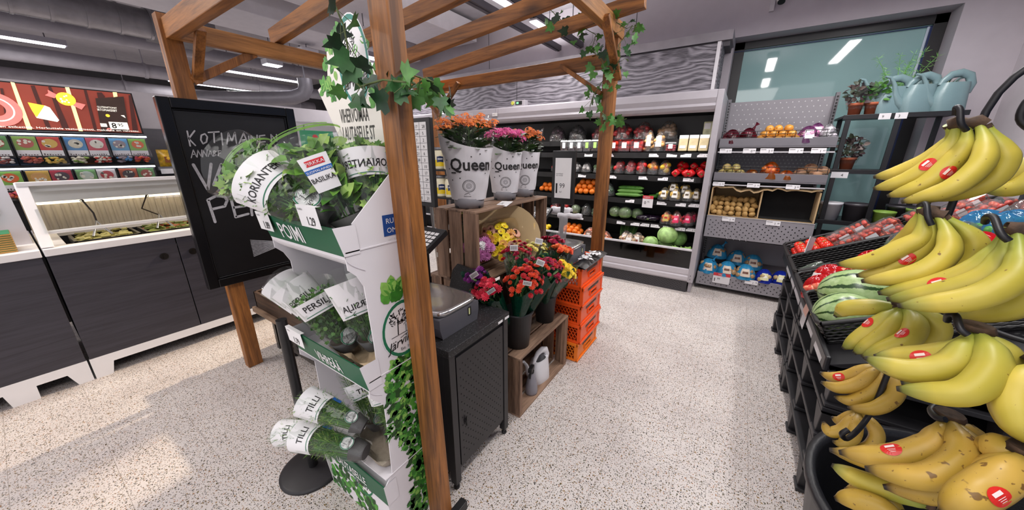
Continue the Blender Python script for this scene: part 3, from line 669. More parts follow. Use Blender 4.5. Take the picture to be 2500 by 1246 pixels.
for k, (y, dx) in enumerate(((.30, .03), (.62, -.05), (1.03, .02), (1.36, -.03))):
    t = thing('salad_tongs', 'steel salad tongs on a thin wire, %s from the glass end post' % ['first', 'second', 'third', 'fourth'][k], 'tongs', (-3.78, y, .95), 'hanging salad tongs')
    MB().tube([(-3.80, y, 1.19), (-3.79, y + dx, 1.09), (-3.78, y + .03, 1.03)], .005, 6).ring((-3.8, y, 1.18), (0, 1, 0), (0, 0, 1), .006, .010).build('wire', mat('#2a2320', .4, .4), t)
    for s in (-1, 1): MB().tube([(-3.78, y + .03, 1.035), (-3.74, y + .03 + s * .02, .99), (-3.70, y + .03 + s * .045, .94)], [.005, .006, .008], 6).build('arm', STEEL, t)
srv = counter('service_counter', 'dark fronted counter with white machine standing on its white top', -1.7, .046, [-1.15, -.55], [(-1.7, -1.7, -1.5, -1.48), (-.293, -.278, -.175, -.172), (-.05, -.02, .046, .046)], {}, False)
srv_fix = None
t = thing('dispenser', 'white rounded dispenser machine beside the salad bar glass', 'machine', (-4.0, -.22, .932))
m = MB(); P = [(-.46, .932), (-.46, 1.42), (-.02, 1.42), (.01, 1.41), (.022, 1.39), (.036, .96), (.036, .932)]
m.prism(P, -4.25, -3.78, 'x'); m.build('body', mat('#dcd8df', .3, var=.01), t, bevel=.015)
m = MB().prism([(-.44, 1.12), (-.44, 1.38), (-.05, 1.38), (-.03, 1.14), (-.05, 1.12)], -3.781, -3.774, 'x'); m.build('front_panel', mat('#e6e3e8', .3), t, bevel=.004)
MB().box(-3.774, -3.772, -.42, -.155, 1.13, 1.15).box(-3.774, -3.772, -.42, -.16, 1.15, 1.19, 1).build('label_strip', [mat('#1c7048', .5), mat('#d99a86', .5)], t)
GRN = mat('#1d7a4c', .5)
for k in range(9):
    z = .933 + k * .0125; s = .008
    lb = 'topmost green salad box lid of the stack beside the white machine' if k == 8 else 'flat green and cardboard box stacked beside the white machine'
    m = MB().box(-3.72, -3.53, -.30 + s, -.035 + s, z, z + .009).box(-3.718, -3.532, -.298 + s, -.037 + s, z + .009, z + .0122, 1)
    if k == 8:
        m.ring((-3.62, -.12 + s, z + .0124), (1, 0, 0), (0, 1, 0), .016, .026, mi=2)
    m.build('salad_box', [mat('#b98d4e', .7), GRN, mat('#d9d3c0', .6)], None, lb, 'box', None if k == 8 else 'stacked salad boxes', bevel=.002)

# ================================================================ CANDY WALL
CZ = -4.895
sg = thing('candy_sign', 'lit red brown candy sign with yellow sweets over the candy bins', 'sign', (-4.95, -.2, 1.66))
def onsign(pts): return [AX(u, v, CZ) for u, v in pts]
c1 = lambda *a: [(x / 2.967, y / 2.967) for x, y in a]
yl = -1.3
TR_ = AX(337, 230, CZ); BR_ = AX(351, 325.5, CZ)
m = MB().prism([(yl, 1.672), (BR_.y, 1.668), (BR_.y, 2.035), (yl, 2.035)], CZ - .10, CZ - .004, 'x'); m.build('light_box', BLACK, sg)
CHOC = mat('#8a3a2c', .6, emit=.42, var=.12, vs=3)
MB().face([(CZ, yl + .01, 1.682), (CZ, BR_.y - .012, 1.682), (CZ, BR_.y - .012, 2.025), (CZ, yl + .01, 2.025)]).build('picture_panel', CHOC, sg)
def ex(name, polys, mts, d=.002):
    m = MB()
    for k, (pts, mi) in enumerate(polys):
        q = onsign(pts)
        for p in q: p.x = CZ + d + .0006 * k
        m.face(q, mi)
    return m.build(name, mts, sg)
CREAM = mat('#ffe6a0', .6, emit=.9); PINK = mat('#f08078', .6, emit=.6); YEL = mat('#ffd23c', .6, emit=.8); WHT = mat('#fff8ea', .6, emit=.9); BRN = mat('#4a2420', .6, emit=.2); LBR = mat('#a9483a', .6, emit=.4)
ps = [(c1((220, 620), (250, 620), (370, 930), (335, 930)), 3), (c1((345, 620), (370, 630), (500, 930), (450, 930)), 3), (c1((605, 650), (625, 650), (705, 945), (680, 945)), 3), (c1((700, 670), (735, 670), (760, 700), (720, 760)), 3), (c1((930, 690), (950, 690), (1000, 950), (960, 950)), 3), (c1((0, 640), (20, 640), (80, 920), (50, 920)), 3),
      (c1((75, 594), (105, 600), (232, 940), (195, 940)), 0), (c1((470, 632), (500, 634), (600, 952), (570, 950)), 0), (c1((815, 668), (845, 670), (850, 700), (822, 705)), 0),
      (c1((200, 742), (322, 765), (265, 855), (230, 800)), 1), (c1((322, 765), (360, 780), (428, 872), (415, 884), (265, 855), (255, 840)), 2), (c1((230, 800), (322, 765), (265, 852)), 1)]
ex('printed_sweets', ps, [CREAM, YEL, WHT, BRN], .002)
m = MB(); w_ = lambda x, y: AX(x / 2.967, y / 2.967, CZ + .012)
c0 = w_(478, 718); m.M = None
m.disc((CZ + .010, c0.y, c0.z), (1, 0, 0), .052, 24, 1)
for pts in (((345, 650), (420, 690), (395, 712), (325, 690), (350, 675)), ((540, 738), (620, 758), (592, 795), (530, 765))): m.face([V((CZ + .009, p.y, p.z)) for p in (w_(*q) for q in pts)], 0)
for k in range(9): m.disc((CZ + .0115, c0.y + rnd.uniform(-.03, .03), c0.z + rnd.uniform(-.03, .03)), (1, 0, 0), .006, 8, 2)
c0 = w_(-40, 790)
m.build('printed_wrapped_sweet', [PINK, YEL, WHT], sg); m = MB(); m.ring((CZ + .010, c0.y, c0.z), (0, 1, 0), (0, 0, 1), .05, .125, 30, 0).ring((CZ + .0105, c0.y, c0.z), (0, 1, 0), (0, 0, 1), .082, .09, 30, 2)
m.build('printed_ring_sweet', [PINK, YEL, WHT], sg)
a, b_ = w_(690, 712), w_(895, 700); d_, e_ = w_(735, 955), w_(938, 955)
m = MB().face([V((CZ + .013, p.y, p.z)) for p in (a, d_, e_, b_)], 0)
yd, zd = (0, 1, 0), (0, 0, 1)
p = w_(705, 780); m.text('GLUTEENITTOMAT', (CZ + .0145, p.y, p.z), yd, zd, .02, 1, fit=.118)
p = w_(708, 802); m.text('IRTOMAKEISET', (CZ + .0145, p.y, p.z), yd, zd, .026, 1, fit=.118)
p = w_(802, 935); q = w_(935, 935); m.box(CZ + .013, CZ + .0142, p.y, q.y, p.z, p.z + .062, 1); m.text('8', (CZ + .0148, p.y + .012, p.z + .008), yd, zd, .065, 2, bold=.02); m.text('95', (CZ + .0148, p.y + .052, p.z + .026), yd, zd, .036, 2, bold=.015)
p = w_(732, 918); m.box(CZ + .013, CZ + .0142, p.y, p.y + .038, p.z, p.z + .028, 1); m.text('104', (CZ + .0148, p.y + .004, p.z + .008), yd, zd, .018, 2)
p = w_(780, 838); m.disc((CZ + .0142, p.y, p.z), (1, 0, 0), .013, 14, 3); p = w_(890, 845); m.face([(CZ + .0142, p.y - .012, p.z + .01), (CZ + .0142, p.y + .015, p.z - .012), (CZ + .0142, p.y + .01, p.z + .012)], 1)
p = w_(790, 940); m.ring((CZ + .0142, p.y, p.z), yd, zd, .006, .014, 16, 4)
m.build('price_card', [mat('#3c2822', .6, emit=.15), WHT, BLACK, YEL, PINK], sg)
m = MB().text('Tarkistathan mahdollisen sopivuuden ruokavalioosi tuotteen etiketistä. Herkuttele vastuullisesti, makeisia on valvottu.', (CZ + .015, -.62, 1.69), yd, zd, .022, 0, fit=1.50)
m.build('lettering', WHT, sg)

CLEAR = film('clear_acrylic', '#f6f8fa', .14, .05)
t = thing('candy_rack', 'black rack with white light strips holding the candy bins', 'rack', (-5.2, -.2, 0))
m = MB().box(-5.45, -4.95, -1.4, .935, 0, 1.10).box(-5.45, -5.40, -1.4, .935, 1.1, 2.0)
for z in (1.122, 1.397): m.box(-5.4, -4.95, -1.4, .935, z - .018, z)
m.build('frame', BLACK, t)
for z in (1.378, 1.655): MB().box(-4.99, -4.945, -1.4, .93, z - .014, z).build('light_strip', emis('cool_tube', '#eef2ff', 3.0), t)
PIC = [('#6f9e5c', '#d9cfc8'), ('#c79b3c', '#a81f33'), ('#5f9ec4', '#7fb04a'), ('#4a86b8', '#c84a58'), ('#8aa84a', '#c0392b'), ('#b0502c', '#5a8a4a')]
CAN = [('#c8d0c0', '#b83a3c'), ('#d8a05a', '#4a3a40'), ('#9a8a90', '#e0662c'), ('#d8cfb8', '#e8e0d0'), ('#b85a50', '#d8b050'), ('#3a2c30', '#a04838')]
wds = ['first', 'second', 'third', 'fourth', 'fifth', 'sixth']
for row, z0 in ((0, 1.40), (1, 1.125)):
    for k in range(6):
        y1 = .925 - k * .262; y0 = y1 - .254
        lb = 'clear candy bin with two picture cards, %s from the white partition, in the %s row' % (wds[k], 'row under the sign' if row == 0 else 'lower')
        lb = 'candy bin %s from the white partition in the %s' % (wds[k], 'row under the sign' if row == 0 else 'lower row')
        t = thing('candy_bin', lb, 'candy bin', (-5.1, (y0 + y1) / 2, z0), 'candy bins')
        kk = (k + 2 + row * 3) % 6
        zt = z0 + .235
        m = MB().box(-5.3, -4.97, y0, y1, z0, z0 + .008).box(-4.93, -4.90, y0, y1, z0, z0 + .012)
        m.face([(-4.905, y0, z0), (-4.905, y1, z0), (-4.905, y1, z0 + .06), (-4.905, y0, z0 + .06)]).face([(-4.905, y0, z0 + .06), (-4.905, y1, z0 + .06), (-4.965, y1, zt), (-4.965, y0, zt)])
        for y in (y0, y1): m.face([(-4.905, y, z0), (-4.905, y, z0 + .06), (-4.965, y, zt), (-5.3, y, zt), (-5.3, y, z0)])
        m.build('case', CLEAR, t)
        ym = (y0 + y1) / 2
        for j, (a, b_) in enumerate(((y0 + .008, ym - .003), (ym + .003, y1 - .008))):
            m = MB().box(-4.985, -4.98, a, b_, z0 + .12, z0 + .228, 0).box(-4.982, -4.978, a, b_, z0 + .075, z0 + .12, 1)
            cx = (a + b_) / 2; m.disc((-4.979, cx, z0 + .176), (1, 0, 0), .038, 14, 2, 1.1)
            for q in range(5): m.disc((-4.978, cx + rnd.uniform(-.03, .03), z0 + .173 + rnd.uniform(-.025, .025)), (1, 0, 0), rnd.uniform(.006, .012), 10, 3)
            for q in range(7): m.box(-4.978, -4.976, a + .008 + q * .014, a + .016 + q * .014, z0 + .079, z0 + .079 + rnd.uniform(.006, .016), 4)
            pc = PIC[kk][j]; m.build('picture_card', [mat(pc, .5), WHITE, mat(CAN[kk][j], .5), mat('#efe6d0', .5), mat('#5a4a48', .6)], t)
            m = MB(); rr = random.Random(k * 7 + j + row * 31)
            for q in range(34):
                m.ball((-4.925 - .05 * rr.random(), a + .012 + (b_ - a - .024) * rr.random(), z0 + .018 + .045 * rr.random()), (.013, .015, .010), 6, 4, rr.choice((0, 0, 1)))
            o = m.build('candy', [mat(CAN[kk][j], .4), mat(PIC[(kk + 1) % 6][j], .4)], t); o['kind'] = 'stuff'
# snack shelf beyond the bins
t = thing('snack_shelf', 'grey shelf with yellow snack bags beside the candy bins', 'shelf', (-5.3, 1.2, 0))
m = MB().box(-5.45, -5.0, .96, 1.6, .02, .10).box(-5.47, -5.43, .96, 1.6, .02, 1.75)
for z in (1.10, 1.36): m.box(-5.45, -5.0, .96, 1.6, z - .035, z)
m.build('shelving', mat('#6a686c', .5), t)
for z in (1.06, 1.32): MB().box(-5.0, -4.99, .97, 1.25, z - .03, z + .02).text('3', (-4.989, 1.18, z - .01), yd, zd, .03, 1).build('price_strip', [WHITE, BLACK], t)
def snack_bag(y, z, dz, lb):
    m = MB(); m.grid(lambda u, v: V((-5.07 + .05 * sin(pi * u) * sin(pi * v), y - .07 + .14 * u, z + dz * v)), 6, 6).grid(lambda u, v: V((-5.07 - .03 * sin(pi * u) * sin(pi * v), y + .07 - .14 * u, z + dz * v)), 6, 6)
    m.face([(-5.025, y - .03, z + .04), (-5.025, y + .03, z + .04), (-5.025, y + .03, z + .1), (-5.025, y - .03, z + .1)], 1)
    m.build('snack_bag', [mat('#e0b030', .3, var=.25, vs=30), mat('#8a4a20', .5)], None, lb, 'snack bag', 'yellow snack bags')
snack_bag(1.06, 1.36, .17, 'yellow snack bag on the shelf, next to the candy bins'); snack_bag(1.21, 1.36, .16, 'yellow snack bag on the shelf, half hidden behind the blackboard frame')

# ================================================================ BLACKBOARD
bb = thing('blackboard', 'black framed chalkboard with handwriting fixed to the pergola post', 'blackboard', (-2.73, .93, .66))
MB().box(-2.745, -2.722, .60, 1.27, .68, 1.78).build('board', mat('#131214', .32, var=.1), bb)
m = MB().box(-2.748, -2.70, .585, .64, .66, 1.795).box(-2.748, -2.70, 1.23, 1.285, .66, 1.795).box(-2.748, -2.70, .64, 1.23, .66, .715).box(-2.748, -2.70, .64, 1.23, 1.74, 1.795)
m.box(-2.722, -2.712, .64, .65, .715, 1.74).box(-2.722, -2.712, 1.22, 1.23, .715, 1.74).box(-2.722, -2.712, .65, 1.22, .715, .725).box(-2.722, -2.712, .65, 1.22, 1.73, 1.74)
m.build('frame', mat('#0c0b0d', .22), bb, bevel=.004)
KX, KY, KS = 360, 200, 2.395
chalk = {'KOTIMAINEN': (.0075, [[(232, 288), (250, 375)], [(276, 286), (241, 332), (280, 372)], [(315, 312), (312, 340), (325, 362), (345, 352), (350, 322), (336, 304), (315, 312)], [(356, 296), (418, 292)], [(388, 294), (391, 355)], [(432, 300), (440, 368)],
    [(465, 364), (473, 300), (494, 345), (511, 296), (521, 360)], [(536, 360), (562, 300), (588, 362)], [(546, 340), (580, 338)], [(592, 318), (596, 362)], [(606, 362), (606, 316), (640, 358), (641, 312)], [(686, 312), (655, 316), (657, 352), (688, 350)], [(656, 333), (682, 330)], [(726, 350), (722, 308), (757, 348), (754, 308)]]),
  'ANNABELLA': (.0045, [[(256, 445), (268, 398), (288, 440)], [(260, 425), (282, 423)], [(291, 441), (294, 400), (315, 438), (317, 398)], [(323, 440), (326, 400), (346, 437), (349, 398)], [(355, 437), (366, 402), (382, 435)], [(360, 422), (377, 420)], [(386, 435), (389, 402), (402, 408), (390, 418), (404, 427), (387, 435)], [(414, 432), (414, 404), (428, 403)], [(414, 418), (426, 416)]]),
  'VARHAIS': (.015, [[(268, 484), (351, 628)], [(372, 480), (354, 628)], [(387, 604), (432, 482), (480, 600)], [(402, 560), (460, 552)]]),
  'PERUNA': (.015, [[(353, 690), (396, 820)], [(352, 692), (400, 668), (452, 672), (466, 694), (452, 728), (378, 745)], [(584, 664), (488, 682), (516, 792), (590, 772)], [(502, 736), (572, 726)], [(612, 780), (600, 690), (660, 680)]])}
CHK = mat('#aeacb0', .9, var=.12, vs=60)
for k, (wd, strokes) in chalk.items():
    m = MB()
    for st in strokes:
        P = [AX(KX + x / KS, KY + y / KS, -2.7205) for x, y in st]
        for a, b_ in zip(P, P[1:]): m.bar(a, b_, wd, .0008, 0, (1, 0, 0))
        for p in P: m.disc((-2.7202, p.y, p.z), (1, 0, 0), wd / 2, 8)
    m.build('chalk_lettering', CHK, bb)
m = MB(); q = [AX(KX + x / KS, KY + y / KS, -2.7205) for x, y in ((600, 926), (622, 1022), (780, 958), (770, 934))]
m.face([V((-2.7213, p.y, p.z)) for p in q], 1)
for k in range(12):
    a = q[0].lerp(q[1], k / 11); b_ = q[3].lerp(q[2], k / 11); m.bar((-2.721, a.y, a.z), (-2.721, b_.y, b_.z), .003, .0006, 0, (1, 0, 0))
m.build('chalk_smear', [CHK, mat('#4a494c', .9, var=.3, vs=70)], bb)

# ---- brown produce stand half hidden behind the herb display
t = thing('produce_stand', 'dark brown slatted stand behind the herb display and board', 'stand', (-2.2, 1.2, 0))
DW = wood('dark_brown_board', '#33241b', '#5a4332', 'X', 6, .6, .06)
m = MB()
for (x0, x1, y0, y1) in ((-2.95, -1.45, .88, .90), (-2.95, -2.93, .88, 1.5), (-1.47, -1.45, .88, 1.5), (-2.95, -1.45, 1.48, 1.5)): m.box(x0, x1, y0, y1, .36, .49)
m.box(-2.94, -1.46, .89, 1.49, .36, .375); m.build('tray', DW, t, bevel=.003)
MB().box(-2.97, -1.43, .855, .88, .325, .365).build('front_rail', wood('grey_rail', '#6f5a4b', '#9a8068', 'X', 6, .6, .06), t, bevel=.003)
for x in (-2.86, -1.55):
    for y in (.93, 1.40): MB().box(x - .02, x + .02, y, y + .04, .0, .36).build('leg', BLK, t)
m = MB().box(-2.68, -1.6, .935, 1.4, .05, .27)
for i in range(12):
    for j in range(5): m.box(-2.62 + i * .08, -2.59 + i * .08, .932, .936, .08 + j * .035, .10 + j * .035, 1)
m.build('base_cabinet', [mat('#3d3733', .5), BLACK], t, bevel=.004)
for x in (-2.63, -1.65):
    m = MB(); m.tube([(x - .01, .96, .025), (x + .01, .96, .025)], .025, 14).box(x - .015, x + .015, .945, .975, .03, .05); m.build('castor', BLACK, t)

t = thing('salad_sign', 'green sign with red tomatoes and a salad bowl on the salad bar', 'sign', (-3.95, 2.1, 1.325))
MB().tube([(-3.95, 2.1, 1.30), (-3.95, 2.1, 1.41)], .012, 8).build('foot', STEEL, t)
m = MB().box(-3.96, -3.945, 1.90, 2.26, 1.40, 1.73); m.build('panel', mat('#1f8a5c', .4), t, bevel=.004)
for y, z, r_ in ((2.05, 1.66, .030), (2.11, 1.60, .022)): MB().disc((-3.944, y, z), (1, 0, 0), r_, 18).build('printed_tomato', mat('#c8202a', .4), t)
m = MB().disc((-3.9435, 2.16, 1.53), (1, 0, 0), .09, 24); rr = random.Random(5)
for k in range(60): leaf(m, 'lobe', (-3.943, 2.16 + rr.uniform(-.06, .06), 1.53 + rr.uniform(-.07, .07)), (0, rr.uniform(-1, 1), rr.uniform(-1, 1)), (1, 0, 0), .03, rr.choice((1, 2, 3)), 0, 0)
m.v = [V((min(p.x, -3.9425), p.y, p.z)) for p in m.v]; m.build('printed_bowl', [WHITE, mat('#4a7a30', .5), mat('#8aa84a', .5), mat('#5a2a30', .5)], t)
t = thing('steel_cabinet', 'pale steel cabinet standing beyond the salad bar behind the blackboard', 'cabinet', (-5.2, 2.4, 0))
MB().box(-5.45, -4.92, 1.75, 3.1, .06, 1.90).box(-5.4, -4.97, 1.8, 3.05, 0, .06).build('body', mat('#b4b0b4', .3, .4, var=.03), t, bevel=.008)
for a, b_ in ((1.76, 2.42), (2.43, 3.09)): d = MB().box(-4.92, -4.905, a, b_, .1, 1.86).build('door', mat('#bdb9bd', .28, .4, var=.03), t, bevel=.004); MB().box(-4.905, -4.88, b_ - .06, b_ - .04, .9, 1.3).build('handle', STEEL, d)

# ================================================================ CARDBOARD HERB DISPLAY
CARD = mat('#e3dfe3', .5, var=.012); DGREEN = mat('#12593a', .45, var=.03)
XR, XL = -.91, -1.375
hd = thing('herb_display', 'white cardboard herb display with three green fronted trays and leaf print', 'display stand', (-1.14, .72, 0))
sp = lambda pts, x=XR: [(AX(u, v, x).y, AX(u, v, x).z) for u, v in pts]
# side panels, cut out between the trays
edge = sp([(952, 424), (859, 547), (868, 582), (842, 622), (850, 662), (872, 676), (889, 700), (914, 843), (922, 904), (900, 945), (903, 974), (938, 989), (945, 1039), (958, 1157), (938, 1199)])
DB = .755
poly_side = [(DB, 1.50)] + edge + [(.545, 0), (DB, 0)]
for x, nmx in ((XR, 'side_panel'), (XL, 'side_panel')):
    MB().prism(poly_side, x - .004, x, 'x').build(nmx, CARD, hd)
MB().box(XL, XR - .004, DB - .006, DB, 0, 1.50).build('back_panel', CARD, hd)
def tray(tl, tr, bl, br, lipb, zin, word, wx, tsize):
    TL, TR, BL, BR = AX(*tl, XL), AX(*tr, XR), AX(*bl, XL), AX(*br, XR)
    zt = (TL.z + TR.z) / 2; zb = (BL.z + BR.z) / 2; yt = (TL.y + TR.y) / 2; yb = (BL.y + BR.y) / 2; zl, yl_ = lipb
    m = MB(); x0, x1 = XL, XR + .002
    F = lambda x, z, e=0: V((x, yb + (yt - yb) * (z - zb) / (zt - zb) - e, z))
    m.face([F(x0, zb), F(x1, zb), F(x1, zt), F(x0, zt)]).face([F(x0, zt), F(x1, zt), F(x1, zt, -.004), F(x0, zt, -.004)]).face([F(x0, zb, -.004), F(x0, zt, -.004), F(x1, zt, -.004), F(x1, zb, -.004)])
    for k in range(5):
        a = k / 5; b_ = (k + 1) / 5; cv = lambda q: V((0, yb + (yl_ - yb) * q ** 1.8, zb + (zl - zb) * q))
        A, B = cv(a), cv(b_); m.face([(x0, A.y, A.z), (x0, B.y, B.z), (x1, B.y, B.z), (x1, A.y, A.z)], 1)
    for x in (x0 + .001, x1): m.face([(x, yt, zt), (x, yb, zb), (x, yb + .05, zb - .0), (x, yb + .045, zt)], 1)
    m.box(x0, x1, yb + .004, DB - .006, zin - .004, zin, 1)
    m.build('tray', [DGREEN, CARD], hd)
    m = MB(); zc = zb + (zt - zb) * .16; xd = (1, 0, 0); yd = F(0, zt) - F(0, zb)
    m.text(word, F(wx, zc, .0015), xd, yd, tsize, 0, 'c', nar=.78 if len(word) < 6 else .62, bold=.015); m.build('lettering', PAPERW, hd)
    return F, zt, zb
F1, zt1, zb1 = tray((632, 529), (807, 547), (664.5, 581), (837, 623.5), (1.155, .56), 1.225, 'POIMI', -1.185, .078)
F2, zt2, zb2 = tray((706, 809), (875, 890), (735, 860), (897, 945.5), (.70, .56), .775, 'VIHREÄÄ', -1.13, .066)
F3, zt3, zb3 = tray((788, 1087), (922, 1157), (800, 1130), (937, 1199), (.31, .545), .345, 'LAUTASELLE', -1.14, .06)
MB().box(XL, XR - .004, .545, .549, 0, .33).build('front_panel', CARD, hd)
# price cards clipped to the trays
def card_tag(F, zt, x0, x1, s, txt):
    m = MB(); q = [F(x0, zt + .006, .004), F(x1, zt + .006, .004), F(x1, zt - .058, .012), F(x0, zt - .058, .012)]; m.face(list(reversed(q)))
    m.face([F(x0, zt + .006, .004), F(x1, zt + .006, .004), F(x1, zt + .006, -.01), F(x0, zt + .006, -.01)])
    up = q[0] - q[3]; m.text(txt, q[3].lerp(q[2], .42) + up * .12 + V((0, -.001, 0)), (1, 0, 0), up, .036, 1, bold=.01, nar=.75); m.text('ruukku', q[3].lerp(q[2], .06) + up * .78 + V((0, -.001, 0)), (1, 0, 0), up, .010, 1)
    m.build('price_tag', [PAPERW, INK], hd)
card_tag(F1, zt1, -1.385, -1.285, .03, '1.89'); card_tag(F1, zt1 + .052, -1.05, -.94, .03, '1.29'); card_tag(F2, zt2, -1.39, -1.27, .03, '1.79')
# prints on the aisle side
sx = lambda u, v, e=.0012: (lambda p: V((XR + e, p.y, p.z)))(AX(u, v, XR))
PG = [mat('#2f7a24', .5, var=.15, vs=40), mat('#57a03a', .5, var=.15, vs=40), mat('#1d4a18', .5, var=.15, vs=40), mat('#8cc05a', .5, var=.1, vs=40)]
m = MB(); rr = random.Random(5)
c = sx(985, 800); R1 = .098
m2 = MB(); oval_logo(m2, lambda x, y, e: V((XR + .0010 + e, c.y + x, c.z + y)), R1 * .92, R1 * 1.12, 2, 1, 0, 8, lines=60)
m2.text('Est. 1674', (XR + .0026, c.y - .02, c.z - .082), (0, 1, 0), (0, 0, 1), .016, 1); m2.build('printed_logo', [PAPERW, INK, GRNINK], hd)
for k in range(9):
    p = V((XR + .0008, c.y - .02 + rr.uniform(-.03, .03), c.z + .10 + rr.uniform(0, .05))); leaf(m, 'oval', p, (0, rr.uniform(-.7, .7), 1), (1, 0, 0), .06, rr.choice((0, 1, 3)), .02, 0)
for p in m.v: p.x = XR + .0004 + max(0, min(.0012, p.x - XR))
m.build('basil_print', PG, hd); m = MB()
for k in range(800):
    z = rr.uniform(.02, .80); q = (.80 - z) / .78; ylo = .615 - .035 * sin(q * 7) ; y = ylo + (DB - .01 - ylo) * rr.random() ** 1.2
    if z > .76 and y > .72: continue
    leaf(m, rr.choice(('oval', 'lobe', 'oval')), V((XR + .0006 + .0008 * rr.random(), y, z)), (0, rr.uniform(-1, 1), rr.uniform(-1, 1)), (1, 0, 0), rr.uniform(.020, .036), rr.choice((0, 0, 1, 2, 2, 3)), .01, 0)
for k in range(40): leaf(m, 'slim', V((XR + .0008, .60 + rr.uniform(-.03, .02), .53 + rr.uniform(-.02, .03))), (0, rr.uniform(-1, -.2), rr.uniform(-.6, .6)), (1, 0, 0), .03, 1, 0, 0)
for p in m.v: p.x = XR + .0004 + max(0, min(.0012, p.x - XR))
m.build('leaf_print', PG, hd)
m = MB(); a, b_ = sx(932, 527), sx(936, 579)
m.box(XR + .0004, XR + .0012, a.y, a.y + .10, b_.z, a.z); zz = a.z - .028
for wd in ('RUOKAA', 'OMASTA', 'MAASTA'): m.text(wd, (XR + .0016, a.y + .012, zz), (0, 1, 0), (0, 0, 1), .024, 1); zz -= .03
m.build('blue_badge', [mat('#15468c', .5), PAPERW], hd)
# prints on the lower front
m = MB(); oval_logo(m, lambda x, y, e: V((-1.11 + x, .545 - .0006 - e, .20 + y)), .075, .085, 2, 1, 0, 4, lines=30); m.build('printed_logo', [PAPERW, INK, GRNINK], hd)
m = MB()
for k in range(150):
    x = XL + .46 * rr.random() ** 1.4; z = rr.uniform(.0, .30 - .55 * min(.4, x - XL)); leaf(m, 'oval', (x, .5442 - .0006 * rr.random(), max(.01, z)), (rr.uniform(-1, 1), 0, rr.uniform(-1, 1)), (0, -1, 0), .04, rr.choice((0, 1, 2)), .01, 0)
m.v = [V((min(p.x, XR), max(.5435, min(.5446, p.y)), max(.002, p.z))) for p in m.v]
m.build('leaf_print', PG, hd)
# header card
HY = .73
hp = [(1000, 480), (889, 469), (776, 220), (800, 196), (797, 120), (812, 88), (845, 64), (880, 92), (905, 160), (930, 215), (1000, 180)]
hpw = [AY(u, v, HY) for u, v in hp]; P2 = [(p.x, p.z) for p in hpw]
P2[0] = (-.915, P2[0][1]); P2[-1] = (-.915, P2[-1][1])
MB().prism(P2, HY, HY + .004, 'y').build('header_card', mat('#efe9df', .5, var=.01), hd)
hw = lambda u, v, e=.001: (lambda p: V((p.x, HY - e, p.z)))(AY(u, v, HY))
m = MB(); a = hw(833, 300); m.text('VIHERVOIMAA', a, (1, 0, 0), (0, 0, 1), .062, 0, fit=.165, bold=.012); a = a + V((.004, 0, -.058)); m.text('LAUTASELLE ST', a, (1, 0, 0), (0, 0, 1), .062, 0, fit=.185, bold=.012)
m.build('lettering', mat('#3a3a34', .6), hd)
m = MB(); c = hw(862, 150); oval_logo(m, lambda x, y, e: V((c.x + x, HY - .0006 - e, c.z + y)), .085, .135, 2, 1, 0, 6, lines=40); m.build('printed_logo', [PAPERW, INK, mat('#1d7f73', .5)], hd)
m = MB()
for u, v, n_ in ((800, 210, 12), (815, 225, 12), (810, 110, 14), (830, 85, 10), (880, 110, 14), (900, 160, 12), (925, 215, 14), (925, 250, 8), (805, 160, 10)):
    for k in range(n_):
        p = hw(u + rr.uniform(-14, 14), v + rr.uniform(-14, 14), .0006 + .0004 * rr.random()); leaf(m, 'oval', p, (rr.uniform(-1, 1), 0, rr.uniform(-1, 1)), (0, -1, 0), .032, rr.choice((0, 1, 1, 3)), .01, 0)
m.v = [V((p.x, max(HY - .002, min(HY - .0003, p.y)), p.z)) for p in m.v]
m.build('leaf_print', PG, hd)
# moulded pulp pot holders
def pulp(label, x0, x1, y0, y1, z, colr, peaks):
    rr = random.Random(int(x0 * -900)); nx, ny = 30, 30; holes = [(x0 + (x1 - x0) * a, y0 + (y1 - y0) * b_) for a in (.27, .73) for b_ in (.28, .74)]
    def f(i, j):
        x = x0 + (x1 - x0) * i; y = y0 + (y1 - y0) * j; zz = .055 + rr.uniform(-.0015, .0015)
        for hx, hy in holes:
            r_ = sqrt((x - hx) ** 2 + (y - hy) ** 2); zz -= .052 * max(0, min(1, (.062 - r_) / .018))
        for hx, hy in peaks: r_ = sqrt((x - hx) ** 2 + (y - hy) ** 2); zz += .05 * max(0, min(1, (.028 - r_) / .014))
        return V((x, y, z + max(.003, zz)))
    m = MB().grid(f, nx, ny); top = m.v[:]
    m.build('pulp_holder', mat(colr, .9, var=.08, vs=40, bump=.4, bs=120), None, label, 'pot holder', 'moulded pulp pot holders')
pulp('beige moulded pulp pot holder in the middle tray of the herb display', -1.14, -.922, .52, .74, .776, '#b8a284', [(-.99, .60), (-.955, .60), (-1.03, .7)])
pulp('grey moulded pulp pot holder in the lowest tray of the herb display', -1.14, -.922, .53, .75, .346, '#a39888', [(-1.03, .64)])
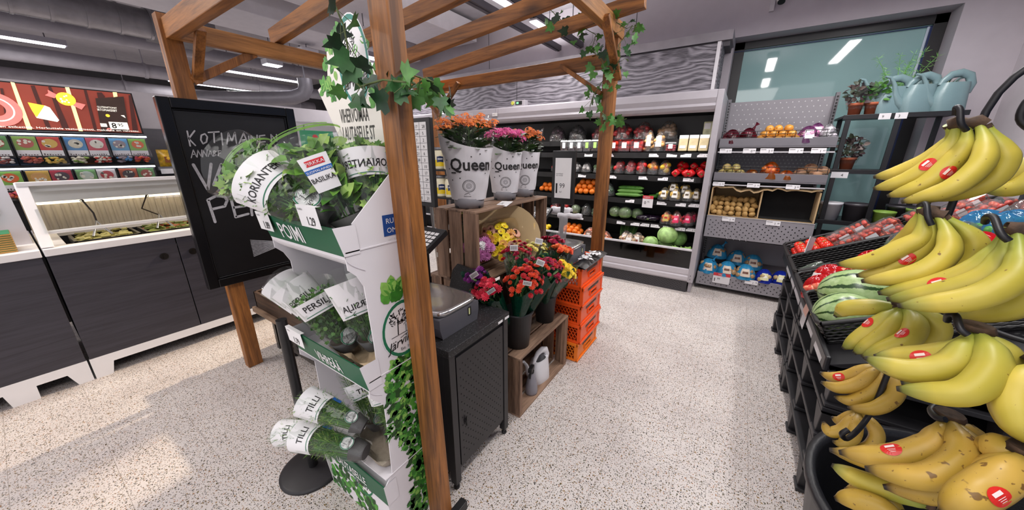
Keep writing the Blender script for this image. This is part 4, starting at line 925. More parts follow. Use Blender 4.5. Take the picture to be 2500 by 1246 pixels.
# potted herbs
herb_bag('coriander in a printed clear sleeve leaning out of the top tray toward the blackboard', (-1.04, .56, 1.30), (-1.29, .40, 1.475), .055, .105, 'cilantro', 'KORIANTERI', blue=True, band=(.44, .72), rich=1.3)
herb_bag('basil in a clear sleeve with white and blue sticker in the top tray', (-1.0, .60, 1.26), (-1.08, .53, 1.55), .048, .10, 'basil', None, logo=False, band=(.95, .97), sticker=('PIRKKA', 'BASILIKA', 'SUOMALAINEN', -.1))
herb_bag('basil in a clear sleeve behind the coriander, nearest the top tray price card', (-1.22, .64, 1.26), (-1.43, .50, 1.48), .05, .10, 'basil', None, logo=False, band=(.94, .965))
herb_bag('coriander in a white banded sleeve standing upright against the header card', (-.972, .665, 1.29), (-.995, .66, 1.55), .046, .085, 'cilantro', 'KORIANTERI', mirrored=True, band=(.5, .82), rich=.8)
herb_bag('parsley sleeve fanned out farthest over the pole in the middle tray', (-1.26, .62, .80), (-1.42, .50, 1.04), .038, .068, 'parsley', 'PERSILJA', band=(.55, .95))
herb_bag('parsley sleeve second from the pole in the middle tray', (-1.19, .61, .80), (-1.29, .49, 1.06), .038, .070, 'parsley', 'PERSILJA', band=(.6, .95))
herb_bag('parsley sleeve with bold white band at the front of the middle tray', (-1.10, .575, .815), (-1.135, .485, 1.085), .045, .078, 'parsley', 'PERSILJA', band=(.62, .84), rich=1.2)
herb_bag('parsley sleeve at the back of the middle tray', (-1.12, .72, .78), (-1.14, .70, 1.09), .042, .07, 'parsley', 'PERSILJA', band=(.6, .95))
herb_bag('parsley sleeve standing by the side panel with reversed lettering', (-.995, .61, .835), (-1.015, .55, 1.12), .042, .070, 'parsley', 'PERSILJA', mirrored=True, band=(.5, .95))
herb_bag('dill sleeve lying out of the lowest tray, on top of the others', (-.98, .51, .45), (-1.25, .40, .475), .036, .058, 'dill', 'TILLI', band=(.66, .95), blue=True)
herb_bag('dill sleeve lying behind the topmost lying one in the lowest tray', (-1.02, .54, .52), (-1.22, .43, .625), .034, .056, 'dill', 'TILLI', band=(.6, .95), blue=True)
herb_bag('dill sleeve reaching farthest out of the lowest tray above the floor', (-1.24, .50, .41), (-1.48, .41, .345), .034, .055, 'dill', 'TILLI', band=(.5, .92), blue=True)
herb_bag('dill sleeve standing upright in the lowest tray near the middle', (-1.1, .64, .40), (-1.13, .60, .71), .042, .07, 'dill', 'TILLI', band=(.55, .8))
herb_bag('dill sleeve standing upright in the lowest tray by the side panel', (-.972, .64, .405), (-.98, .61, .70), .042, .062, 'dill', None, logo=True, band=(.7, .9))
# pole with round base
t = thing('sign_stand', 'black pole on a round black base beside the herb display', 'stand', (-1.535, .53, 0))
MB().lathe([(0, 0), (.145, 0), (.145, .008), (.13, .014), (.03, .02), (0, .02)], (-1.535, .53, 0), 40).build('base', mat('#232124', .5, var=.15), t)
MB().cyl((-1.535, .53, .018), .021, .80, 18).build('pole', BLK, t)

# ================================================================ FLOWER STALL
CRW = [wood('crate_wood', '#5d4638', '#9a7c66', 'Y', 6, .65, .08), wood('crate_wood_up', '#5a4233', '#94745e', 'Z', 6, .65, .08)]
def crate(name_label, x0, x1, y0, y1, z0, z1, side=.3, base_mats=None):
    """slatted wooden crate lying on its side, open to the aisle (+x)"""
    t = thing('wooden_crate', name_label, 'crate', ((x0 + x1) / 2, (y0 + y1) / 2, z0), 'wooden crates of the flower stall')
    d = .012; w = (x1 - x0); g = .018; b = (w - 2 * g) / 3
    for nme, z in (('top_panel', z1 - d), ('bottom_panel', z0)):
        m = MB()
        for k in range(3): m.box(x0 + k * (b + g), x0 + k * (b + g) + b, y0, y1, z, z + d)
        m.build(nme, CRW[0], t, bevel=.0015)
    for y in (y0, y1 - d):
        m = MB()
        for k in range(3): m.box(x0 + k * (b + g), x0 + k * (b + g) + b, y, y + d, z0 + d, z1 - d)
        yi = y + d if y == y0 else y - .022
        for x in (x0 + .004, x1 - .034): m.box(x, x + .03, yi, yi + .022, z0 + d, z1 - d)
        m.build('end_panel', CRW[1], t, bevel=.0015)
    m = MB(); h = z1 - z0; bb = (h - .06) / 3
    for k in range(3): m.box(x0 - .011, x0, y0, y1, z0 + k * (bb + .03), z0 + k * (bb + .03) + bb)
    m.build('back_panel', CRW[0], t, bevel=.0015)
    return t
crate('low open wooden crate holding the spray bottle beside the black cabinet', -1.15, -.855, 1.37, 2.01, 0, .40)
crate('wooden crate under the kalanchoe pots with two paper bouquets inside', -1.39, -1.10, 1.316, 2.10, .80, 1.21)
crate('tall wooden crate under the bouquet crate, mostly behind the flower buckets', -1.48, -1.17, 1.33, 2.08, 0, .795)
def perforated(mb, fn, u0, u1, v0, v1, du, dv, r, mi):
    n = int((u1 - u0) / du); k = int((v1 - v0) / dv)
    for j in range(k + 1):
        for i in range(n + 1):
            u = u0 + i * du + (du / 2 if j % 2 else 0); v = v0 + j * dv
            if u > u1: continue
            mb.face([fn(u + r, v), fn(u, v + r * 1.15), fn(u - r, v), fn(u, v - r * 1.15)], mi)
CABM = mat('#1f1d20', .42, var=.1); GRAN = speckle('black_granite_top', '#1d1c1e', ['#0c0c0d', '#3a393c', '#555457', '#111112'], 210, .5, .5)
def cabinet(label, x0, x1, y0, y1, h):
    t = thing('scale_cabinet', label, 'cabinet', ((x0 + x1) / 2, (y0 + y1) / 2, 0))
    MB().box(x0, x1 - .012, y0 + .004, y1 - .004, .095, h - .035).build('body', CABM, t)
    m = MB().box(x0 - .01, x1 + .006, y0 - .006, y1 + .006, h - .035, h); m.build('top', GRAN, t, bevel=.004)
    for y in (y0, y1 - .035):
        for x in (x0, x1 - .035):
            lg = MB().box(x, x + .035, y, y + .035, .035, h - .035).build('leg', CABM, t, bevel=.002)
            m = MB().lathe([(0, 0), (.014, 0), (.014, .012), (.008, .016), (.008, .035), (0, .035)], (x + .018, y + .018, .001), 14); m.build('levelling_foot', BLACK, lg)
    m = MB().box(x1 - .012, x1 - .004, y0 + .045, y1 - .04, .115, h - .06); perforated(m, lambda u, v: V((x1 - .0035, u, v)), y0 + .065, y1 - .06, .16, h - .09, .034, .021, .0042, 1)
    d = m.build('door', [CABM, mat('#050505', .8)], t)
    MB().tube([(x1 - .004, y0 + .085, .34), (x1 + .004, y0 + .085, .34)], .009, 12).box(x1, x1 + .006, y0 + .082, y0 + .088, .315, .365).build('latch', BLACK, d)
    for y in (y1 - .09, y1 - .035): MB().box(x1 + .006, x1 + .0072, y, y + .035, h - .030, h - .018).build('sticker_remnant', PAPERW, t)
    return t
cabinet('black perforated metal cabinet carrying the nearer scale beside the near post', -1.28, -.855, .83, 1.25, .745)
cabinet('black metal cabinet behind the orange crates under the farther scale', -1.45, -1.11, 2.13, 2.58, .745)
def scale(label, x0, x1, y0, y1, z, head):
    t = thing('produce_scale', label, 'scale', ((x0 + x1) / 2, (y0 + y1) / 2, z))
    SG = mat('#5a5960', .4, .1)
    MB().prism([(y0 + .012, z), (y1 - .012, z), (y1, z + .05), (y1, z + .095), (y0, z + .095), (y0, z + .05)], x0, x1, 'x').build('body', SG, t, bevel=.006)
    m = MB(); yc, xc = (y0 + y1) / 2, (x0 + x1) / 2
    prof = [(1.0, .0), (1.03, .012), (1.03, .02), (.92, .022), (.5, .017), (.0, .016)]
    n = 40; P = []
    for r_, zz in prof:
        for j in range(n):
            a = 2 * pi * j / n; cx, sx_ = cos(a), sin(a); k = 1 / max(abs(cx) ** 6 + abs(sx_) ** 6, 1e-6) ** (1 / 6)
            P.append((xc + cx * k * r_ * (x1 - x0) / 2, yc + sx_ * k * r_ * (y1 - y0) / 2, z + .098 + zz))
    m.add(P, [(i * n + j, i * n + (j + 1) % n, (i + 1) * n + (j + 1) % n, (i + 1) * n + j) for i in range(5) for j in range(n)], 0, True)
    m.build('weighing_tray', mat('#c9c6c6', .16, .9, var=.03), t)
    MB().box(x1, x1 + .002, y1 - .075, y1 - .055, z + .045, z + .085, 0).box(x1 + .002, x1 + .003, y1 - .072, y1 - .064, z + .05, z + .08, 1).build('level_window', [BLACK, mat('#d9dca0', .4)], t)
    return t
s1 = scale('steel tray scale on the cabinet beside the near post', -1.25, -.93, .865, 1.115, .746, None)
m = MB().box(-1.48, -1.255, 1.192, 1.215, 1.235, 1.66); m.build('price_panel', BLACK, s1, bevel=.004)
m = MB(); m.box(-1.465, -1.28, 1.189, 1.192, 1.26, 1.64)
nums = [7, 14, 21, 28, 5, 2, 9, 6, 3, 10, 17, 24]
for r_ in range(12):
    z = 1.613 - r_ * .031
    m.box(-1.465, -1.28, 1.1885, 1.189, z - .007, z - .0055, 1)
    for c_ in range(4): m.text(str(nums[(r_ + c_ * 5) % 12]), (-1.455 + c_ * .047 + .008, 1.1882, z), (1, 0, 0), (0, 0, 1), .02, 1)
for c_ in range(1, 4): m.box(-1.467 + c_ * .047, -1.4655 + c_ * .047, 1.1885, 1.189, 1.26, 1.64, 1)
m.build('number_list', [PAPERW, INK], s1)
MB().cyl((-1.36, 1.205, .84), .014, .40, 12).box(-1.375, -1.345, 1.10, 1.215, .80, .84).build('pole', BLACK, s1)
m = MB(); m.M = MX.Translation((-1.28, 1.12, 1.085)) @ MX.Rotation(R(28), 4, 'X'); m.box(-.13, .105, -.075, .075, -.014, .014)
for i in range(7):
    for j in range(4): m.box(-.11 + i * .029, -.087 + i * .029, -.055 + j * .026, -.036 + j * .026, .014, .0165, 1)
m.build('keypad', [BLACK, mat('#d9d7d8', .4)], s1, bevel=.002)
s2 = scale('scale with clear rimmed tray behind the orange crates under the 1.99 sign', -1.125, -.885, 2.0, 2.33, .749, None)
m = MB().box(-1.285, -1.085, 2.525, 2.55, 1.095, 1.515); m.build('sign_frame', BLACK, s2, bevel=.005)
m = MB(); m.box(-1.255, -1.115, 2.522, 2.525, 1.145, 1.46); m.text('1', (-1.245, 2.5215, 1.185), (1, 0, 0), (0, 0, 1), .11, 1, bold=.02); m.text('99', (-1.212, 2.5215, 1.225), (1, 0, 0), (0, 0, 1), .055, 1, nar=.9)
m.text('muovikassi', (-1.245, 2.5215, 1.335), (1, 0, 0), (0, 0, 1), .014, 1); m.text('ISO KASSI', (-1.245, 2.5215, 1.32), (1, 0, 0), (0, 0, 1), .014, 1); m.text('kpl', (-1.212, 2.5215, 1.19), (1, 0, 0), (0, 0, 1), .018, 1)
m.build('price_card', [PAPERW, INK], s2)
MB().cyl((-1.185, 2.54, .84), .016, .30, 12).build('pole', BLACK, s2)
MB().tube([(-1.30, 2.50, 1.005), (-1.02, 2.50, 1.005)], .006, 8).tube([(-1.30, 2.56, 1.03), (-1.10, 2.56, 1.03)], .006, 8).build('roll_holder', BLACK, s2)
m = MB(); m.M = MX.Translation((-1.345, 2.42, 1.02)) @ MX.Rotation(R(30), 4, 'X'); m.box(-.09, .10, -.07, .07, -.012, .012)
for i in range(5):
    for j in range(4): m.box(-.03 + i * .024, -.012 + i * .024, -.05 + j * .026, -.033 + j * .026, .012, .014, 1)
m.build('keypad', [BLACK, mat('#d9d7d8', .4)], s2, bevel=.002)
BAGM = mat('#d8d5da', .4, var=.08, vs=20)
def bagroll(label, a, b, r, strip):
    t = thing('bag_roll', label, 'bag roll', a, 'rolls of produce bags')
    m = MB(); a, b = V(a), V(b); m.tube([a.lerp(b, q / 8) + V((0, 0, .003 * sin(q * 2))) for q in range(9)], [r * (1 + .05 * sin(q * 3)) for q in range(9)], 16); m.build('roll', BAGM, t)
    if strip:
        x0 = a.x + .02; m = MB().grid(lambda i, j: V((x0 + .075 * i, a.y - .03 + .01 * sin(7 * i + 5 * j), a.z - .2 * j)), 6, 6); m.build('loose_bags', film('bag_film', '#f4f4f6', .12, .2, opaq=.5, ocol='#d8d6da'), t)
bagroll('white roll of produce bags with bags hanging from it at the farther scale', (-1.20, 2.50, 1.005), (-1.0, 2.50, 1.015), .022, True)
bagroll('thicker white bag roll behind the hanging one at the farther scale', (-1.29, 2.57, 1.03), (-1.12, 2.57, 1.03), .034, False)

# ---- kalanchoes in printed white sleeves
QW = mat('#d6d3d7', .4, var=.03, vs=8); QG = mat('#8a888d', .4); KL = mat('#35542c', .45, var=.2, vs=30); KL2 = mat('#4f7038', .45, var=.2, vs=30)
def kalanchoe(label, c, r0, r1, hp, ht, cols, yaw, seed, fullness=1.0):
    c = V(c); rr = random.Random(seed); t = thing('potted_kalanchoe', label, 'potted flower', c, 'kalanchoes on the wooden crate')
    u = V((cos(yaw), sin(yaw), 0)); w = V((0, 0, 1)).cross(u); rad = lambda z: r0 + (r1 - r0) * (z / ht) ** 1.05
    fl = lambda a, z, k=1.0: c + (u * cos(a) * (.85) + w * sin(a)) * rad(z) * k + V((0, 0, z))
    m = MB(); m.lathe([(0, 0), (r0 * .93, 0), (r0 * 1.0, .05), (r0 * .95, .055), (0, .055)], c, 28)
    for a in (-.75, .8): p = fl(a, .003); m.box(p.x - .008, p.x + .008, p.y - .006, p.y + .006, c.z + .0005, c.z + .010, 1)
    m.build('pot', [QG, BLACK], t)
    rim = lambda a: hp - .035 * sin(a) - .012 * cos(2 * a)       # paper edge, higher on one side
    wr = lambda a, q: .0035 * sin(3 * a + 14 * q) + .003 * sin(7 * a - 10 * q + seed)
    m = MB(); m.grid(lambda i, j: fl(2 * pi * i, .045 + (rim(2 * pi * i) - .045) * j, 1.03 + wr(2 * pi * i, j) / .08 * .35), 48, 12); m.build('paper_sleeve', QW, t)
    m = MB()
    S = lambda x, z, e=.0: fl(x / rad(z), z, 1.07) + u * e
    zq = hp * .60; sz = r1 * .52
    tmap(m, 'Queen', lambda x, y: S(x + .03, zq + y), sz, 0, 'c', .95, .02)
    qx = .03 - sz * 1.26
    m.add([S(qx + dx, zq + dz) for dx, dz in ((0, -.016), (.028, -.016), (.028, -.010), (0, -.010))], [(0, 1, 2, 3)], 0); m.build('printed_name', INK, t); m = MB()
    for x, z in ((-.07, .75), (-.05, .45), (-.06, .62), (.02, .80), (.07, .55), (.05, .84), (-.02, .48)): m.add([S(x * r1 / .11 + .0035 * cos(2 * pi * k / 8), hp * z + .0035 * sin(2 * pi * k / 8)) for k in range(8)], [tuple(range(8))], 0)
    m.build('printed_dots', INK, t); m = MB()
    for r_a, r_b in ((.030, .032), (.024, .025), (.012, .0135), (.006, .0075)):
        P = [S(.012 + r_ * cos(2 * pi * k / 24), hp * .36 + r_ * sin(2 * pi * k / 24)) for r_ in (r_a, r_b) for k in range(24)]; m.add(P, [(k, (k + 1) % 24, 24 + (k + 1) % 24, 24 + k) for k in range(24)], 0)
    for k in range(26):
        a = 2 * pi * k / 26; P = [S(.012 + r_ * cos(a + d_), hp * .36 + r_ * sin(a + d_)) for r_, d_ in ((.0265, 0), (.0295, .02), (.0295, .07), (.0265, .05))]; m.add(P, [(0, 1, 2, 3)], 0)
    m.build('printed_stamp', INK, t); m = MB()
    for x0, z0, x1, z1 in ((-.010, .078, .008, .084), (.008, .084, .016, .076), (-.01, .078, -.01, .066), (.008, .074, .008, .066), (.014, .076, .014, .066), (-.014, .072, -.01, .078), (-.016, .066, .02, .066)):
        d = .0012; m.add([S(x0, z0 - d), S(x1, z1 - d), S(x1, z1 + d), S(x0, z0 + d)], [(0, 1, 2, 3)], 0)
    m.build('printed_animal', INK, t)
    m = MB(); m.grid(lambda i, j: fl(2 * pi * i, rim(2 * pi * i) + (ht + .012 * sin(4 * pi * i) - rim(2 * pi * i)) * j, 1.03), 32, 4); m.build('clear_sleeve', film('flower_sleeve', '#ffffff', .05, .08, wrinkle=14), t)
    m = MB(); zt = hp + (ht - hp) * .40
    for k in range(int(110 * fullness)):
        a = rr.uniform(0, 2 * pi); e = sqrt(rr.random()) * .92; z = rr.uniform(hp * .86, zt + .012); p = fl(a, z, e * .8); o = fl(a, z, 1) - fl(a, z, 0)
        leaf(m, 'oval', p, o.normalized() * .8 + V((0, 0, .5)) + rdir(rr) * .3, V((0, 0, 1)) + o.normalized() * .5, .066, rr.choice((0, 1)), .2, .3)
    for k in range(30): a = rr.uniform(0, 2 * pi); e = rr.random() * .8; m.bar(fl(a, hp * .6, .3), fl(a, zt + .02, e), .003, .003, 1)
    m.build('leaves', [KL, KL2], t)
    m = MB()
    for k in range(int(46 * fullness)):
        a = 2.4 * k; e = sqrt((k + .5) / (46 * fullness)) * 1.0; top = zt + .012 + .04 * (1 - e * e) + rr.uniform(-.02, .02); cc = fl(a, min(ht - .02, top), e)
        for q in range(20):
            d = rdir(rr); d.z = abs(d.z) * 1.2; p = cc + V((d.x * .027, d.y * .027, d.z * .018)); n = (d + V((0, 0, .5)) + V((-cc.x, -cc.y, CAMH - cc.z)).normalized() * .6).normalized(); a1, b1 = perp(n); f = rr.uniform(.007, .0105)
            m.add([p + n * .001] + [p + (a1 * cos(pi * j / 4) + b1 * sin(pi * j / 4)) * f * (1.0 if j % 2 == 0 else .45) for j in range(8)], [(0, 1 + j, 1 + (j + 1) % 8) for j in range(8)], rr.choice((0, 0, 1)))
    m.build('blossoms', [mat(cols[0], .55, var=.12, vs=50), mat(cols[1], .55, var=.12, vs=50)], t)
    return t
cyaw = lambda x, y: atan2(-y, -x)
kalanchoe('largest orange kalanchoe in white printed sleeve, nearest the near post', (-1.235, 1.43, 1.212), .085, .165, .335, .50, ('#dc6a1e', '#ea8430'), cyaw(-1.24, 1.43) - .12, 1)
kalanchoe('pink kalanchoe in white printed sleeve between the two orange ones', (-1.25, 1.80, 1.212), .075, .125, .315, .43, ('#dd3f8c', '#ec6aa6'), cyaw(-1.25, 1.8) - .1, 2, .8)
kalanchoe('orange kalanchoe in white printed sleeve farthest along the crate top', (-1.24, 2.02, 1.212), .07, .125, .315, .45, ('#d8641c', '#e67c2c'), cyaw(-1.24, 2.02) - .1, 3, .8)
m = MB(); m.M = MX.Translation((-1.13, 1.62, 1.213)) @ MX.Rotation(R(15), 4, 'Z') @ MX.Rotation(R(6), 4, 'X'); m.box(-.035, .035, -.06, .06, 0, .001).text('2', (-.005, -.02, .0015), (0, 1, 0), (-1, 0, 0), .035, 1).text('75', (-.005, .0, .0015), (0, 1, 0), (-1, 0, 0), .02, 1)
m.build('price_card', [PAPERW, INK], None, 'white price card lying on the crate top between the kalanchoe sleeves', 'price card')

# ---- bouquets
def bloom(m, c, n, r, mi, kind, rr):
    n = n.normalized(); a, b = perp(n); c = V(c)
    if kind == 'daisy':
        for k in range(14):
            t_ = 2 * pi * k / 14; d = a * cos(t_) + b * sin(t_); s_ = n.cross(d) * r * .17
            m.add([c + d * r * .2 - s_ * .6, c + d * r * .2 + s_ * .6, c + d * r * .8 + s_ + n * r * .18, c + d * r + n * r * .12, c + d * r * .8 - s_ + n * r * .18], [(0, 4, 3, 2, 1)], mi)
        m.ball(c + n * r * .05, r * .26, 8, 5, mi + 1)
    elif kind == 'mum':
        for lay, (q, hh, k_) in enumerate(((1, .05, 14), (.75, .25, 12), (.5, .42, 9), (.25, .52, 6))):
            for k in range(k_):
                t_ = 2 * pi * (k + .5 * lay) / k_; d = a * cos(t_) + b * sin(t_); s_ = n.cross(d) * r * .15
                m.add([c + n * r * hh * .6 - s_ * .3, c + n * r * hh * .6 + s_ * .3, c + d * r * q * .85 + s_ + n * r * hh, c + d * r * q + n * r * (hh + .06), c + d * r * q * .85 - s_ + n * r * hh], [(0, 4, 3, 2, 1)], mi)
    else:  # carnation or rose: ruffled overlapping cups
        for lay, (q, hh) in enumerate(((1, .1), (.78, .35), (.52, .55), (.26, .68))):
            k_ = 10 if kind == 'carnation' else 6; P = []
            for k in range(k_ * 2):
                t_ = pi * k / k_ + lay; d = a * cos(t_) + b * sin(t_); e = 1 + (.22 if k % 2 else -.12) * (1 if kind == 'carnation' else .45)
                P.append(c + d * r * q * e + n * r * (hh + (.12 if k % 2 else 0)))
            base = c + n * r * (hh - .45); N_ = len(P); m.add([base] + P, [(0, 1 + k, 1 + (k + 1) % N_) for k in range(N_)], mi, True)
def bouquet(label, base, top, r1, wrap, blooms, group, kind, cols, nbl, seed, r=.022, tagged=True, leafn=40, paper=None, hoff=.0, spread=.95, dome=.35):
    base, top = V(base), V(top); d = (top - base).normalized(); h = (top - base).length; rr = random.Random(seed)
    u = V((0, 0, CAMH)) - base; u = (u - d * u.dot(d)).normalized(); w = d.cross(u)
    t = thing('bouquet', label, 'bouquet', base, group); r0 = .022
    P = lambda a, q, k=1.0: base + d * (h * q) + (u * cos(a) + w * sin(a)) * (r0 + (r1 - r0) * q ** 1.2) * k
    m = MB(); fr = lambda a: 1 + .08 * sin(4 * a + seed) + .12 * (-cos(a))
    m.grid(lambda i, j: P(2 * pi * i, j * fr(2 * pi * i), 1.05 + .05 * sin(9 * 2 * pi * i) * j), 40, 6); m.build('wrapping', wrap, t)
    if paper:
        m = MB(); m.grid(lambda i, j: P(pi * .35 + 1.3 * pi * i, .25 + 1.0 * j * (1 + .1 * sin(5 * i)), 1.0 + .45 * j * j), 20, 6); m.build('paper_collar', paper, t)
    m = MB()
    for k in range(10): a = 2.4 * k; m.bar(P(a, .02, .5), P(a, .9, .6), .003, .003, 0)
    for k in range(leafn):
        a = rr.uniform(0, 2 * pi); q = rr.uniform(.45, 1.0); p = P(a, q, sqrt(rr.random()) * .9); leaf(m, 'slim' if kind == 'carnation' else 'oval', p, d + rdir(rr) * .6, rdir(rr) + u, .05, rr.choice((0, 1)))
    m.build('leaves', [KL, mat('#5d7c4a', .5, var=.2, vs=30)], t)
    m = MB()
    for k in range(nbl):
        a = 2.4 * k + rr.uniform(-.3, .3); e = sqrt((k + .5) / nbl) * spread; p = P(a, 1.0 + hoff + rr.uniform(-.05, .05), e) + d * (r1 * dome * (1 - e * e))
        n = d + (P(a, 1, e) - P(0, 1, 0)) * 7 + rdir(rr) * .25 + u * .25
        ci = rr.choice(blooms); bloom(m, p, n, r * rr.uniform(.8, 1.15), ci, kind, rr)
    m.build('blossoms', [mat(c_, .55, var=.1, vs=50) for c_ in cols], t)
    if tagged:
        a0 = rr.uniform(-.5, .5); c_ = P(a0, 1.12, .95); m = MB(); x_ = w; y_ = (d + u * .2).normalized()
        q = lambda x, y, e=0: c_ + x_ * x + y_ * y + u * e
        m.face([q(-.022, -.015), q(.022, -.015), q(.022, .02), q(-.022, .02)])
        for k in range(9): m.face([q(-.017 + k * .004, -.008, .0008), q(-.0155 + k * .004, -.008, .0008), q(-.0155 + k * .004, .013, .0008), q(-.017 + k * .004, .013, .0008)], 1)
        m.build('barcode_tag', [PAPERW, INK], t)
    return t
GFILM = film('green_cellophane', '#3f8f6a', .16, .1, opaq=.45, ocol='#124a38', wrinkle=16)
CFILM = film('clear_cellophane', '#f2faf5', .18, .08, opaq=.06, ocol='#cfe0d4', wrinkle=14)
KRAFT = film('kraft_tissue', '#e8d2aa', .05, .4, opaq=.72, ocol='#d9bf94', wrinkle=10); PINKP = film('pink_tissue', '#e8a8a0', .05, .4, opaq=.8, ocol='#cf8a84', wrinkle=10)
g = 'paper wrapped bouquets in the wooden crate'
bouquet('yellow and peach bouquet in kraft paper leaning out of the upper crate', (-1.30, 1.75, .85), (-1.16, 1.62, .985), .12, KRAFT, [0, 2, 4, 2], g, 'daisy', ('#d8a088', '#5a2a20', '#f4d820', '#e8c030', '#e8a850', '#a06020'), 30, 21, .029, False, 14, KRAFT)
bouquet('pink and white bouquet in pink paper beside the kraft one', (-1.29, 1.53, .84), (-1.18, 1.43, .97), .078, PINKP, [0, 2, 0], g, 'mum', ('#b868a0', '#b868a0', '#ece8e8', '#ece8e8'), 16, 22, .034, False, 10)
bouquet('small yellow green bouquet at the back of the upper crate', (-1.34, 1.46, .83), (-1.34, 1.52, 1.12), .06, CFILM, [0], g, 'mum', ('#b8b428', '#c8c838'), 9, 23, .028, False, 16)
bucket = lambda label, c, r0, r1, h: MB().lathe([(0, 0), (r0, 0), (r1, h), (r1 * 1.05, h), (r1 * 1.05, h - .012), (r1 * .99, h - .012)] + [(r1 * .95, h), (r0 * .95, .01), (0, .01)], c, 32).build('flower_bucket', mat('#29282b', .5, var=.1), None, label, 'bucket', 'black flower buckets')
bucket('larger black bucket of red carnations on the low crate', (-.955, 1.50, .401), .068, .088, .225)
bucket('smaller black bucket of yellow roses on the low crate', (-.965, 1.86, .401), .06, .075, .19)
g = 'cellophane bouquets in the buckets'
C1 = ('#b81c26', '#d2401f', '#a8123f', '#d85058')
bouquet('orange red carnations in green cellophane at the front of the larger bucket', (-.945, 1.48, .53), (-.86, 1.42, .86), .085, GFILM, [0, 1, 1], g, 'carnation', C1, 48, 31, .014, True, 90, spread=1.25, dome=.7)
bouquet('magenta red carnations in green cellophane at the aisle side of the larger bucket', (-.94, 1.53, .53), (-.84, 1.60, .87), .085, GFILM, [0, 2, 2, 1], g, 'carnation', C1, 44, 32, .014, True, 90, spread=1.25, dome=.7)
bouquet('red carnations with barcode tag behind in the larger bucket', (-.97, 1.53, .53), (-1.0, 1.56, .94), .08, CFILM, [0, 2], g, 'carnation', C1, 36, 33, .014, True, 70, spread=1.2, dome=.7)
bouquet('crimson carnations in green cellophane leaning over the cabinet edge', (-.98, 1.46, .53), (-1.0, 1.27, .82), .07, GFILM, [0, 1], g, 'carnation', ('#b81430', '#d83048', '#a82a78'), 18, 34, .019, True, 50)
bouquet('purple carnations deepest over the cabinet behind the crimson ones', (-1.01, 1.47, .55), (-1.09, 1.30, .87), .06, GFILM, [0], g, 'carnation', ('#7a2078', '#93307f'), 16, 35, .017, True, 40)
bouquet('cream yellow carnations in clear cellophane between the buckets', (-.985, 1.57, .53), (-.98, 1.72, .93), .08, CFILM, [0, 1], g, 'carnation', ('#efe9a8', '#e8d878'), 32, 36, .015, True, 60, spread=1.15, dome=.6)
bouquet('yellow roses in clear cellophane at the front of the smaller bucket', (-.955, 1.86, .52), (-.84, 1.86, .79), .075, CFILM, [0, 1], g, 'rose', ('#f2c414', '#f6d63c'), 20, 37, .026, False, 36)
bouquet('orange roses behind the yellow ones in the smaller bucket', (-.965, 1.88, .52), (-.90, 1.94, .88), .07, CFILM, [0, 1], g, 'rose', ('#e8572c', '#ee7a3c'), 16, 38, .024, False, 30)
bouquet('dark pink roses at the back of the smaller bucket by the scale', (-.98, 1.88, .52), (-.98, 1.98, .92), .07, CFILM, [0], g, 'rose', ('#b81a48', '#c83058'), 16, 39, .024, False, 30)
bouquet('red mixed carnations in green cellophane between roses and larger bucket', (-.955, 1.83, .52), (-.87, 1.74, .83), .065, GFILM, [0, 1], g, 'carnation', C1, 30, 40, .014, False, 60, spread=1.2, dome=.6)
# black mat leaning on the crate
m = MB(); m.M = MX.Translation((-1.20, 1.285, .748)) @ MX.Rotation(R(-16), 4, 'Z') @ MX.Rotation(R(-14), 4, 'X'); m.box(-.09, .12, -.02, 0, 0, .16); m.build('textured_panel', GRAN, None, 'black speckled panel leaning behind the nearer scale against the crate', 'panel', bevel=.003)

# ---- spray bottle and watering can in the low crate
t = thing('spray_bottle', 'grey spray bottle with black trigger head in the low crate', 'spray bottle', (-.905, 1.59, .013))
MB().lathe([(0, 0), (.038, 0), (.040, .012), (.039, .05), (.030, .10), (.016, .138), (.013, .15), (0, .15)], (-.905, 1.59, .013), 24).build('bottle', mat('#85828a', .35), t)
m = MB(); c = V((-.905, 1.59, .163)); m.cyl(c, .016, .018, 14); dv = V((.25, -.97, 0)).normalized()
m.bar(c + V((0, 0, .03)) - dv * .02, c + V((0, 0, .038)) + dv * .045, .026, .028); m.bar(c + V((0, 0, .018)) - dv * .022, c + V((0, 0, .04)) - dv * .018, .022, .02)
m.tube([c + V((0, 0, .022)) + dv * .02, c + V((0, 0, .0)) + dv * .034, c + V((0, 0, -.02)) + dv * .04], [.006, .006, .005], 8); m.build('trigger_head', BLACK, t, bevel=.004)
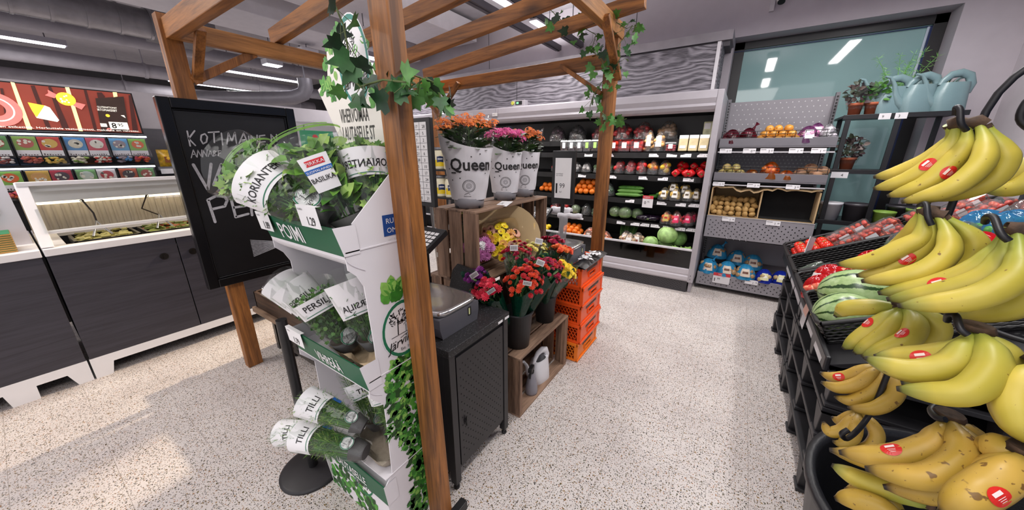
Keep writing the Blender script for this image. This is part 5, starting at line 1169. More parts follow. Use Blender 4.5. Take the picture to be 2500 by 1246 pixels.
def watering_can(label, base, yaw, sc, M_, group, slim=1.0, local=True, name='watering_can'):
    t = thing(name, label, 'watering can', base, group, local=True, rz=yaw); t.scale = (sc, sc, sc)
    # body: soft box leaning into a loop handle at the back, long spout in front
    m = MB(); n = 26
    def body(i, j):
        a = 2 * pi * i; z = .20 * j; k = 1 - .18 * j + .10 * sin(pi * j); cx = .01 * sin(pi * j)
        ca, sa = cos(a), sin(a); q = 1 / max((abs(ca) ** 3 + abs(sa) ** 3) ** (1 / 3), 1e-6)
        return V((cx + ca * q * .095 * k, sa * q * .06 * k * slim, z))
    m.grid(body, n, 10); m.face([body(i / n, 0) for i in range(n)][::-1])
    top = [body(i / n, 1) for i in range(n)]; inn = [V((p.x * .8 + .005, p.y * .75, p.z - .004)) for p in top]; m.add(top + inn, [(i, (i + 1) % n, n + (i + 1) % n, n + i) for i in range(n)], 0, True)
    m.build('body', M_, t)
    m = MB(); m.tube([(-.085, 0, .13), (-.095, 0, .19), (-.07, 0, .245), (-.02, 0, .265), (.03, 0, .255), (.065, 0, .215), (.075, 0, .185)], [.014, .017, .019, .019, .017, .015, .013], 12, sq=1.5); m.build('handle', M_, t)
    m = MB(); m.tube([(.075, 0, .05), (.115, 0, .085), (.145, 0, .14), (.165, 0, .21), (.20, 0, .262), (.235, 0, .272)], [.036, .030, .021, .014, .010, .008], 14); m.build('spout', M_, t)
    return t
watering_can('white plastic watering can behind the spray bottle in the low crate', (-.93, 1.74, .013), R(-100), .82, mat('#dedce0', .3, var=.02), None)

# ---- orange crates
ORM = mat('#f0561a', .35, var=.08, vs=5); ORD = mat('#c23c0c', .4)
def orange_crate(label, x0, x1, y0, y1, z, h, M_):
    t = thing('orange_crate', label, 'crate', ((x0 + x1) / 2, (y0 + y1) / 2, z), 'stacked orange plastic crates')
    zt = z + h; m = MB()
    m.box(x0, x1, y0, y1, zt - .02, zt - .001, 0) if False else None
    for a in ((x0 - .006, x0 + .012, y0 - .006, y1 + .006), (x1 - .012, x1 + .006, y0 - .006, y1 + .006), (x0, x1, y0 - .006, y0 + .012), (x0, x1, y1 - .012, y1 + .006)): m.box(*a, zt - .026, zt - .001).box(*a, z, z + .014)
    for a in ((x0, x0 + .03, y0, y0 + .03), (x1 - .03, x1, y0, y0 + .03), (x0, x0 + .03, y1 - .03, y1), (x1 - .03, x1, y1 - .03, y1)): m.box(*a, z, zt - .01)
    m.build('rim', M_, t, bevel=.003)
    yc = (y0 + y1) / 2; m = MB()          # front wall with a hand hole and a dark printed label
    m.box(x1 - .012, x1 - .004, y0 + .03, yc - .055, z + .01, zt - .02).box(x1 - .012, x1 - .004, yc + .055, y1 - .03, z + .01, zt - .02).box(x1 - .012, x1 - .004, yc - .055, yc + .055, z + .01, z + .045).box(x1 - .012, x1 - .004, yc - .055, yc + .055, z + .078, zt - .02)
    for q in (z + .042, z + .076): m.box(x1 - .006, x1 + .004, yc - .06, yc + .06, q, q + .006)
    for y in (yc - .064, yc + .056): m.box(x1 - .006, x1 + .004, y, y + .007, z + .042, z + .08)
    m.box(x1 - .004, x1 - .002, yc - .10, yc + .11, z + .092, zt - .03, 1)
    for k in range(9): m.box(x1 - .002, x1 - .0012, yc - .092 + k * .022, yc - .08 + k * .022, z + .098, zt - .036, 2)
    m.build('front_wall', [M_, mat('#8a5a48', .5), mat('#3a2a26', .6)], t)
    for y in (y0 + .003, y1 - .011):
        m = MB(); n = 9; L_ = x1 - x0 - .06
        for k in range(-3, n):
            a = x0 + .03 + L_ * k / n
            for s_ in (1, -1):
                p = [(a, z + .012), (a + s_ * L_ / n * 2.6 * 1, zt - .02)] if s_ == 1 else [(a + L_ / n * 2.6, z + .012), (a, zt - .02)]
                (xa, za), (xb, zb) = p; lo, hi = x0 + .03, x1 - .03
                def clip(xa, za, xb, zb):
                    if xa > xb: xa, za, xb, zb = xb, zb, xa, za
                    if xb <= lo or xa >= hi: return None
                    f = lambda x: za + (zb - za) * (x - xa) / (xb - xa)
                    A = (max(xa, lo), f(max(xa, lo))); B = (min(xb, hi), f(min(xb, hi))); return A, B
                c_ = clip(xa, za, xb, zb)
                if c_: m.bar((c_[0][0], y + .004, c_[0][1]), (c_[1][0], y + .004, c_[1][1]), .006, .005, 0, (0, 1, 0))
        m.build('lattice_wall', M_, t)
    MB().box(x0, x0 + .006, y0 + .03, y1 - .03, z + .01, zt - .02).build('rear_wall', M_, t)
    MB().box(x0 + .01, x1 - .01, y0 + .01, y1 - .01, z + .003, z + .008).build('bottom', ORD, t)
ords = ['lowest, slightly yellower', 'second from the floor', 'middle', 'second from the top', 'topmost']
for k in range(5):
    dx = (.0, .012, .004, .014, .0)[k]; dy = (0, .008, .012, .004, -.012)[k]
    orange_crate('orange plastic crate, the %s of its stack beside the low wooden crate' % ords[k], -1.09 + dx, -.795 + dx, 2.075 + dy, 2.475 + dy, .001 + k * .149, .15, mat('#ee7a1e', .35, var=.08, vs=5) if k == 0 else ORM)
t = thing('label_tray', 'black bag tray heaped with white clips on the topmost orange crate', 'tray', (-.82, 2.25, .748))
m = MB(); m.grid(lambda i, j: V((-.88 + .115 * i, 2.04 + .46 * j, .750 + .012 * sin(pi * i) * (1 + .4 * sin(9 * j)))), 8, 10); m.grid(lambda i, j: V((-.765 - .115 * i, 2.04 + .46 * j, .7475)), 2, 2); m.build('black_liner', mat('#151416', .3, var=.2), t)
m = MB(); rr = random.Random(4)
for k in range(40):
    p = V((-.865 + .085 * rr.random(), 2.17 + .24 * rr.random(), .768 + .015 * rr.random())); m.M = MX.Translation(p) @ MX.Rotation(rr.random() * 6, 4, 'Z') @ MX.Rotation(rr.uniform(-.5, .5), 4, 'X'); m.box(-.018, .018, -.006, .006, 0, .002); m.M = None
o = m.build('white_clips', PAPERW, t); o['kind'] = 'stuff'

# ---- jar rack inside the pergola
t = thing('jar_rack', 'chrome legged rack with two tiers of yellow labelled jars behind the kalanchoes', 'rack', (-2.1, 2.1, 0))
for z in (1.15, 1.37): MB().box(-2.42, -1.90, 1.98, 2.24, z - .012, z).build('shelf', mat('#303034', .2, var=.05), t)
MB().bar((-1.93, 2.0, 1.14), (-2.02, 1.9, .0), .03, .015).build('leg', STEEL, t); MB().bar((-1.93, 2.2, 1.14), (-1.93, 2.3, .0), .03, .015).build('leg', STEEL, t)
MB().bar((-2.40, 2.0, 1.14), (-2.36, 1.9, .0), .03, .015).build('leg', STEEL, t); MB().bar((-2.40, 2.2, 1.4), (-2.40, 2.3, .0), .03, .015).build('leg', STEEL, t)
for x in (-1.915, -2.42): MB().box(x, x + .015, 2.1, 2.12, 1.14, 1.4).build('upright', STEEL, t)
JW = mat('#efe6c8', .25, var=.02); JY = mat('#e8c81e', .4); JB = mat('#1d2f5c', .4); JL = mat('#8a8a90', .3, .5)
jn = 0
for zi, z in enumerate((1.15, 1.37)):
    for k in range(4):
        x = -1.955 - .105 * k; y = 2.045
        t = thing('mayonnaise_jar', 'yellow labelled jar on the %s tier, %s from the chrome leg' % (('lower', 'upper')[zi], ('first', 'second', 'third', 'fourth')[k]), 'jar', (x, y, z), 'jars on the chrome legged rack')
        MB().lathe([(0, .001), (.044, .001), (.048, .01), (.048, .12), (.040, .145), (.036, .15), (0, .15)], (x, y, z), 22).build('glass', JW, t)
        MB().lathe([(0, .15), (.041, .15), (.041, .172), (0, .172)], (x, y, z), 22).build('lid', JL, t)
        a0 = atan2(-y, -x); m = MB(); S = lambda a, zz, r_: V((x + r_ * cos(a), y + r_ * sin(a), z + zz))
        m.grid(lambda i, j: S(a0 - 1.0 + 2.0 * i, .025 + .05 * j, .0486), 10, 1, 0).grid(lambda i, j: S(a0 - .55 + 1.1 * i, .06 + .045 * j - .01 * abs(i - .5), .049), 8, 1, 1).grid(lambda i, j: S(a0 - .4 + .8 * i, .078 + .008 * j, .0493), 6, 1, 2)
        m.build('label', [JY, JB, PAPERW], t)

MB().box(-.80, -.765, .735, .80, 0, .045).build('floor_block', BLACK, None, 'black block on the floor at the foot of the near post', 'block', bevel=.003)

# ================================================================ PRODUCE FRIDGE
FG = mat('#a5a0a6', .35, var=.02); FGL = mat('#c3bec4', .3, var=.02); FBK = mat('#100f11', .5); PSTRIP = film('strip_plastic', '#ffffff', .12, .1)
def ordn(k): return ('first', 'second', 'third', 'fourth', 'fifth', 'sixth', 'seventh', 'eighth', 'ninth', 'tenth', 'eleventh', 'twelfth', 'thirteenth')[k]
CARDW = mat('#dcd9dc', .5, var=.02)
def ptag(m, x, y, z, w, txt, wi, ti, tilt=.25, h=.036, ri=None):
    """a price card facing the aisle, leaning back a little"""
    up = V((0, tilt, 1)).normalized(); n = V((0, -1, tilt)).normalized(); o = V((x, y, z))
    m.face([o, o + V((w, 0, 0)), o + V((w, 0, 0)) + up * h, o + up * h], wi)
    m.text(txt[0], o + V((w * .62, 0, 0)) + up * h * .18 + n * .0012, (1, 0, 0), up, h * .72, ti, 'l', nar=.9); m.text(txt[1], o + V((w * .80, 0, 0)) + up * h * .40 + n * .0012, (1, 0, 0), up, h * .40, ti, 'l', nar=.9)
    m.add([o + V((w * .05, 0, 0)) + up * h * .7 + n * .0012, o + V((w * .45, 0, 0)) + up * h * .7 + n * .0012, o + V((w * .45, 0, 0)) + up * h * .78 + n * .0012, o + V((w * .05, 0, 0)) + up * h * .78 + n * .0012], [(0, 1, 2, 3)], ti)
def fridge(label, x0, x1, endpanel):
    t = thing('produce_fridge', label, 'fridge', ((x0 + x1) / 2, 4.4, 0))
    xr = x1 - (.055 if endpanel else .0)
    m = MB().box(x0, xr, 3.985, 4.02, .0, .135)
    perforated(m, lambda u, v: V((u, 3.9845, v)), x0 + .04, xr - .05, .03, .115, .034, .014, .0055, 1)
    m.build('kick_grille', [mat('#3a383c', .5), BLACK], t)
    P = [(3.975, .13), (3.955, .15), (3.95, .19), (3.962, .205), (3.955, .22), (3.952, .275), (3.975, .285), (4.0, .285), (4.0, .13)]
    MB().prism(P, x0, xr, 'x').build('front_bumper', FGL, t, bevel=.002)
    MB().box(x0, xr, 3.965, 3.972, .285, .48).build('front_glass', film('dark_front_glass', '#6a686c', .12, .05), t)
    MB().box(x0, xr, 3.955, 3.98, .48, .502).build('front_rail', mat('#d6d3d8', .3), t, bevel=.003)
    m = MB().box(x0, xr, 4.80, 4.84, .1, 2.05).box(x0, xr, 3.975, 4.8, .13, .36).box(x0, xr, 4.05, 4.8, 1.92, 2.05); m.build('interior', FBK, t)
    P = [(3.95, 2.06), (3.94, 2.0), (3.955, 1.955), (3.945, 1.93), (3.965, 1.90), (3.99, 1.885), (4.06, 1.885), (4.06, 2.07), (3.97, 2.075)]
    m = MB().prism(P, x0, xr, 'x').box(x0, xr, 4.0, 4.85, 2.05, 2.075); m.build('canopy', FG, t, bevel=.002)
    MB().box(x0 + .03, xr - .03, 4.07, 4.10, 1.904, 1.916).build('light_tube', emis('fridge_tube', '#fff6ee', 4.0), t)
    if endpanel:
        m = MB().box(xr, x1, 3.945, 4.86, .13, 2.07).box(xr + .01, x1 - .01, 4.0, 4.85, .0, .13); m.build('end_panel', FG, t, bevel=.006)
        m = MB()
        for y, z in ((3.944, .17), (3.944, .21)): m.tube([(x1 - .03, y, z), (x1 - .03, y - .002, z)], .004, 8)
        m.build('screw', DARK, t)
    return t
fr = fridge('open produce fridge with black shelves beside the grey gondola shelving', -2.885, -.25, True)
fr2 = fridge('neighbouring open fridge behind the pergola and kalanchoes', -5.4, -2.89, False)
m = MB().box(-2.93, -2.85, 3.932, 3.939, 1.97, 2.01).text('3°C', (-2.92, 3.931, 1.982), (1, 0, 0), (0, 0, 1), .022, 1); m.build('temperature_label', [PAPERW, INK], fr)
t = thing('fridge_thermostat', 'small grey thermostat box with green display on the fridge top edge', 'thermostat', (-2.55, 4.05, 2.076))
MB().box(-2.66, -2.46, 4.0, 4.08, 2.076, 2.15).build('case', FG, t, bevel=.004)
MB().tube([(-2.64, 4.0, 2.12), (-2.64, 3.985, 2.12)], .022, 12).build('knob', mat('#c8c850', .4), t); MB().box(-2.60, -2.5, 3.997, 4.0, 2.095, 2.14, 0).box(-2.585, -2.55, 3.995, 3.997, 2.105, 2.13, 1).build('display', [BLACK, mat('#7dc89a', .4, emit=.5)], t)
# wavy black shelves: (height, front, [boundaries])
SHV = [(1.64, 4.42, [-2.86, -2.3, -1.85, -1.39, -.93, -.31]), (1.495, 4.22, [-2.86, -2.35, -1.86, -1.39, -.93, -.31]), (1.24, 4.22, [-2.86, -2.4, -1.9, -1.43, -.97, -.56, -.31]), (.965, 4.22, [-2.86, -2.4, -1.85, -1.42, -.83, -.31]), (.69, 4.22, [-2.86, -2.3, -1.80, -1.36, -.80, -.31])]
def wavey(x, bs, y0, bul=.055):
    for a, b in zip(bs, bs[1:]):
        if a <= x <= b: return y0 - bul * sin(pi * (x - a) / (b - a)) ** .7 + .02
    return y0
PRICES = [('2', '99'), ('1', '99'), ('1', '89'), ('2', '79'), ('0', '99'), ('2', '19'), ('3', '29'), ('1', '49')]
for si, (z, y0, bs) in enumerate(SHV):
    m = MB(); n = 60; xs = [bs[0] + (bs[-1] - bs[0]) * k / n for k in range(n + 1)]
    for k in range(n):
        a, b = xs[k], xs[k + 1]; ya, yb = wavey(a, bs, y0), wavey(b, bs, y0)
        m.face([(a, ya, z), (b, yb, z), (b, 4.79, z + .02), (a, 4.79, z + .02)]).face([(a, ya, z - .055), (b, yb, z - .055), (b, yb, z + .008), (a, ya, z + .008)]).face([(a, ya, z - .055), (a, 4.79, z - .01), (b, 4.79, z - .01), (b, yb, z - .055)])
    m.build('shelf', FBK, fr)
    if si == 0: continue
    m = MB(); rr = random.Random(si)
    tags = {1: [-1.95, -1.68, -1.42, -.91, -.72, -.58, -.42], 2: [-2.02, -1.75, -1.44, -1.36, -1.0, -.78, -.52], 3: [-1.95, -1.5, -1.12, -.76, -.56, -.43], 4: [-1.9, -1.75, -1.45, -1.2, -1.03, -.92, -.80, -.66, -.53, -.42]}[si]
    for k, x in enumerate(tags): m = MB(); ptag(m, x, min(wavey(x + .01, bs, y0), wavey(x + .09, bs, y0), wavey(x + .05, bs, y0)) - .006, z - .042, .105, rr.choice(PRICES), 0, 1); m.build('price_tag', [CARDW, INK], fr)
    m = MB()
    if si == 3:
        x = -.92; y = wavey(x, bs, y0) - .03; m.face([(x, y, z - .085), (x + .12, y - .01, z - .085), (x + .12, y - .01, z + .055), (x, y, z + .055)], 0).face([(x, y - .001, z + .018), (x + .12, y - .0112, z + .018), (x + .12, y - .0112, z + .055), (x, y - .001, z + .055)], 2)
        m.text('TARJOUS', (x + .012, y - .004, z + .029), (1, -.083, 0), (0, 0, 1), .022, 0, nar=.8); m.text('0', (x + .022, y - .006, z - .045), (1, -.083, 0), (0, 0, 1), .05, 1); m.text('95', (x + .058, y - .008, z - .025), (1, -.083, 0), (0, 0, 1), .026, 1)
    m.build('offer_card', [CARDW, INK, mat('#c8303c', .5)], fr) if si == 3 else None
# ---- produce makers
TUBF = film('punnet_plastic', '#fbfdfd', .16, .06, opaq=.03); WRAP = film('wrap_film', '#fdfdfd', .2, .08, opaq=.05, wrinkle=30)
FRM = {}
def fruitmat(col, col2=None, rough=.3):
    return speckle('fruit_' + col.strip('#') + (col2 or '').strip('#'), col, [col2 or col, col], 60, .5, rough, col2, 14)
def shelf_label(desc, z): return desc
def punnet(label, c, w, d, h, r, cols, group, lid=True, tint=TUBF, seed=1, tagc='#e8e6e8', cat='punnet', layers=2):
    c = V(c); rr = random.Random(seed); t = thing('fruit_punnet', label, cat, c, group)
    m = MB(); k = .92
    pts0 = [(-w / 2 * k, -d / 2 * k, .001), (w / 2 * k, -d / 2 * k, .001), (w / 2 * k, d / 2 * k, .001), (-w / 2 * k, d / 2 * k, .001)]; pts1 = [(-w / 2, -d / 2, h), (w / 2, -d / 2, h), (w / 2, d / 2, h), (-w / 2, d / 2, h)]
    m.add([c + V(p) for p in pts0 + pts1], [(3, 2, 1, 0)] + [(i, (i + 1) % 4, 4 + (i + 1) % 4, 4 + i) for i in range(4)])
    if lid:
        p2 = [(x * .8, y * .8, h * 1.18) for x, y, _ in pts1]; m.add([c + V(p) for p in pts1 + p2], [(i, (i + 1) % 4, 4 + (i + 1) % 4, 4 + i) for i in range(4)] + [(4, 5, 6, 7)])
    m.build('box', tint, t)
    m = MB(); nx = max(2, int(w * .92 / (2 * r))); ny = max(2, int(d * .92 / (2 * r)))
    for l in range(layers):
        for i in range(nx):
            for j in range(ny):
                if l and rr.random() < .25: continue
                p = c + V(((i + .5) / nx * w * .9 - w * .45 + rr.uniform(-1, 1) * r * .2, (j + .5) / ny * d * .9 - d * .45, r + .003 + l * r * 1.5)); m.ball(p, (r, r, r * .93), 10, 7, rr.randrange(len(cols)))
    m.build('fruit', [fruitmat(*q) if isinstance(q, tuple) else fruitmat(q) for q in cols], t)
    MB().add([c + V(p) for p in ((-w * .18, -d / 2 - .002, h * .35), (w * .22, -d / 2 - .002, h * .35), (w * .22, -d / 2 - .001, h * .9), (-w * .18, -d / 2 - .001, h * .9))], [(0, 1, 2, 3)]).build('paper_label', mat(tagc, .5), t)
    return t
def netbag(label, c, size, r, cols, group, film_=WRAP, seed=1, name='produce_bag', cat='bag of produce', band=None, knot=False, n=None, fac=(0, -1, .3)):
    """a lumpy bag: fruits in a pile under a clinging see-through skin"""
    c = V(c); sx, sy, sz = size; sz *= 1.28 if c.y > 4 and c.x < -.3 else 1; rr = random.Random(seed); t = thing(name, label, cat, c, group)
    m = MB(); n = n or max(6, int(sx * sy * sz / (r ** 3) * .105)); pts = []
    for k in range(n):
        for _ in range(14):
            p = V((rr.uniform(-1, 1) * max(.0, sx / 2 - r), rr.uniform(-1, 1) * max(.0, sy / 2 - r), 0)); e = min(1.0, sqrt((p.x / (sx / 2)) ** 2 + (p.y / (sy / 2)) ** 2))
            top = r + (sz - 2 * r) * (1 - e * e) ** .5; p.z = r + max(0, top - r) * rr.random() ** .5
            if all((p - q).length > r * 1.45 for q in pts): break
        pts.append(p); m.ball(c + p, (r * rr.uniform(.9, 1.1), r * rr.uniform(.9, 1.1), r * .95), 9, 6, rr.randrange(len(cols)), MX.Rotation(rr.random() * 3, 3, 'X'))
    m.build('fruit', [fruitmat(*q) if isinstance(q, tuple) else fruitmat(q) for q in cols], t)
    m = MB(); N1, N2 = 22, 10
    def sk(i, j):
        a = 2 * pi * i; b = pi / 2 * j; e = cos(b); f = 1 + .05 * sin(3 * a + seed) * e + .035 * sin(7 * a + 5 * b + seed)
        return c + V((cos(a) * e * sx / 2 * 1.06 * f, sin(a) * e * sy / 2 * 1.06 * f, .002 + sin(b) * sz * 1.04 * (1 + .05 * sin(5 * a))))
    m.grid(sk, N1, N2)
    if knot: q = c + V((sx * .2, -sy * .05, sz)); m.tube([q, q + V((.012, 0, .03)), q + V((.03, .0, .055))], [.016, .005, .02], 8)
    m.build('wrapper', film_, t)
    if band:
        m = MB(); f = V(fac).normalized(); w = f.cross(V((0, 0, 1))).normalized() * -1; up = w.cross(f) * -1
        def bp(i, j):
            a = (i - .5) * .95; b = (j - .5) * .62 + .55; e = cos(b); d = atan2(f.y, f.x) + a
            return c + V((cos(d) * e * sx / 2 * 1.10, sin(d) * e * sy / 2 * 1.10, .004 + sin(b) * sz * 1.08))
        m.grid(bp, 6, 5, 0); m.grid(lambda i, j: bp(.2 + .6 * i, .35 + .28 * j) + f * .001, 4, 2, 1); m.build('printed_label', [mat(band[0], .45), mat(band[1], .45)], t)
    return t
FR = lambda s, desc, k: '%s on the %s fridge shelf, %s from the end panel' % (desc, s, ordn(k))
# shelf 0 (dim top shelf at the back)
for k, (x, ds, cl) in enumerate(((-.50, 'packet of pale produce standing', None), (-.80, 'bag of brown potatoes', '#8a6a4c'), (-1.08, 'bag of dark red apples', '#8a2024'), (-1.33, 'red apple bag', '#a02a2c'), (-1.62, 'dark red apple bag', '#7a2024'), (-1.95, 'dark bag of produce', '#3c3a40'), (-2.25, 'dark bag of plums', '#4a3a44'))):
    if cl is None:
        t = thing('produce_packet', 'pale green packet standing alone on the topmost fridge shelf by the end panel', 'packet', (x + .12, 4.5, 1.655)); MB().box(x + .07, x + .17, 4.48, 4.55, 1.655, 1.83).build('pouch', mat('#b8b894', .4, var=.2, vs=20), t, bevel=.012); MB().box(x + .08, x + .14, 4.477, 4.48, 1.75, 1.81).build('paper_label', PAPERW, t); continue
    netbag(FR('topmost', ds, k), (x, 4.56, 1.652), (.23, .2, .15), .034, [(cl, cl)], 'bags on the topmost fridge shelf', seed=k + 3)
z = 1.512
# shelf 1
for k, x in enumerate((-.385, -.485, -.585)):
    t = thing('produce_packet', FR('upper', 'beige flat packet with white label', k), 'packet', (x, 4.30, z), 'packets on the upper fridge shelf')
    m = MB(); m.M = MX.Translation((x, 4.29, z)) @ MX.Rotation(R(-14), 4, 'X'); m.box(-.046, .046, -.02, .02, 0, .175); m.build('pouch', mat('#c9b890', .35, var=.12, vs=15), t, bevel=.01)
    m = MB(); m.M = MX.Translation((x, 4.29, z)) @ MX.Rotation(R(-14), 4, 'X'); m.box(-.03, .03, -.0225, -.021, .03, .06).box(-.045, .045, -.0222, -.0212, .135, .172); m.build('paper_label', PAPERW, t)
punnet(FR('upper', 'red raspberry box with white label', 3), (-.70, 4.27, z), .11, .11, .09, .014, [('#b81a30', '#d0304a')], None, seed=4, layers=3)
netbag(FR('upper', 'clear bag of brown nuts', 4), (-.83, 4.28, z), (.14, .13, .15), .024, [('#b8824a', '#d8a868')], None, band=('#e6e4e4', '#d8b8a8'), seed=8)
netbag(FR('upper', 'second clear nut bag, whiter', 5), (-.95, 4.33, z), (.12, .12, .17), .022, [('#c8955a', '#e0b880')], None, band=('#e6e4e4', '#c8c0b8'), seed=9)
RED_T = film('red_tint_plastic', '#f4a8a8', .2, .05, opaq=.04, ocol='#d84a50')
for k, x in enumerate((-1.06, -1.20, -1.33)):
    punnet(FR('upper', 'red tinted box of nectarines', 6 + k), (x, 4.27, z), .138, .17, .115, .034, [('#d8452e', '#e89048'), ('#c8282c', '#e0603a')], 'red tinted nectarine boxes', tint=RED_T, seed=10 + k)
for k in range(6):
    x = -1.46 - .105 * k
    punnet(FR('upper', 'clear box of dark grapes' if k > 2 else 'clear box with green striped label', 9 + k) if k < 4 else 'clear box of dark grapes on the upper fridge shelf, %s beyond the corner post' % ordn(k - 3), (x, 4.28, z), .10, .14, .125, .019, [('#3c2438', '#54364c'), ('#4a3a3c', '#6a5048')], 'clear fruit boxes on the upper fridge shelf', seed=20 + k, tagc='#e8e6e8' if k > 2 else '#a8cc70', layers=2)
    punnet('clear box of dark fruit standing behind in the back row of the upper fridge shelf', (x, 4.48, z + .004), .10, .14, .10, .017, [('#38303a', '#584a54')], 'back row fruit boxes on the upper fridge shelf', seed=40 + k)
# shelf 2
z = 1.256
def pepper_mesh(col, stemc='#4a7a2c'):
    m = MB(); n = 20
    def f(i, j):
        a = 2 * pi * i; b = pi * j; r = .040 * sin(b) ** .55 * (1 + .10 * cos(4 * a) * sin(b)); return V((r * cos(a), r * sin(a), .040 - .040 * cos(b) * (1.0) - .008 * (1 if j > .94 else 0)))
    m.grid(f, n, 12); return m
def pepper(label, c, col, group, rot):
    t = thing('bell_pepper', label, 'bell pepper', c, group, local=True); t.rotation_euler = rot
    pepper_mesh(col).build('fruit', mat(col, .16, var=.06, vs=10), t); MB().tube([(0, 0, .074), (.003, 0, .085), (.009, 0, .094)], [.006, .0045, .006], 8).build('stem', mat('#4a7a2c', .5), t); return t
rr = random.Random(12); k = 0; first = None
for i in range(4):
    for j in range(2):
        for l in range(2 if j else 1):
            p = (-.355 - .082 * i + rr.uniform(-.008, .008), 4.25 + .085 * j + .05 * l, z + .002 + .06 * l); rt = (R(rr.choice((80, 60, 95))), 0, rr.uniform(-.8, .8)); p = (p[0], p[1], p[2] + .028)
            lb = 'glossy loose red bell pepper heaped on the second fridge shelf next to the end panel'
            if first is None: first = pepper(lb, p, '#c0181e', 'loose red bell peppers', rt)
            else: dup(first, p, rt)
for k, (x, cl, ds) in enumerate(((-.74, [('#c81e22', '#e0a020'), ('#e0b020', '#e8c848')], 'bag of mixed red and yellow peppers'), (-.86, [('#e0a81e', '#c82420')], 'bag with a yellow pepper in front'), (-.99, [('#b8141c', '#d8302c')], 'bag of long red peppers'), (-1.12, [('#b8141c', '#c82428')], 'second bag of long red peppers'), (-1.25, [('#a81a20', '#c83030')], 'third bag of red peppers'))):
    netbag('%s in clear film on the second fridge shelf' % ds, (x, 4.29, z), (.135, .17, .12), .034, cl, 'pepper bags on the second fridge shelf', seed=k + 60, n=9)
for k, (x, cl) in enumerate(((-1.38, '#3a5a38'), (-1.52, '#5a7a4a'), (-1.68, '#c8c4c0'), (-1.82, '#d0ccca'), (-1.97, '#8a9a88'), (-2.12, '#b8302c'))):
    netbag('clear bag of %s on the second fridge shelf, %s beyond the red pepper bags' % (('dark greens', 'greens', 'white mushrooms', 'pale mushrooms', 'celery', 'red chillies')[k], ordn(k)), (x, 4.29, z), (.13, .16, .09), .024, [(cl, cl)], 'film bags on the second fridge shelf', seed=k + 70)
# shelf 3
z = .98
def copies(proto, spots, rnd_rot=True):
    rr = random.Random(5)
    for k, p in enumerate(spots):
        if k == 0: proto.location = p; continue
        dup(proto, p, (rr.random() * 6, rr.random() * 6, rr.random() * 6) if rnd_rot else None)
def single(name, label, cat, group, r, M_, sq=.95):
    m = MB().ball((0, 0, 0), (r, r, r * sq), 14, 10); return m.build(name, M_, None, label, cat, group, at=(0, 0, 0))
ORNG = mat('#e8781a', .4, var=.05, vs=12, bump=.3, bs=400)
def pile(x0, x1, y0, y1, z, r, rows):
    out = []; k = 0
    for l in range(rows):
        nx = int((x1 - x0 - l * r) / (2 * r)); ny = max(1, int((y1 - y0 - l * r * .5) / (2 * r)))
        for j in range(ny):
            for i in range(nx): out.append((x0 + r * (1 + l) + i * 2.03 * r + rnd.uniform(-.003, .003), y0 + r * (1 + .8 * l) + j * 2.03 * r, z + r + l * r * 1.5 + j * .022))
    return out
copies(single('orange', 'orange heaped on the middle fridge shelf beyond the corner post', 'orange', 'oranges on the middle fridge shelf', .038, ORNG), pile(-1.84, -1.50, 4.20, 4.42, z, .038, 3))
copies(single('orange', 'orange in the smaller heap behind the kalanchoe side of the middle fridge shelf', 'orange', 'farther oranges on the middle fridge shelf', .036, ORNG), pile(-2.35, -2.05, 4.22, 4.38, z, .036, 2))
netbag('film bag of dark greens beside the oranges on the middle fridge shelf', (-1.36, 4.27, z), (.14, .15, .11), .026, [('#3a4a3a', '#56705a')], None, seed=81)
netbag('film bag of small mushrooms next to the cucumbers on the middle fridge shelf', (-1.42, 4.42, z), (.13, .15, .13), .026, [('#6a7a68', '#4a5a48')], None, seed=82)
CUC = speckle('cucumber_skin', '#3f7a28', ['#5a9a3a', '#2c5a1c'], 40, .4, .35, '#5f9a3c', 10)
def cucumber(label, p, yaw, L_, r, M_, group, pitch=0):
    m = MB(); k = 12; m.tube([((i / k - .5) * L_, .012 * sin(pi * i / k), r) for i in range(k + 1)], [r * (.25 if i in (0, k) else .8 if i in (1, k - 1) else 1 + .03 * sin(3 * i)) for i in range(k + 1)], 14)
    o = m.build('cucumber', M_, None, label, 'cucumber', group, at=(0, 0, 0)); o.location = p; o.rotation_euler = (0, pitch, yaw); return o
CUC2 = mat('#6a9a48', .35, var=.1, vs=20)
for k, (y, zz, dx) in enumerate(((4.24, 0, 0), (4.29, .0, .02), (4.34, 0, -.01), (4.265, .042, .01), (4.315, .044, .0), (4.29, .082, .015), (4.38, .045, -.02))):
    cucumber('long green cucumber lying in the heap in the middle of the third fridge shelf', (-1.11 + dx, y, z + .002 + zz), R(rnd.uniform(-4, 4)), .30, .024, CUC2 if k % 3 == 0 else CUC, 'long cucumbers on the middle fridge shelf')
for k in range(5): cucumber('dark green courgette behind the red offer card on the middle fridge shelf', (-.83 + .035 * k, 4.30 + .02 * (k % 2), z + .002 + .03 * (k // 3)), R(70 - 12 * k), .17, .021, mat('#3a6a24', .3, var=.15, vs=30), 'courgettes on the middle fridge shelf')
for k, (x, y, zz) in enumerate(((-.70, 4.24, 0), (-.58, 4.23, 0), (-.46, 4.25, 0), (-.38, 4.3, .0), (-.62, 4.30, .07), (-.50, 4.33, .05))):
    netbag('clear yellow potato bag on the middle fridge shelf, %s from the offer card' % ordn(k), (x, y, z + zz), (.125, .14, .10), .027, [('#c8a040', '#e0c468'), ('#b89038', '#d8b858')], 'yellow potato bags', band=('#e8e4dc', '#5a4a38'), seed=90 + k, knot=k == 4)
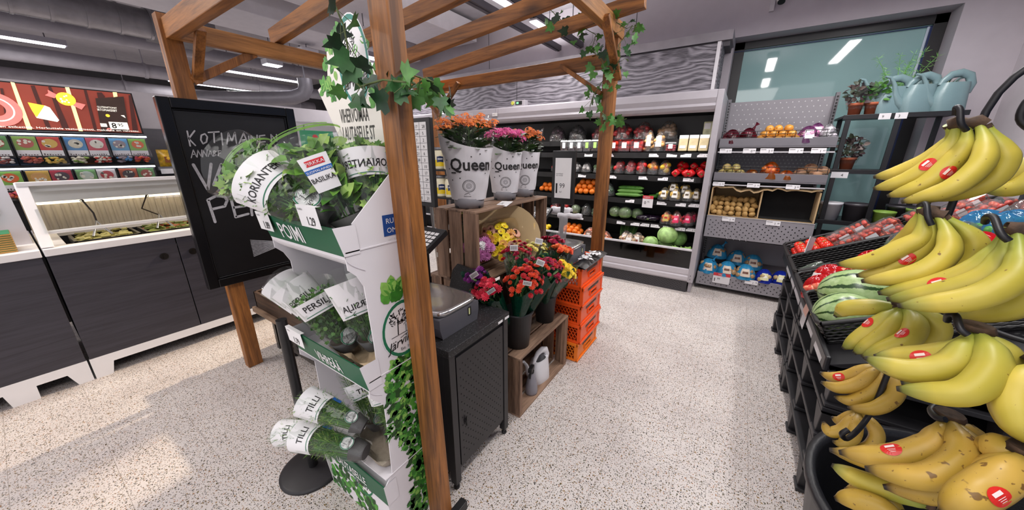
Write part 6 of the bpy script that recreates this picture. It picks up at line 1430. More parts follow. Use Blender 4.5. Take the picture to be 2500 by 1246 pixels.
# shelf 4
z = .705
CAB = mat('#9ab878', .5, var=.15, vs=14)
def cabbage(label, c, r, cols, group, wrapd, seed):
    t = thing('cabbage', label, 'cabbage', c, group, local=True); rr = random.Random(seed); t.rotation_euler = (0, 0, rr.random() * 6)
    MB().ball((0, 0, r * .93), (r, r, r * .93), 20, 14).build('heart', mat(cols[0], .45, var=.12, vs=16, bump=.3, bs=50), t)
    m = MB()
    for k in range(7):
        a0 = 2 * pi * k / 7 + rr.random() * .3; tilt = rr.uniform(.2, .6)
        def f(i, j):
            a = a0 + (i - .5) * 1.5; b = -1.1 + 1.9 * j + tilt; q = r * (1.03 + .02 * k / 7 + .03 * sin(9 * i + k) * j)
            return V((q * cos(b) * cos(a), q * cos(b) * sin(a), r * .93 + q * .95 * sin(b)))
        m.grid(f, 8, 8)
    m.v = [V((p.x, p.y, max(.001, p.z))) for p in m.v]
    m.build('outer_leaves', mat(cols[1], .45, var=.18, vs=22, bump=.3, bs=40), t)
    if wrapd: MB().ball((0, 0, r * 1.0), (r * 1.08, r * 1.08, r * 1.0), 18, 12).build('wrapper', WRAP, t)
    return t
for k, (x, y, r) in enumerate(((-1.26, 4.30, .075), (-1.13, 4.27, .078), (-1.0, 4.33, .07))): cabbage('film wrapped pale green cabbage on the fourth fridge shelf, %s' % ('nearest the corner post', 'with the largest white shine', 'closest to the aubergines')[k], (x, y, z), r, ('#b8cc98', '#86aa66'), 'wrapped cabbages', True, k)
AUB = mat('#1c1220', .12, var=.1)
for k, (x, y, a) in enumerate(((-.90, 4.24, .4), (-.84, 4.32, -.3), (-.78, 4.25, .9), (-.95, 4.36, 1.2), (-.72, 4.34, .2))):
    t = thing('aubergine', 'glossy black aubergine lying on the fourth fridge shelf beside the wrapped cabbages', 'aubergine', (x, y, z), 'aubergines on the fourth fridge shelf', local=True); t.rotation_euler = (0, 0, a)
    MB().tube([((q / 8 - .5) * .17, .01 * sin(q), .038) for q in range(9)], [.010, .026, .030, .033, .036, .038, .037, .028, .008], 14).build('fruit', AUB, t); MB().tube([(-.09, 0, .038), (-.105, 0, .044)], [.015, .006], 8).build('stem', mat('#4a5a30', .5), t)
for k, (x, y, cl, bd) in enumerate(((-.64, 4.24, [('#c83020', '#e0a030')], ('#c8b060', '#a82a20')), (-.55, 4.32, [('#d89030', '#c83a20')], ('#d8c048', '#c8402a')), (-.53, 4.20, [('#c02a30', '#d85048')], ('#d82a5a', '#f0a0b8')), (-.42, 4.26, [('#c01a3a', '#d83a58')], ('#e0285f', '#f4b8c8')), (-.38, 4.36, [('#a81a30', '#c83048')], ('#d8245a', '#f0a8b8')))):
    netbag('%s bag of radish and tomato on the fourth fridge shelf, %s from the aubergines' % (('yellow labelled', 'amber labelled', 'pink labelled', 'bright pink', 'dark pink')[k], ordn(k)), (x, y, z), (.13, .15, .105), .025, cl, 'colourful bags on the fourth fridge shelf', band=bd, seed=110 + k)
for k, (x, cl) in enumerate(((-1.50, '#56704a'), (-1.64, '#3c4038'), (-1.95, '#b82a28'), (-2.1, '#a02426'))): netbag('film bag of %s on the fourth fridge shelf, %s beyond the corner post' % (('lettuce', 'beetroot', 'red apples', 'dark red apples')[k], ordn(k)), (x, 4.28, z), (.13, .16, .11), .03, [(cl, cl)], 'film bags on the fourth fridge shelf', seed=120 + k)
cabbage('film wrapped lettuce head beside the bag rolls on the fourth fridge shelf', (-1.79, 4.27, z), .065, ('#c8d0b8', '#a0b888'), None, True, 9)
# bottom well
z = .365
m = MB()
for x0, x1 in ((-2.86, -2.1), (-2.08, -1.6), (-1.58, -1.2), (-1.18, -.86), (-.84, -.56), (-.54, -.31)):
    for a in ((x0, x0 + .01, 4.0, 4.5), (x1 - .01, x1, 4.0, 4.5), (x0, x1, 4.0, 4.01), (x0, x1, 4.49, 4.5)): m.box(*a, z, z + .085)
m.build('well_divider', FBK, fr)
cabbage('large bare green cabbage on top of the pile in the fridge well', (-.60, 4.18, z + .115), .105, ('#b4d08a', '#a4c87c'), 'bare cabbages in the fridge well', False, 21)
cabbage('large bare cabbage at the back of the pile in the fridge well', (-.52, 4.36, z + .05), .11, ('#a8c880', '#8ab868'), 'bare cabbages in the fridge well', False, 22)
cabbage('bare cabbage lowest and farthest from the end panel in the fridge well', (-.76, 4.12, z + .03), .085, ('#b0cc88', '#98bc70'), 'bare cabbages in the fridge well', False, 23)
cabbage('bare cabbage under the topmost one in the fridge well', (-.62, 4.22, z), .08, ('#a8c480', '#8ab068'), 'bare cabbages in the fridge well', False, 24)
t = thing('lettuce_head', 'ruffled pale lettuce leaves spilling at the end panel of the fridge well', 'lettuce', (-.42, 4.08, z)); m = MB(); rr = random.Random(3)
for k in range(26): a = rr.uniform(0, 2 * pi); leaf(m, 'lobe', V((-.42 + .03 * cos(a), 4.08 + .03 * sin(a), z + rr.uniform(.02, .09))), V((cos(a), sin(a), .7)), V((0, 0, 1)), .10, rr.choice((0, 1)), .4, .3)
m.build('leaves', [mat('#b4d488', .5, var=.15, vs=30), mat('#98c468', .5, var=.15, vs=30)], t)
for k, (x, y) in enumerate(((-1.0, 4.10), (-.93, 4.2), (-1.08, 4.22))): netbag('clear bag of pale roots in the fridge well, %s from the cabbages' % ordn(k), (x, y, z + .02), (.16, .18, .13), .032, [('#b89878', '#c8a888')], 'root bags in the fridge well', band=('#e8e4e0', '#8a3a2a'), seed=130 + k)
for k, (x, y, zz) in enumerate(((-1.42, 4.06, .03), (-1.30, 4.08, .04), (-1.46, 4.24, .10), (-1.52, 4.14, .05))): netbag('clear bag of orange carrots in the fridge well, %s from the corner post' % ordn(k), (x, y, z + zz), (.17, .16, .11), .02, [('#d8601e', '#e87a30'), ('#c85a20', '#e08040')], 'carrot bags in the fridge well', band=('#7a5a4a', '#e0d8d0'), seed=140 + k)
m = MB(); rr = random.Random(6)
for k in range(12): m.tube([(-1.16 + .012 * k, 4.30, z + .02), (-1.18 + .016 * k, 4.33, z + .14), (-1.2 + .02 * k, 4.42, z + .26)], [.012, .01, .006], 6, rr.choice((0, 1)))
m.build('leek_bunch', [mat('#5f8a44', .5, var=.1), mat('#3c6a2e', .5, var=.1)], None, 'dark green leek bunch standing at the back of the fridge well', 'leeks')
LEM = mat('#e0c020', .4, var=.06, vs=14)
copies(single('orange', 'orange heaped in the fridge well behind the hanging produce bags', 'orange', 'oranges in the fridge well', .038, ORNG), pile(-1.96, -1.62, 4.05, 4.3, z + .03, .038, 2))
copies(single('lemon', 'yellow lemon heaped in the fridge well by the farther scale', 'lemon', 'lemons in the fridge well', .033, LEM, 1.2), pile(-2.55, -2.12, 4.05, 4.25, z + .03, .033, 2))

# ================================================================ GREY GONDOLA SHELVING
GS = mat('#6f6c72', .45, .1, var=.03); GSD = mat('#3d3b40', .5, var=.03); GSL = mat('#8c888e', .45, var=.02)
gt = thing('gondola_shelving', 'grey perforated shelving unit with onions and potatoes beside the fridge', 'shelving', (.21, 4.5, 0))
X0, X1, YF = -.235, .665, 4.2
m = MB().box(X0, X1, 4.74, 4.75, .25, 2.03); perforated(m, lambda u, v: V((u, 4.7395, v)), X0 + .06, X1 - .06, 1.70, 2.0, .05, .05, .006, 1); perforated(m, lambda u, v: V((u, 4.7395, v)), X0 + .05, X1 - .05, 1.32, 1.52, .035, .035, .008, 2)
m.build('back_panel', [mat('#8e8a90', .5, var=.02), mat('#c9c6ca', .5), mat('#b9b6ba', .5)], gt)
for x in (X0 - .01, X1 - .02):
    m = MB().box(x, x + .03, 4.70, 4.76, 0, 2.06)
    for k in range(60): m.box(x + .008, x + .022, 4.699, 4.70, .3 + k * .029, .318 + k * .029, 1)
    m.build('upright', [GS, BLACK], gt)
    MB().box(x, x + .03, YF + .05, 4.74, .035, .10).tube([(x + .015, YF + .09, .02), (x + .015, YF + .06, .02)], .02, 10).build('foot', GSD, gt)
def deck(z0, z1, yf, col, perf=False, fence=True, x1=X1):
    m = MB().box(X0, x1, yf, yf + .012, z0, z1).box(X0, x1, yf, 4.74, z0 - .01 if not perf else z0, z0 + .006 if not perf else z0 + .012)
    m.box(X0, x1, yf + .01, 4.74, z1 - .075 if not perf else z1 - .02, z1 - .065 if not perf else z1 - .008)
    if perf: perforated(m, lambda u, v: V((u, yf - .0005, v)), X0 + .04, x1 - .03, z0 + .04, z1 - .03, .052, .026, .0068, 1)
    m.build('shelf', [col, BLACK], gt, bevel=.002)
    for x in (X0, x1 - .012):
        MB().prism([(yf + .012, z0), (4.72, z0 - .03), (4.72, z1 + .03), (yf + .012, z1)], x, x + .004, 'x').build('shelf_bracket', GSD, gt)
    if fence:
        m = MB()
        for q in (z1 + .008, z1 + .035, z1 + .062): m.tube([(X0 + .01, yf + .015, q), (x1 - .01, yf + .015, q)], .0028, 6)
        n = 12
        for k in range(n + 1): x = X0 + .01 + (x1 - X0 - .02) * k / n; m.tube([(x, yf + .015, z1 - .005), (x, yf + .015, z1 + .064)], .0025, 6)
        m.build('wire_guard', BLACK, gt)
deck(1.557, 1.637, YF, GS); deck(1.228, 1.305, YF, GS); deck(.605, .845, YF, GSL, True, False); deck(.045, .20, YF, GSL, True, False)
m = MB().box(X0, X1, YF - .006, YF, 1.50, 1.512).box(X0, X1, YF - .006, YF, 1.175, 1.187).box(X0, X1, YF - .004, YF, .846, .852)
m.build('label_rail', mat('#b9b6ba', .35), gt)
def gtag(x, z, w, tx, ti, h): m = MB(); ptag(m, x, YF - .012, z, w, tx, 0, 1, ti, h); m.build('price_tag', [CARDW, INK], gt)
for x, tx in ((-.22, ('1', '15')), (-.02, ('0', '99')), (.12, ('2', '25')), (.34, ('1', '99')), (.50, ('1', '69'))): gtag(x, 1.495, .105, tx, .15, .045)
for x, tx in ((-.23, ('1', '35')), (.07, ('1', '29')), (.38, ('3', '89'))): gtag(x, 1.165, .105, tx, .15, .042)
for x, tx in ((-.09, ('1', '45')), (.29, ('1', '89'))): gtag(x, .803, .115, tx, .1, .045)
gtag(.22, .155, .115, ('1', '79'), .1, .045)
m = MB(); x = -.075; m.box(x, x + .16, YF - .013, YF - .011, .105, .225, 0).box(x, x + .16, YF - .0135, YF - .0131, .19, .225, 2).text('TARJOUS', (x + .045, YF - .0142, .20), (1, 0, 0), (0, 0, 1), .02, 0, nar=.8).text('1', (x + .015, YF - .0142, .125), (1, 0, 0), (0, 0, 1), .055, 1, bold=.015).text('99', (x + .042, YF - .0142, .148), (1, 0, 0), (0, 0, 1), .028, 1, bold=.01)
m.build('offer_card', [CARDW, INK, mat('#c8303c', .5)], gt)
for k in range(4): x = -.02 + .055 * k; MB().tube([(x, YF - .004, .66), (x + .002, YF - .014, .625), (x + .012, YF - .03, .615), (x + .02, YF - .035, .635)], .0022, 6).build('wire_hook', mat('#b8b6ba', .3, .6), gt)
# row 1
z = 1.585; ONR = film('red_net', '#c87890', .06, .3, opaq=.12, ocol='#6a1428'); PNET = film('purple_net', '#d8b8d8', .08, .3, opaq=.14, ocol='#8a4a80'); ONET = film('orange_net', '#f0b060', .06, .3, opaq=.14, ocol='#c86a20')
netbag('dark red onion net at the fridge end of the top gondola shelf', (-.14, 4.29, z), (.17, .17, .13), .032, [('#5a1626', '#7a2438')], None, ONR, 150, knot=False)
netbag('second dark red onion net next to the loose yellow onions', (.0, 4.31, z), (.16, .17, .14), .032, [('#64182a', '#842c40')], None, ONR, 151, knot=True)
ONI = speckle('onion_skin', '#d08a34', ['#b8701e', '#e0a850'], 30, .5, .3, '#e0a248', 8)
def onion(label, M_, group, r=.036):
    t = thing('onion', label, 'onion', (0, 0, 0), group, local=True); MB().lathe([(0, -r * .95), (r * .5, -r * .85), (r * .9, -r * .4), (r, .05 * r), (r * .86, r * .5), (r * .45, r * .85), (r * .14, r * 1.05), (0, r * 1.1)], (0, 0, 0), 16).build('bulb', M_, t); MB().tube([(0, 0, r * 1.02), (.002, 0, r * 1.35)], [r * .13, r * .05], 6).build('neck', mat('#b88a50', .7), t); return t
spots = []
rr = random.Random(33)
for l, (nx, ny) in enumerate(((5, 3), (4, 3), (3, 2))):
    for j in range(ny):
        for i in range(nx): spots.append((.10 + .034 * l + .070 * i + rr.uniform(-.006, .006), 4.255 + .03 * l + .068 * j, z + .036 + .050 * l + .006 * j))
copies(onion('loose golden onion heaped in the middle of the top gondola shelf', ONI, 'golden onions'), spots)
netbag('purple white net of shallots on the top gondola shelf', (.46, 4.29, z), (.17, .18, .14), .026, [('#b86a9a', '#d8a8c0'), ('#c888a8', '#e0c0cc')], None, PNET, 152, band=('#ece8ec', '#c8a8c0'))
netbag('white garlic net at the far end of the top gondola shelf', (.60, 4.30, z), (.13, .17, .15), .028, [('#e4dee4', '#cfc4d0')], None, WRAP, 153)
netbag('second shallot net behind the first one with white paper tag', (.53, 4.42, z + .02), (.15, .15, .15), .026, [('#c080a8', '#dcb8cc')], None, PNET, 154, band=('#f0ecf0', '#d8c8d8'))
# row 2
z = 1.25; OGR = speckle('green_onion_skin', '#a8a060', ['#8a8040', '#c8c080'], 30, .5, .35, '#bfa068', 8)
sp2 = []
for l, (nx, ny) in enumerate(((3, 2), (2, 2))):
    for j in range(ny):
        for i in range(nx): sp2.append((-.17 + .035 * l + .082 * i, 4.26 + .03 * l + .08 * j, z + .042 + .058 * l))
copies(onion('pale greenish brown onion on the second gondola shelf at the fridge end', OGR, 'pale onions', .042), sp2)
netbag('net of flat brown onions lying low on the second gondola shelf', (.09, 4.28, z), (.13, .16, .08), .03, [('#8a5a34', '#a87848')], None, ONET, 160, knot=False)
netbag('taller orange net of onions on the second gondola shelf', (.24, 4.28, z), (.17, .17, .15), .032, [('#b85a20', '#d87a34')], None, ONET, 161)
netbag('low orange net beside the taller one on the second gondola shelf', (.37, 4.27, z), (.13, .15, .08), .032, [('#b86028', '#d0783a')], None, ONET, 162, knot=False)
SWE = speckle('swede_skin', '#8a5f48', ['#6a4434', '#a87c5c'], 20, .5, .6, '#b08a64', 7)
for k, (x, y, zz, r) in enumerate(((.47, 4.27, .0, .055), (.59, 4.26, 0, .06), (.55, 4.36, .05, .056), (.64, 4.36, .03, .054), (.48, 4.38, .02, .05))):
    MB().ball((x, y, z + zz + r * .9), (r, r * .95, r * .9), 16, 12).build('swede', SWE, None, 'brown swede on the second gondola shelf, %s' % ('in front nearest the orange nets', 'in front at the far end', 'on top of the others', 'behind at the far end', 'behind nearest the orange nets')[k], 'swede', 'swedes on the second gondola shelf')
# row 3: torn box with potatoes
bx = thing('cardboard_box', 'torn open cardboard box on the third gondola shelf, half filled with potatoes', 'box', (.21, 4.4, .846))
CBD = mat('#b89c74', .8, var=.06, vs=10)
m = MB(); x0, x1 = X0 + .005, X1 - .01; ztop = [1.155 + .010 * sin(k * 1.7) + (.012 if k % 3 == 0 else 0) - (.028 if 5 < k < 13 else 0) for k in range(25)]; ztop[0] = 1.15
for k in range(24):
    a = x0 + (x1 - x0) * k / 24; b = x0 + (x1 - x0) * (k + 1) / 24
    m.face([(a, YF + .01, ztop[k] - .012), (b, YF + .01, ztop[k + 1] - .012), (b, YF + .012, ztop[k + 1]), (a, YF + .012, ztop[k])], 0)
    m.face([(a, YF + .012, ztop[k]), (b, YF + .012, ztop[k + 1]), (b, 4.70, 1.16), (a, 4.70, 1.16)], 0).face([(a, YF + .012, ztop[k] - .012), (a, 4.70, 1.145), (b, 4.70, 1.145), (b, YF + .012, ztop[k + 1] - .012)], 0)
m.box(x0, x0 + .012, YF + .005, 4.70, .85, 1.15).box(x1 - .012, x1, YF + .005, 4.70, .85, 1.14).box(x0, x1, 4.69, 4.70, .85, 1.15).box(x0, x1, YF + .02, 4.70, .85, .856).box(.205, .217, YF + .03, 4.70, .85, 1.14)
m.build('box', [CBD], bx); MB().box(.219, x1 - .013, 4.40, 4.42, .857, 1.14).box(.218, x1 - .013, YF + .03, 4.42, .857, .862).build('black_inset', mat('#0c0b0c', .9), bx)  # plain black back and floor sheets in the empty half of the box
POT = speckle('potato_skin', '#a8834a', ['#8a6a38', '#c09a60'], 40, .4, .7, '#b8935a', 9)
pt = MB().ball((0, 0, 0), (.036, .028, .025), 12, 8).build('potato', POT, None, 'loose yellow brown potato heaped inside the torn cardboard box', 'potato', 'potatoes in the torn box', at=(0, 0, 0))
spots = []; rr = random.Random(44)
for j in range(5):
    for i in range(7):
        for l in range(4 if j > 1 else (3 if j else 2)):
            spots.append((x0 + .045 + .057 * i + rr.uniform(-.008, .008), YF + .055 + .055 * j + rr.uniform(-.006, .006), .885 + .042 * l + rr.uniform(-.004, .004)))
copies(pt, [(x + rr.uniform(-.012, .012), y + rr.uniform(-.01, .01), z) for x, y, z in spots])
# row 4: blue potato bags
z = .20; BLUF = film('blue_print_film', '#8cc4e8', .16, .1, opaq=.62, ocol='#3a9cd0', wrinkle=20); DBL = film('deep_blue_film', '#6080d8', .16, .1, opaq=.7, ocol='#1c2fa0', wrinkle=20)
for k, (x, y, zz, f_, lb) in enumerate(((-.14, 4.30, .0, BLUF, 'nearest the fridge'), (.04, 4.29, 0, BLUF, 'second from the fridge'), (.21, 4.28, 0, BLUF, 'third from the fridge'), (-.08, 4.50, .13, BLUF, 'behind at the fridge side'), (.12, 4.50, .09, BLUF, 'behind in the middle'), (.27, 4.47, .07, BLUF, 'behind toward the dark blue bags'))):
    netbag('light blue potato bag on the lowest gondola shelf, %s' % lb, (x, y, z - .01 + zz), (.19, .20, .14), .03, [('#8a6a4c', '#a88a64')], 'blue potato bags', f_, 170 + k, band=('#d8c8b8', '#6a4030'), knot=k in (0, 3), n=20)
for k, (x, y) in enumerate(((.38, 4.27), (.52, 4.30))): netbag('dark blue potato bag with yellow label, %s of two beside the light blue ones' % ('nearer', 'farther')[k], (x, y, z - .01), (.15, .18, .12), .026, [('#a89068', '#c0a878')], 'dark blue potato bags', DBL, 180 + k, band=('#d8d4a8', '#e8e4dc'), n=14)

# ================================================================ PLANT RACK
RK = mat('#1c1b1e', .4)
t = thing('plant_rack', 'black metal plant rack in front of the teal window', 'rack', (1.1, 4.6, 0))
for z in (1.825, 1.345, .86): MB().box(.70, 1.45, 4.45, 4.86, z - .02, z).box(.70, 1.45, 4.445, 4.455, z - .035, z + .004).build('shelf', RK, t, bevel=.002)
for x, y in ((.74, 4.46), (1.06, 4.46), (1.40, 4.46), (.74, 4.82), (1.40, 4.82)): MB().box(x - .018, x + .018, y - .012, y + .012, 0, 1.82).build('post', RK, t, bevel=.002)
for x, txt in ((.93, '9'), (1.03, '3')): MB().add([(x, 4.443, 1.78), (x + .075, 4.443, 1.78), (x + .075, 4.443, 1.83), (x, 4.443, 1.83)], [(0, 1, 2, 3)]).text(txt, (x + .02, 4.442, 1.793), (1, 0, 0), (0, 0, 1), .03, 1).build('price_tag', [CARDW, INK], t)
MB().add([(.72, 4.443, 1.27), (.84, 4.443, 1.27), (.84, 4.443, 1.325), (.72, 4.443, 1.325)], [(0, 1, 2, 3)]).text('4', (.79, 4.442, 1.285), (1, 0, 0), (0, 0, 1), .035, 1).build('price_tag', [CARDW, INK], t)
TCAN = mat('#768f93', .35, var=.03, bump=.15, bs=90)
wc = watering_can('pale teal watering can on the plant rack, nearest the terracotta pots', (1.0, 4.56, 1.826), R(195), 1.12, TCAN, 'teal watering cans')
dup(wc, (1.16, 4.55, 1.826), (0, 0, R(196)), 'pale teal watering can in the middle of the rack row'); dup(wc, (1.345, 4.56, 1.826), (0, 0, R(196)), 'pale teal watering can at the wall end of the rack')
dup(wc, (1.26, 4.76, 1.826), (0, 0, R(30)), 'pale teal watering can mostly hidden behind the rack row, its spout turned to the wall')
TER = mat('#a8583a', .7, var=.08, vs=20)
def pot_plant(label, c, r, h, kind, film_=True, potm=TER, seed=1, cols=None):
    c = V(c); rr = random.Random(seed); t = thing('potted_plant', label, 'potted plant', c)
    MB().lathe([(0, 0), (r * .78, 0), (r * .95, h * .78), (r * 1.06, h * .78), (r * 1.08, h), (r * .95, h), (r * .9, h * .85), (0, h * .85)], c, 22).build('pot', potm, t)
    m = MB(); cols = cols or [G1, G3]
    if kind == 'dark':
        for k in range(90): a = rr.uniform(0, 2 * pi); e = rr.random() * r * 1.5; p = c + V((cos(a) * e, sin(a) * e, h + rr.random() * r * 3.0)); leaf(m, 'oval', p, rdir(rr) + V((cos(a), sin(a), .4)), rdir(rr) + V((0, -1, .5)), r * .9, rr.randrange(len(cols)), .3, .3)
    elif kind == 'fern':
        for k in range(16):
            a = rr.uniform(0, 2 * pi); L_ = rr.uniform(2.5, 7.0) * r; A = c + V((0, 0, h)); Bq = A + V((cos(a) * L_ * .5, sin(a) * L_ * .2, L_ * .95)); P = [A.lerp(Bq, q / 8) + V((0, 0, .2 * L_ * sin(pi * q / 8) * .3)) for q in range(9)]; m.tube(P, .0015, 4, 0)
            for p in P[2:]:
                for s in range(10): leaf(m, 'needle', p + rdir(rr) * .006, rdir(rr) + V((0, 0, .3)), rdir(rr), r * .8, rr.randrange(len(cols)), 0, 0)
    else:
        for k in range(46):
            a = rr.uniform(0, 2 * pi); L_ = rr.uniform(3, 5.2) * r; A = c + V((0, 0, h)); d = V((cos(a), sin(a) * .6, rr.uniform(.8, 2.2))).normalized(); w = perp(d)[0] * .005
            q = [A + d * L_ * s + V((0, 0, -.45 * L_ * s * s * (1 - d.z))) for s in (0, .35, .7, 1)]; m.add([q[0] - w, q[0] + w, q[1] - w, q[1] + w, q[2] - w * .8, q[2] + w * .8, q[3]], [(0, 1, 3, 2), (2, 3, 5, 4), (4, 5, 6)], rr.randrange(len(cols)))
    m.build('foliage', cols, t)
    if film_: MB().grid(lambda i, j: c + V((cos(2 * pi * i) * r * (1.1 + .9 * j), sin(2 * pi * i) * r * (1.1 + .9 * j) * .8, h * .5 + j * r * (3.6 + .8 * sin(2 * pi * i + seed)))), 20, 4).build('sleeve', SLEEVE, t)
PUR = [mat('#4a3438', .5, var=.2, vs=30), mat('#3a4434', .5, var=.2, vs=30), mat('#6a5a54', .5, var=.2, vs=30)]
pot_plant('terracotta pot with dark purplish leaves at the gondola end of the rack top', (.775, 4.52, 1.826), .052, .105, 'dark', True, seed=2, cols=PUR)
pot_plant('terracotta pot with green leaves between the dark plant and the watering cans', (.885, 4.53, 1.826), .05, .105, 'dark', True, seed=3)
pot_plant('feathery light green fern rising behind the watering cans', (1.06, 4.74, 1.826), .06, .11, 'fern', False, seed=4, cols=[mat('#6fb050', .5), mat('#8cc468', .5)])
pot_plant('striped grassy plant behind the last two watering cans', (1.30, 4.66, 1.826), .05, .11, 'grass', True, seed=5, cols=[mat('#7fa868', .5), mat('#c8d8a8', .5)])
pot_plant('terracotta pot with dark leaves in clear sleeve on the middle rack shelf', (.83, 4.56, 1.346), .058, .11, 'dark', True, seed=6, cols=PUR)
def planter(label, c, r, h, col): MB().lathe([(0, 0), (r * .86, 0), (r, h * .86), (r * 1.04, h * .86), (r * 1.04, h), (r * .96, h), (r * .92, h * .3), (0, h * .3)], c, 28).build('planter', mat(col, .4, var=.03), None, label, 'planter', 'empty planters on the low rack shelf')
planter('white empty planter on the low rack shelf', (.80, 4.56, .861), .085, .17, '#dcd9de'); planter('dark grey empty planter beside the white one on the low rack shelf', (.99, 4.58, .861), .095, .17, '#47444a')
planter('charcoal empty planter farther along the low rack shelf', (1.30, 4.62, .861), .10, .17, '#39363c'); planter('green empty planter in front of the charcoal one on the low rack shelf', (1.17, 4.50, .861), .075, .12, '#86a848'); planter('taller green empty planter at the wall end of the low rack shelf', (1.37, 4.50, .861), .07, .16, '#7f9f4e')

# ================================================================ PRODUCE TABLE ON PALLETS
PAL = mat('#2b2a2d', .5, var=.15, vs=6)
def pallet(label, x0, x1, y0, y1, z, h):
    m = MB(); m.box(x0, x1, y0, y1, z + h - .022, z + h - .002)
    for y in (y0 + .002, (y0 + y1) / 2 - .04, y1 - .082):
        m.box(x0, x1, y, y + .08, z + .001, z + .018)
        for x in (x0 + .0, (x0 + x1) / 2 - .06, x1 - .12):
            a, b = (x - .0, y - .0), (x + .12, y + .08); k = .02
            m.add([(a[0] + k * .3, a[1] + k, z + .018), (b[0] - k, a[1] + k, z + .018), (b[0] - k, b[1] - k, z + .018), (a[0] + k * .3, b[1] - k, z + .018), (a[0], a[1] - .015, z + h - .022), (b[0], a[1] - .015, z + h - .022), (b[0], b[1] + .015, z + h - .022), (a[0], b[1] + .015, z + h - .022)], [(0, 1, 5, 4), (1, 2, 6, 5), (2, 3, 7, 6), (3, 0, 4, 7)])
    for k in range(7): yy = y0 + .06 + (y1 - y0 - .12) * k / 6; m.box(x0 + .01, x1 - .01, yy - .006, yy + .006, z + h - .05, z + h - .022)
    return m.build('pallet', PAL, None, label, 'pallet', 'black plastic pallets under the fruit table', bevel=.003)
for s, (y0, y1) in enumerate(((1.70, 2.60), (2.62, 3.52))):
    for k in range(4): pallet('black plastic pallet, %s of the stack %s' % (('lowest', 'second from the floor', 'third from the floor', 'topmost')[k], ('by the banana tub', 'toward the gondola shelving')[s]), .445 + .004 * (k % 2), 1.45, y0, y1, k * .158, .157)
TB = thing('fruit_table', 'black sloping fruit table top with white price strip along its aisle edge', 'table', (.95, 2.6, .633))
ALP = R(25); T0 = V((.425, 0, .665)); MS = MX.Translation(T0) @ MX.Rotation(-ALP, 4, 'Y')
SL = lambda s, y, n: MS @ V((s, y, n))
m = MB(); m.M = MS; m.box(0, 1.15, 1.72, 3.56, -.03, -.006); m.M = None; m.box(.43, 1.45, 1.72, 1.74, .634, .66).box(.43, 1.45, 3.54, 3.56, .634, .66)
for y in (1.72, 2.6, 3.54): m.prism([(.45, .634), (1.44, .634), (1.44, 1.09), (.46, .655)], y, y + .02, 'y')
m.build('top', RK, TB); MB().box(.412, .432, 1.71, 3.57, .634, .70).build('edge_rail', RK, TB, bevel=.006)
m = MB(); rr = random.Random(8); y = 1.76
for w in (.16, .17, .20, .24, .18, .26): m.face([(.4105, y + w, .642), (.4105, y, .642 - rr.uniform(0, .012)), (.4135, y, .692), (.4135, y + w, .692)]); y += w + rr.uniform(.02, .08)
m.face([(.404, 2.28, .60), (.404, 2.18, .60), (.411, 2.18, .72), (.411, 2.28, .72)]).face([(.4035, 2.28, .672), (.4035, 2.18, .672), (.4105, 2.18, .72), (.4105, 2.28, .72)], 1)
m.build('price_strip', [mat('#b9b7ba', .35), mat('#d8a898', .5)], TB)
WICK = mat('#1b191a', .5, var=.2, vs=50)
def basket(label, y0, y1, s0, s1, h):
    t = thing('wicker_basket', label, 'basket', SL((s0 + s1) / 2, (y0 + y1) / 2, 0), 'black wicker baskets on the fruit table'); m = MB(); R_ = 7; ph = 0
    L_ = 2 * (s1 - s0 + y1 - y0); n = int(L_ / .016)
    def per(q):
        q = q % L_; a, b = s1 - s0, y1 - y0
        if q < a: return s0 + q, y0, 0, -1
        if q < a + b: return s1, y0 + q - a, 1, 0
        if q < 2 * a + b: return s1 - (q - a - b), y1, 0, 1
        return s0, y1 - (q - 2 * a - b), -1, 0
    for r_ in range(R_):
        pts = []
        for k in range(n + 1):
            s, yy, nx, ny = per(L_ * k / n); o = .004 * (1 if (k + r_) % 2 else -1) + .012 * r_ / R_; pts.append(SL(s + nx * o, yy + ny * o, .008 + h * r_ / R_))
        m.tube(pts, .0065, 5, 0, False, True, .8)
    pts = [SL(*[(per(L_ * k / n)[0] + per(L_ * k / n)[2] * .014), (per(L_ * k / n)[1] + per(L_ * k / n)[3] * .014)], h) for k in range(n + 1)]; m.tube(pts, .011, 7, 0, False)
    m.build('woven_wall', WICK, t); m = MB(); m.M = MS; m.box(s0, s1, y0, y1, -.004, .004); m.build('bottom', WICK, t)
basket('black wicker basket of watermelons nearest the banana tub', 1.90, 2.30, .03, 1.08, .10)
basket('black wicker basket of red apple bags beside the watermelon basket', 2.34, 2.70, .03, 1.08, .09)
basket('black wicker basket with cucumbers at its aisle end', 2.74, 3.10, .03, 1.08, .10)
basket('black wicker basket of tomatoes and tomato punnets nearest the gondola', 3.14, 3.54, .03, 1.10, .10)
TOM = mat('#d02a1c', .18, var=.08, vs=10)
def tomato():
    t = thing('tomato', 'loose red tomato heaped at the aisle end of the farthest wicker basket', 'tomato', (0, 0, 0), 'loose red tomatoes', local=True); MB().ball((0, 0, 0), (.036, .036, .030), 16, 10).build('fruit', TOM, t)
    m = MB()
    for k in range(5): leaf(m, 'slim', (0, 0, .030), (cos(2 * pi * k / 5), sin(2 * pi * k / 5), .2), (0, 0, 1), .02, 0, 0, .4)
    m.build('calyx', mat('#4a7a2c', .5), t); return t
sp = []; rr = random.Random(2)
for l in range(2):
    for i in range(4 - l):
        for j in range(5 - l): sp.append(SL(.075 + .068 * i + .03 * l, 3.18 + .072 * j + .03 * l, .04 + .05 * l))
tm0 = tomato(); 
for k, p in enumerate(sp):
    o = tm0 if k == 0 else dup(tm0); o.location = p; o.rotation_euler = (rr.uniform(-.5, .5), rr.uniform(-.7, .3), rr.random() * 6)
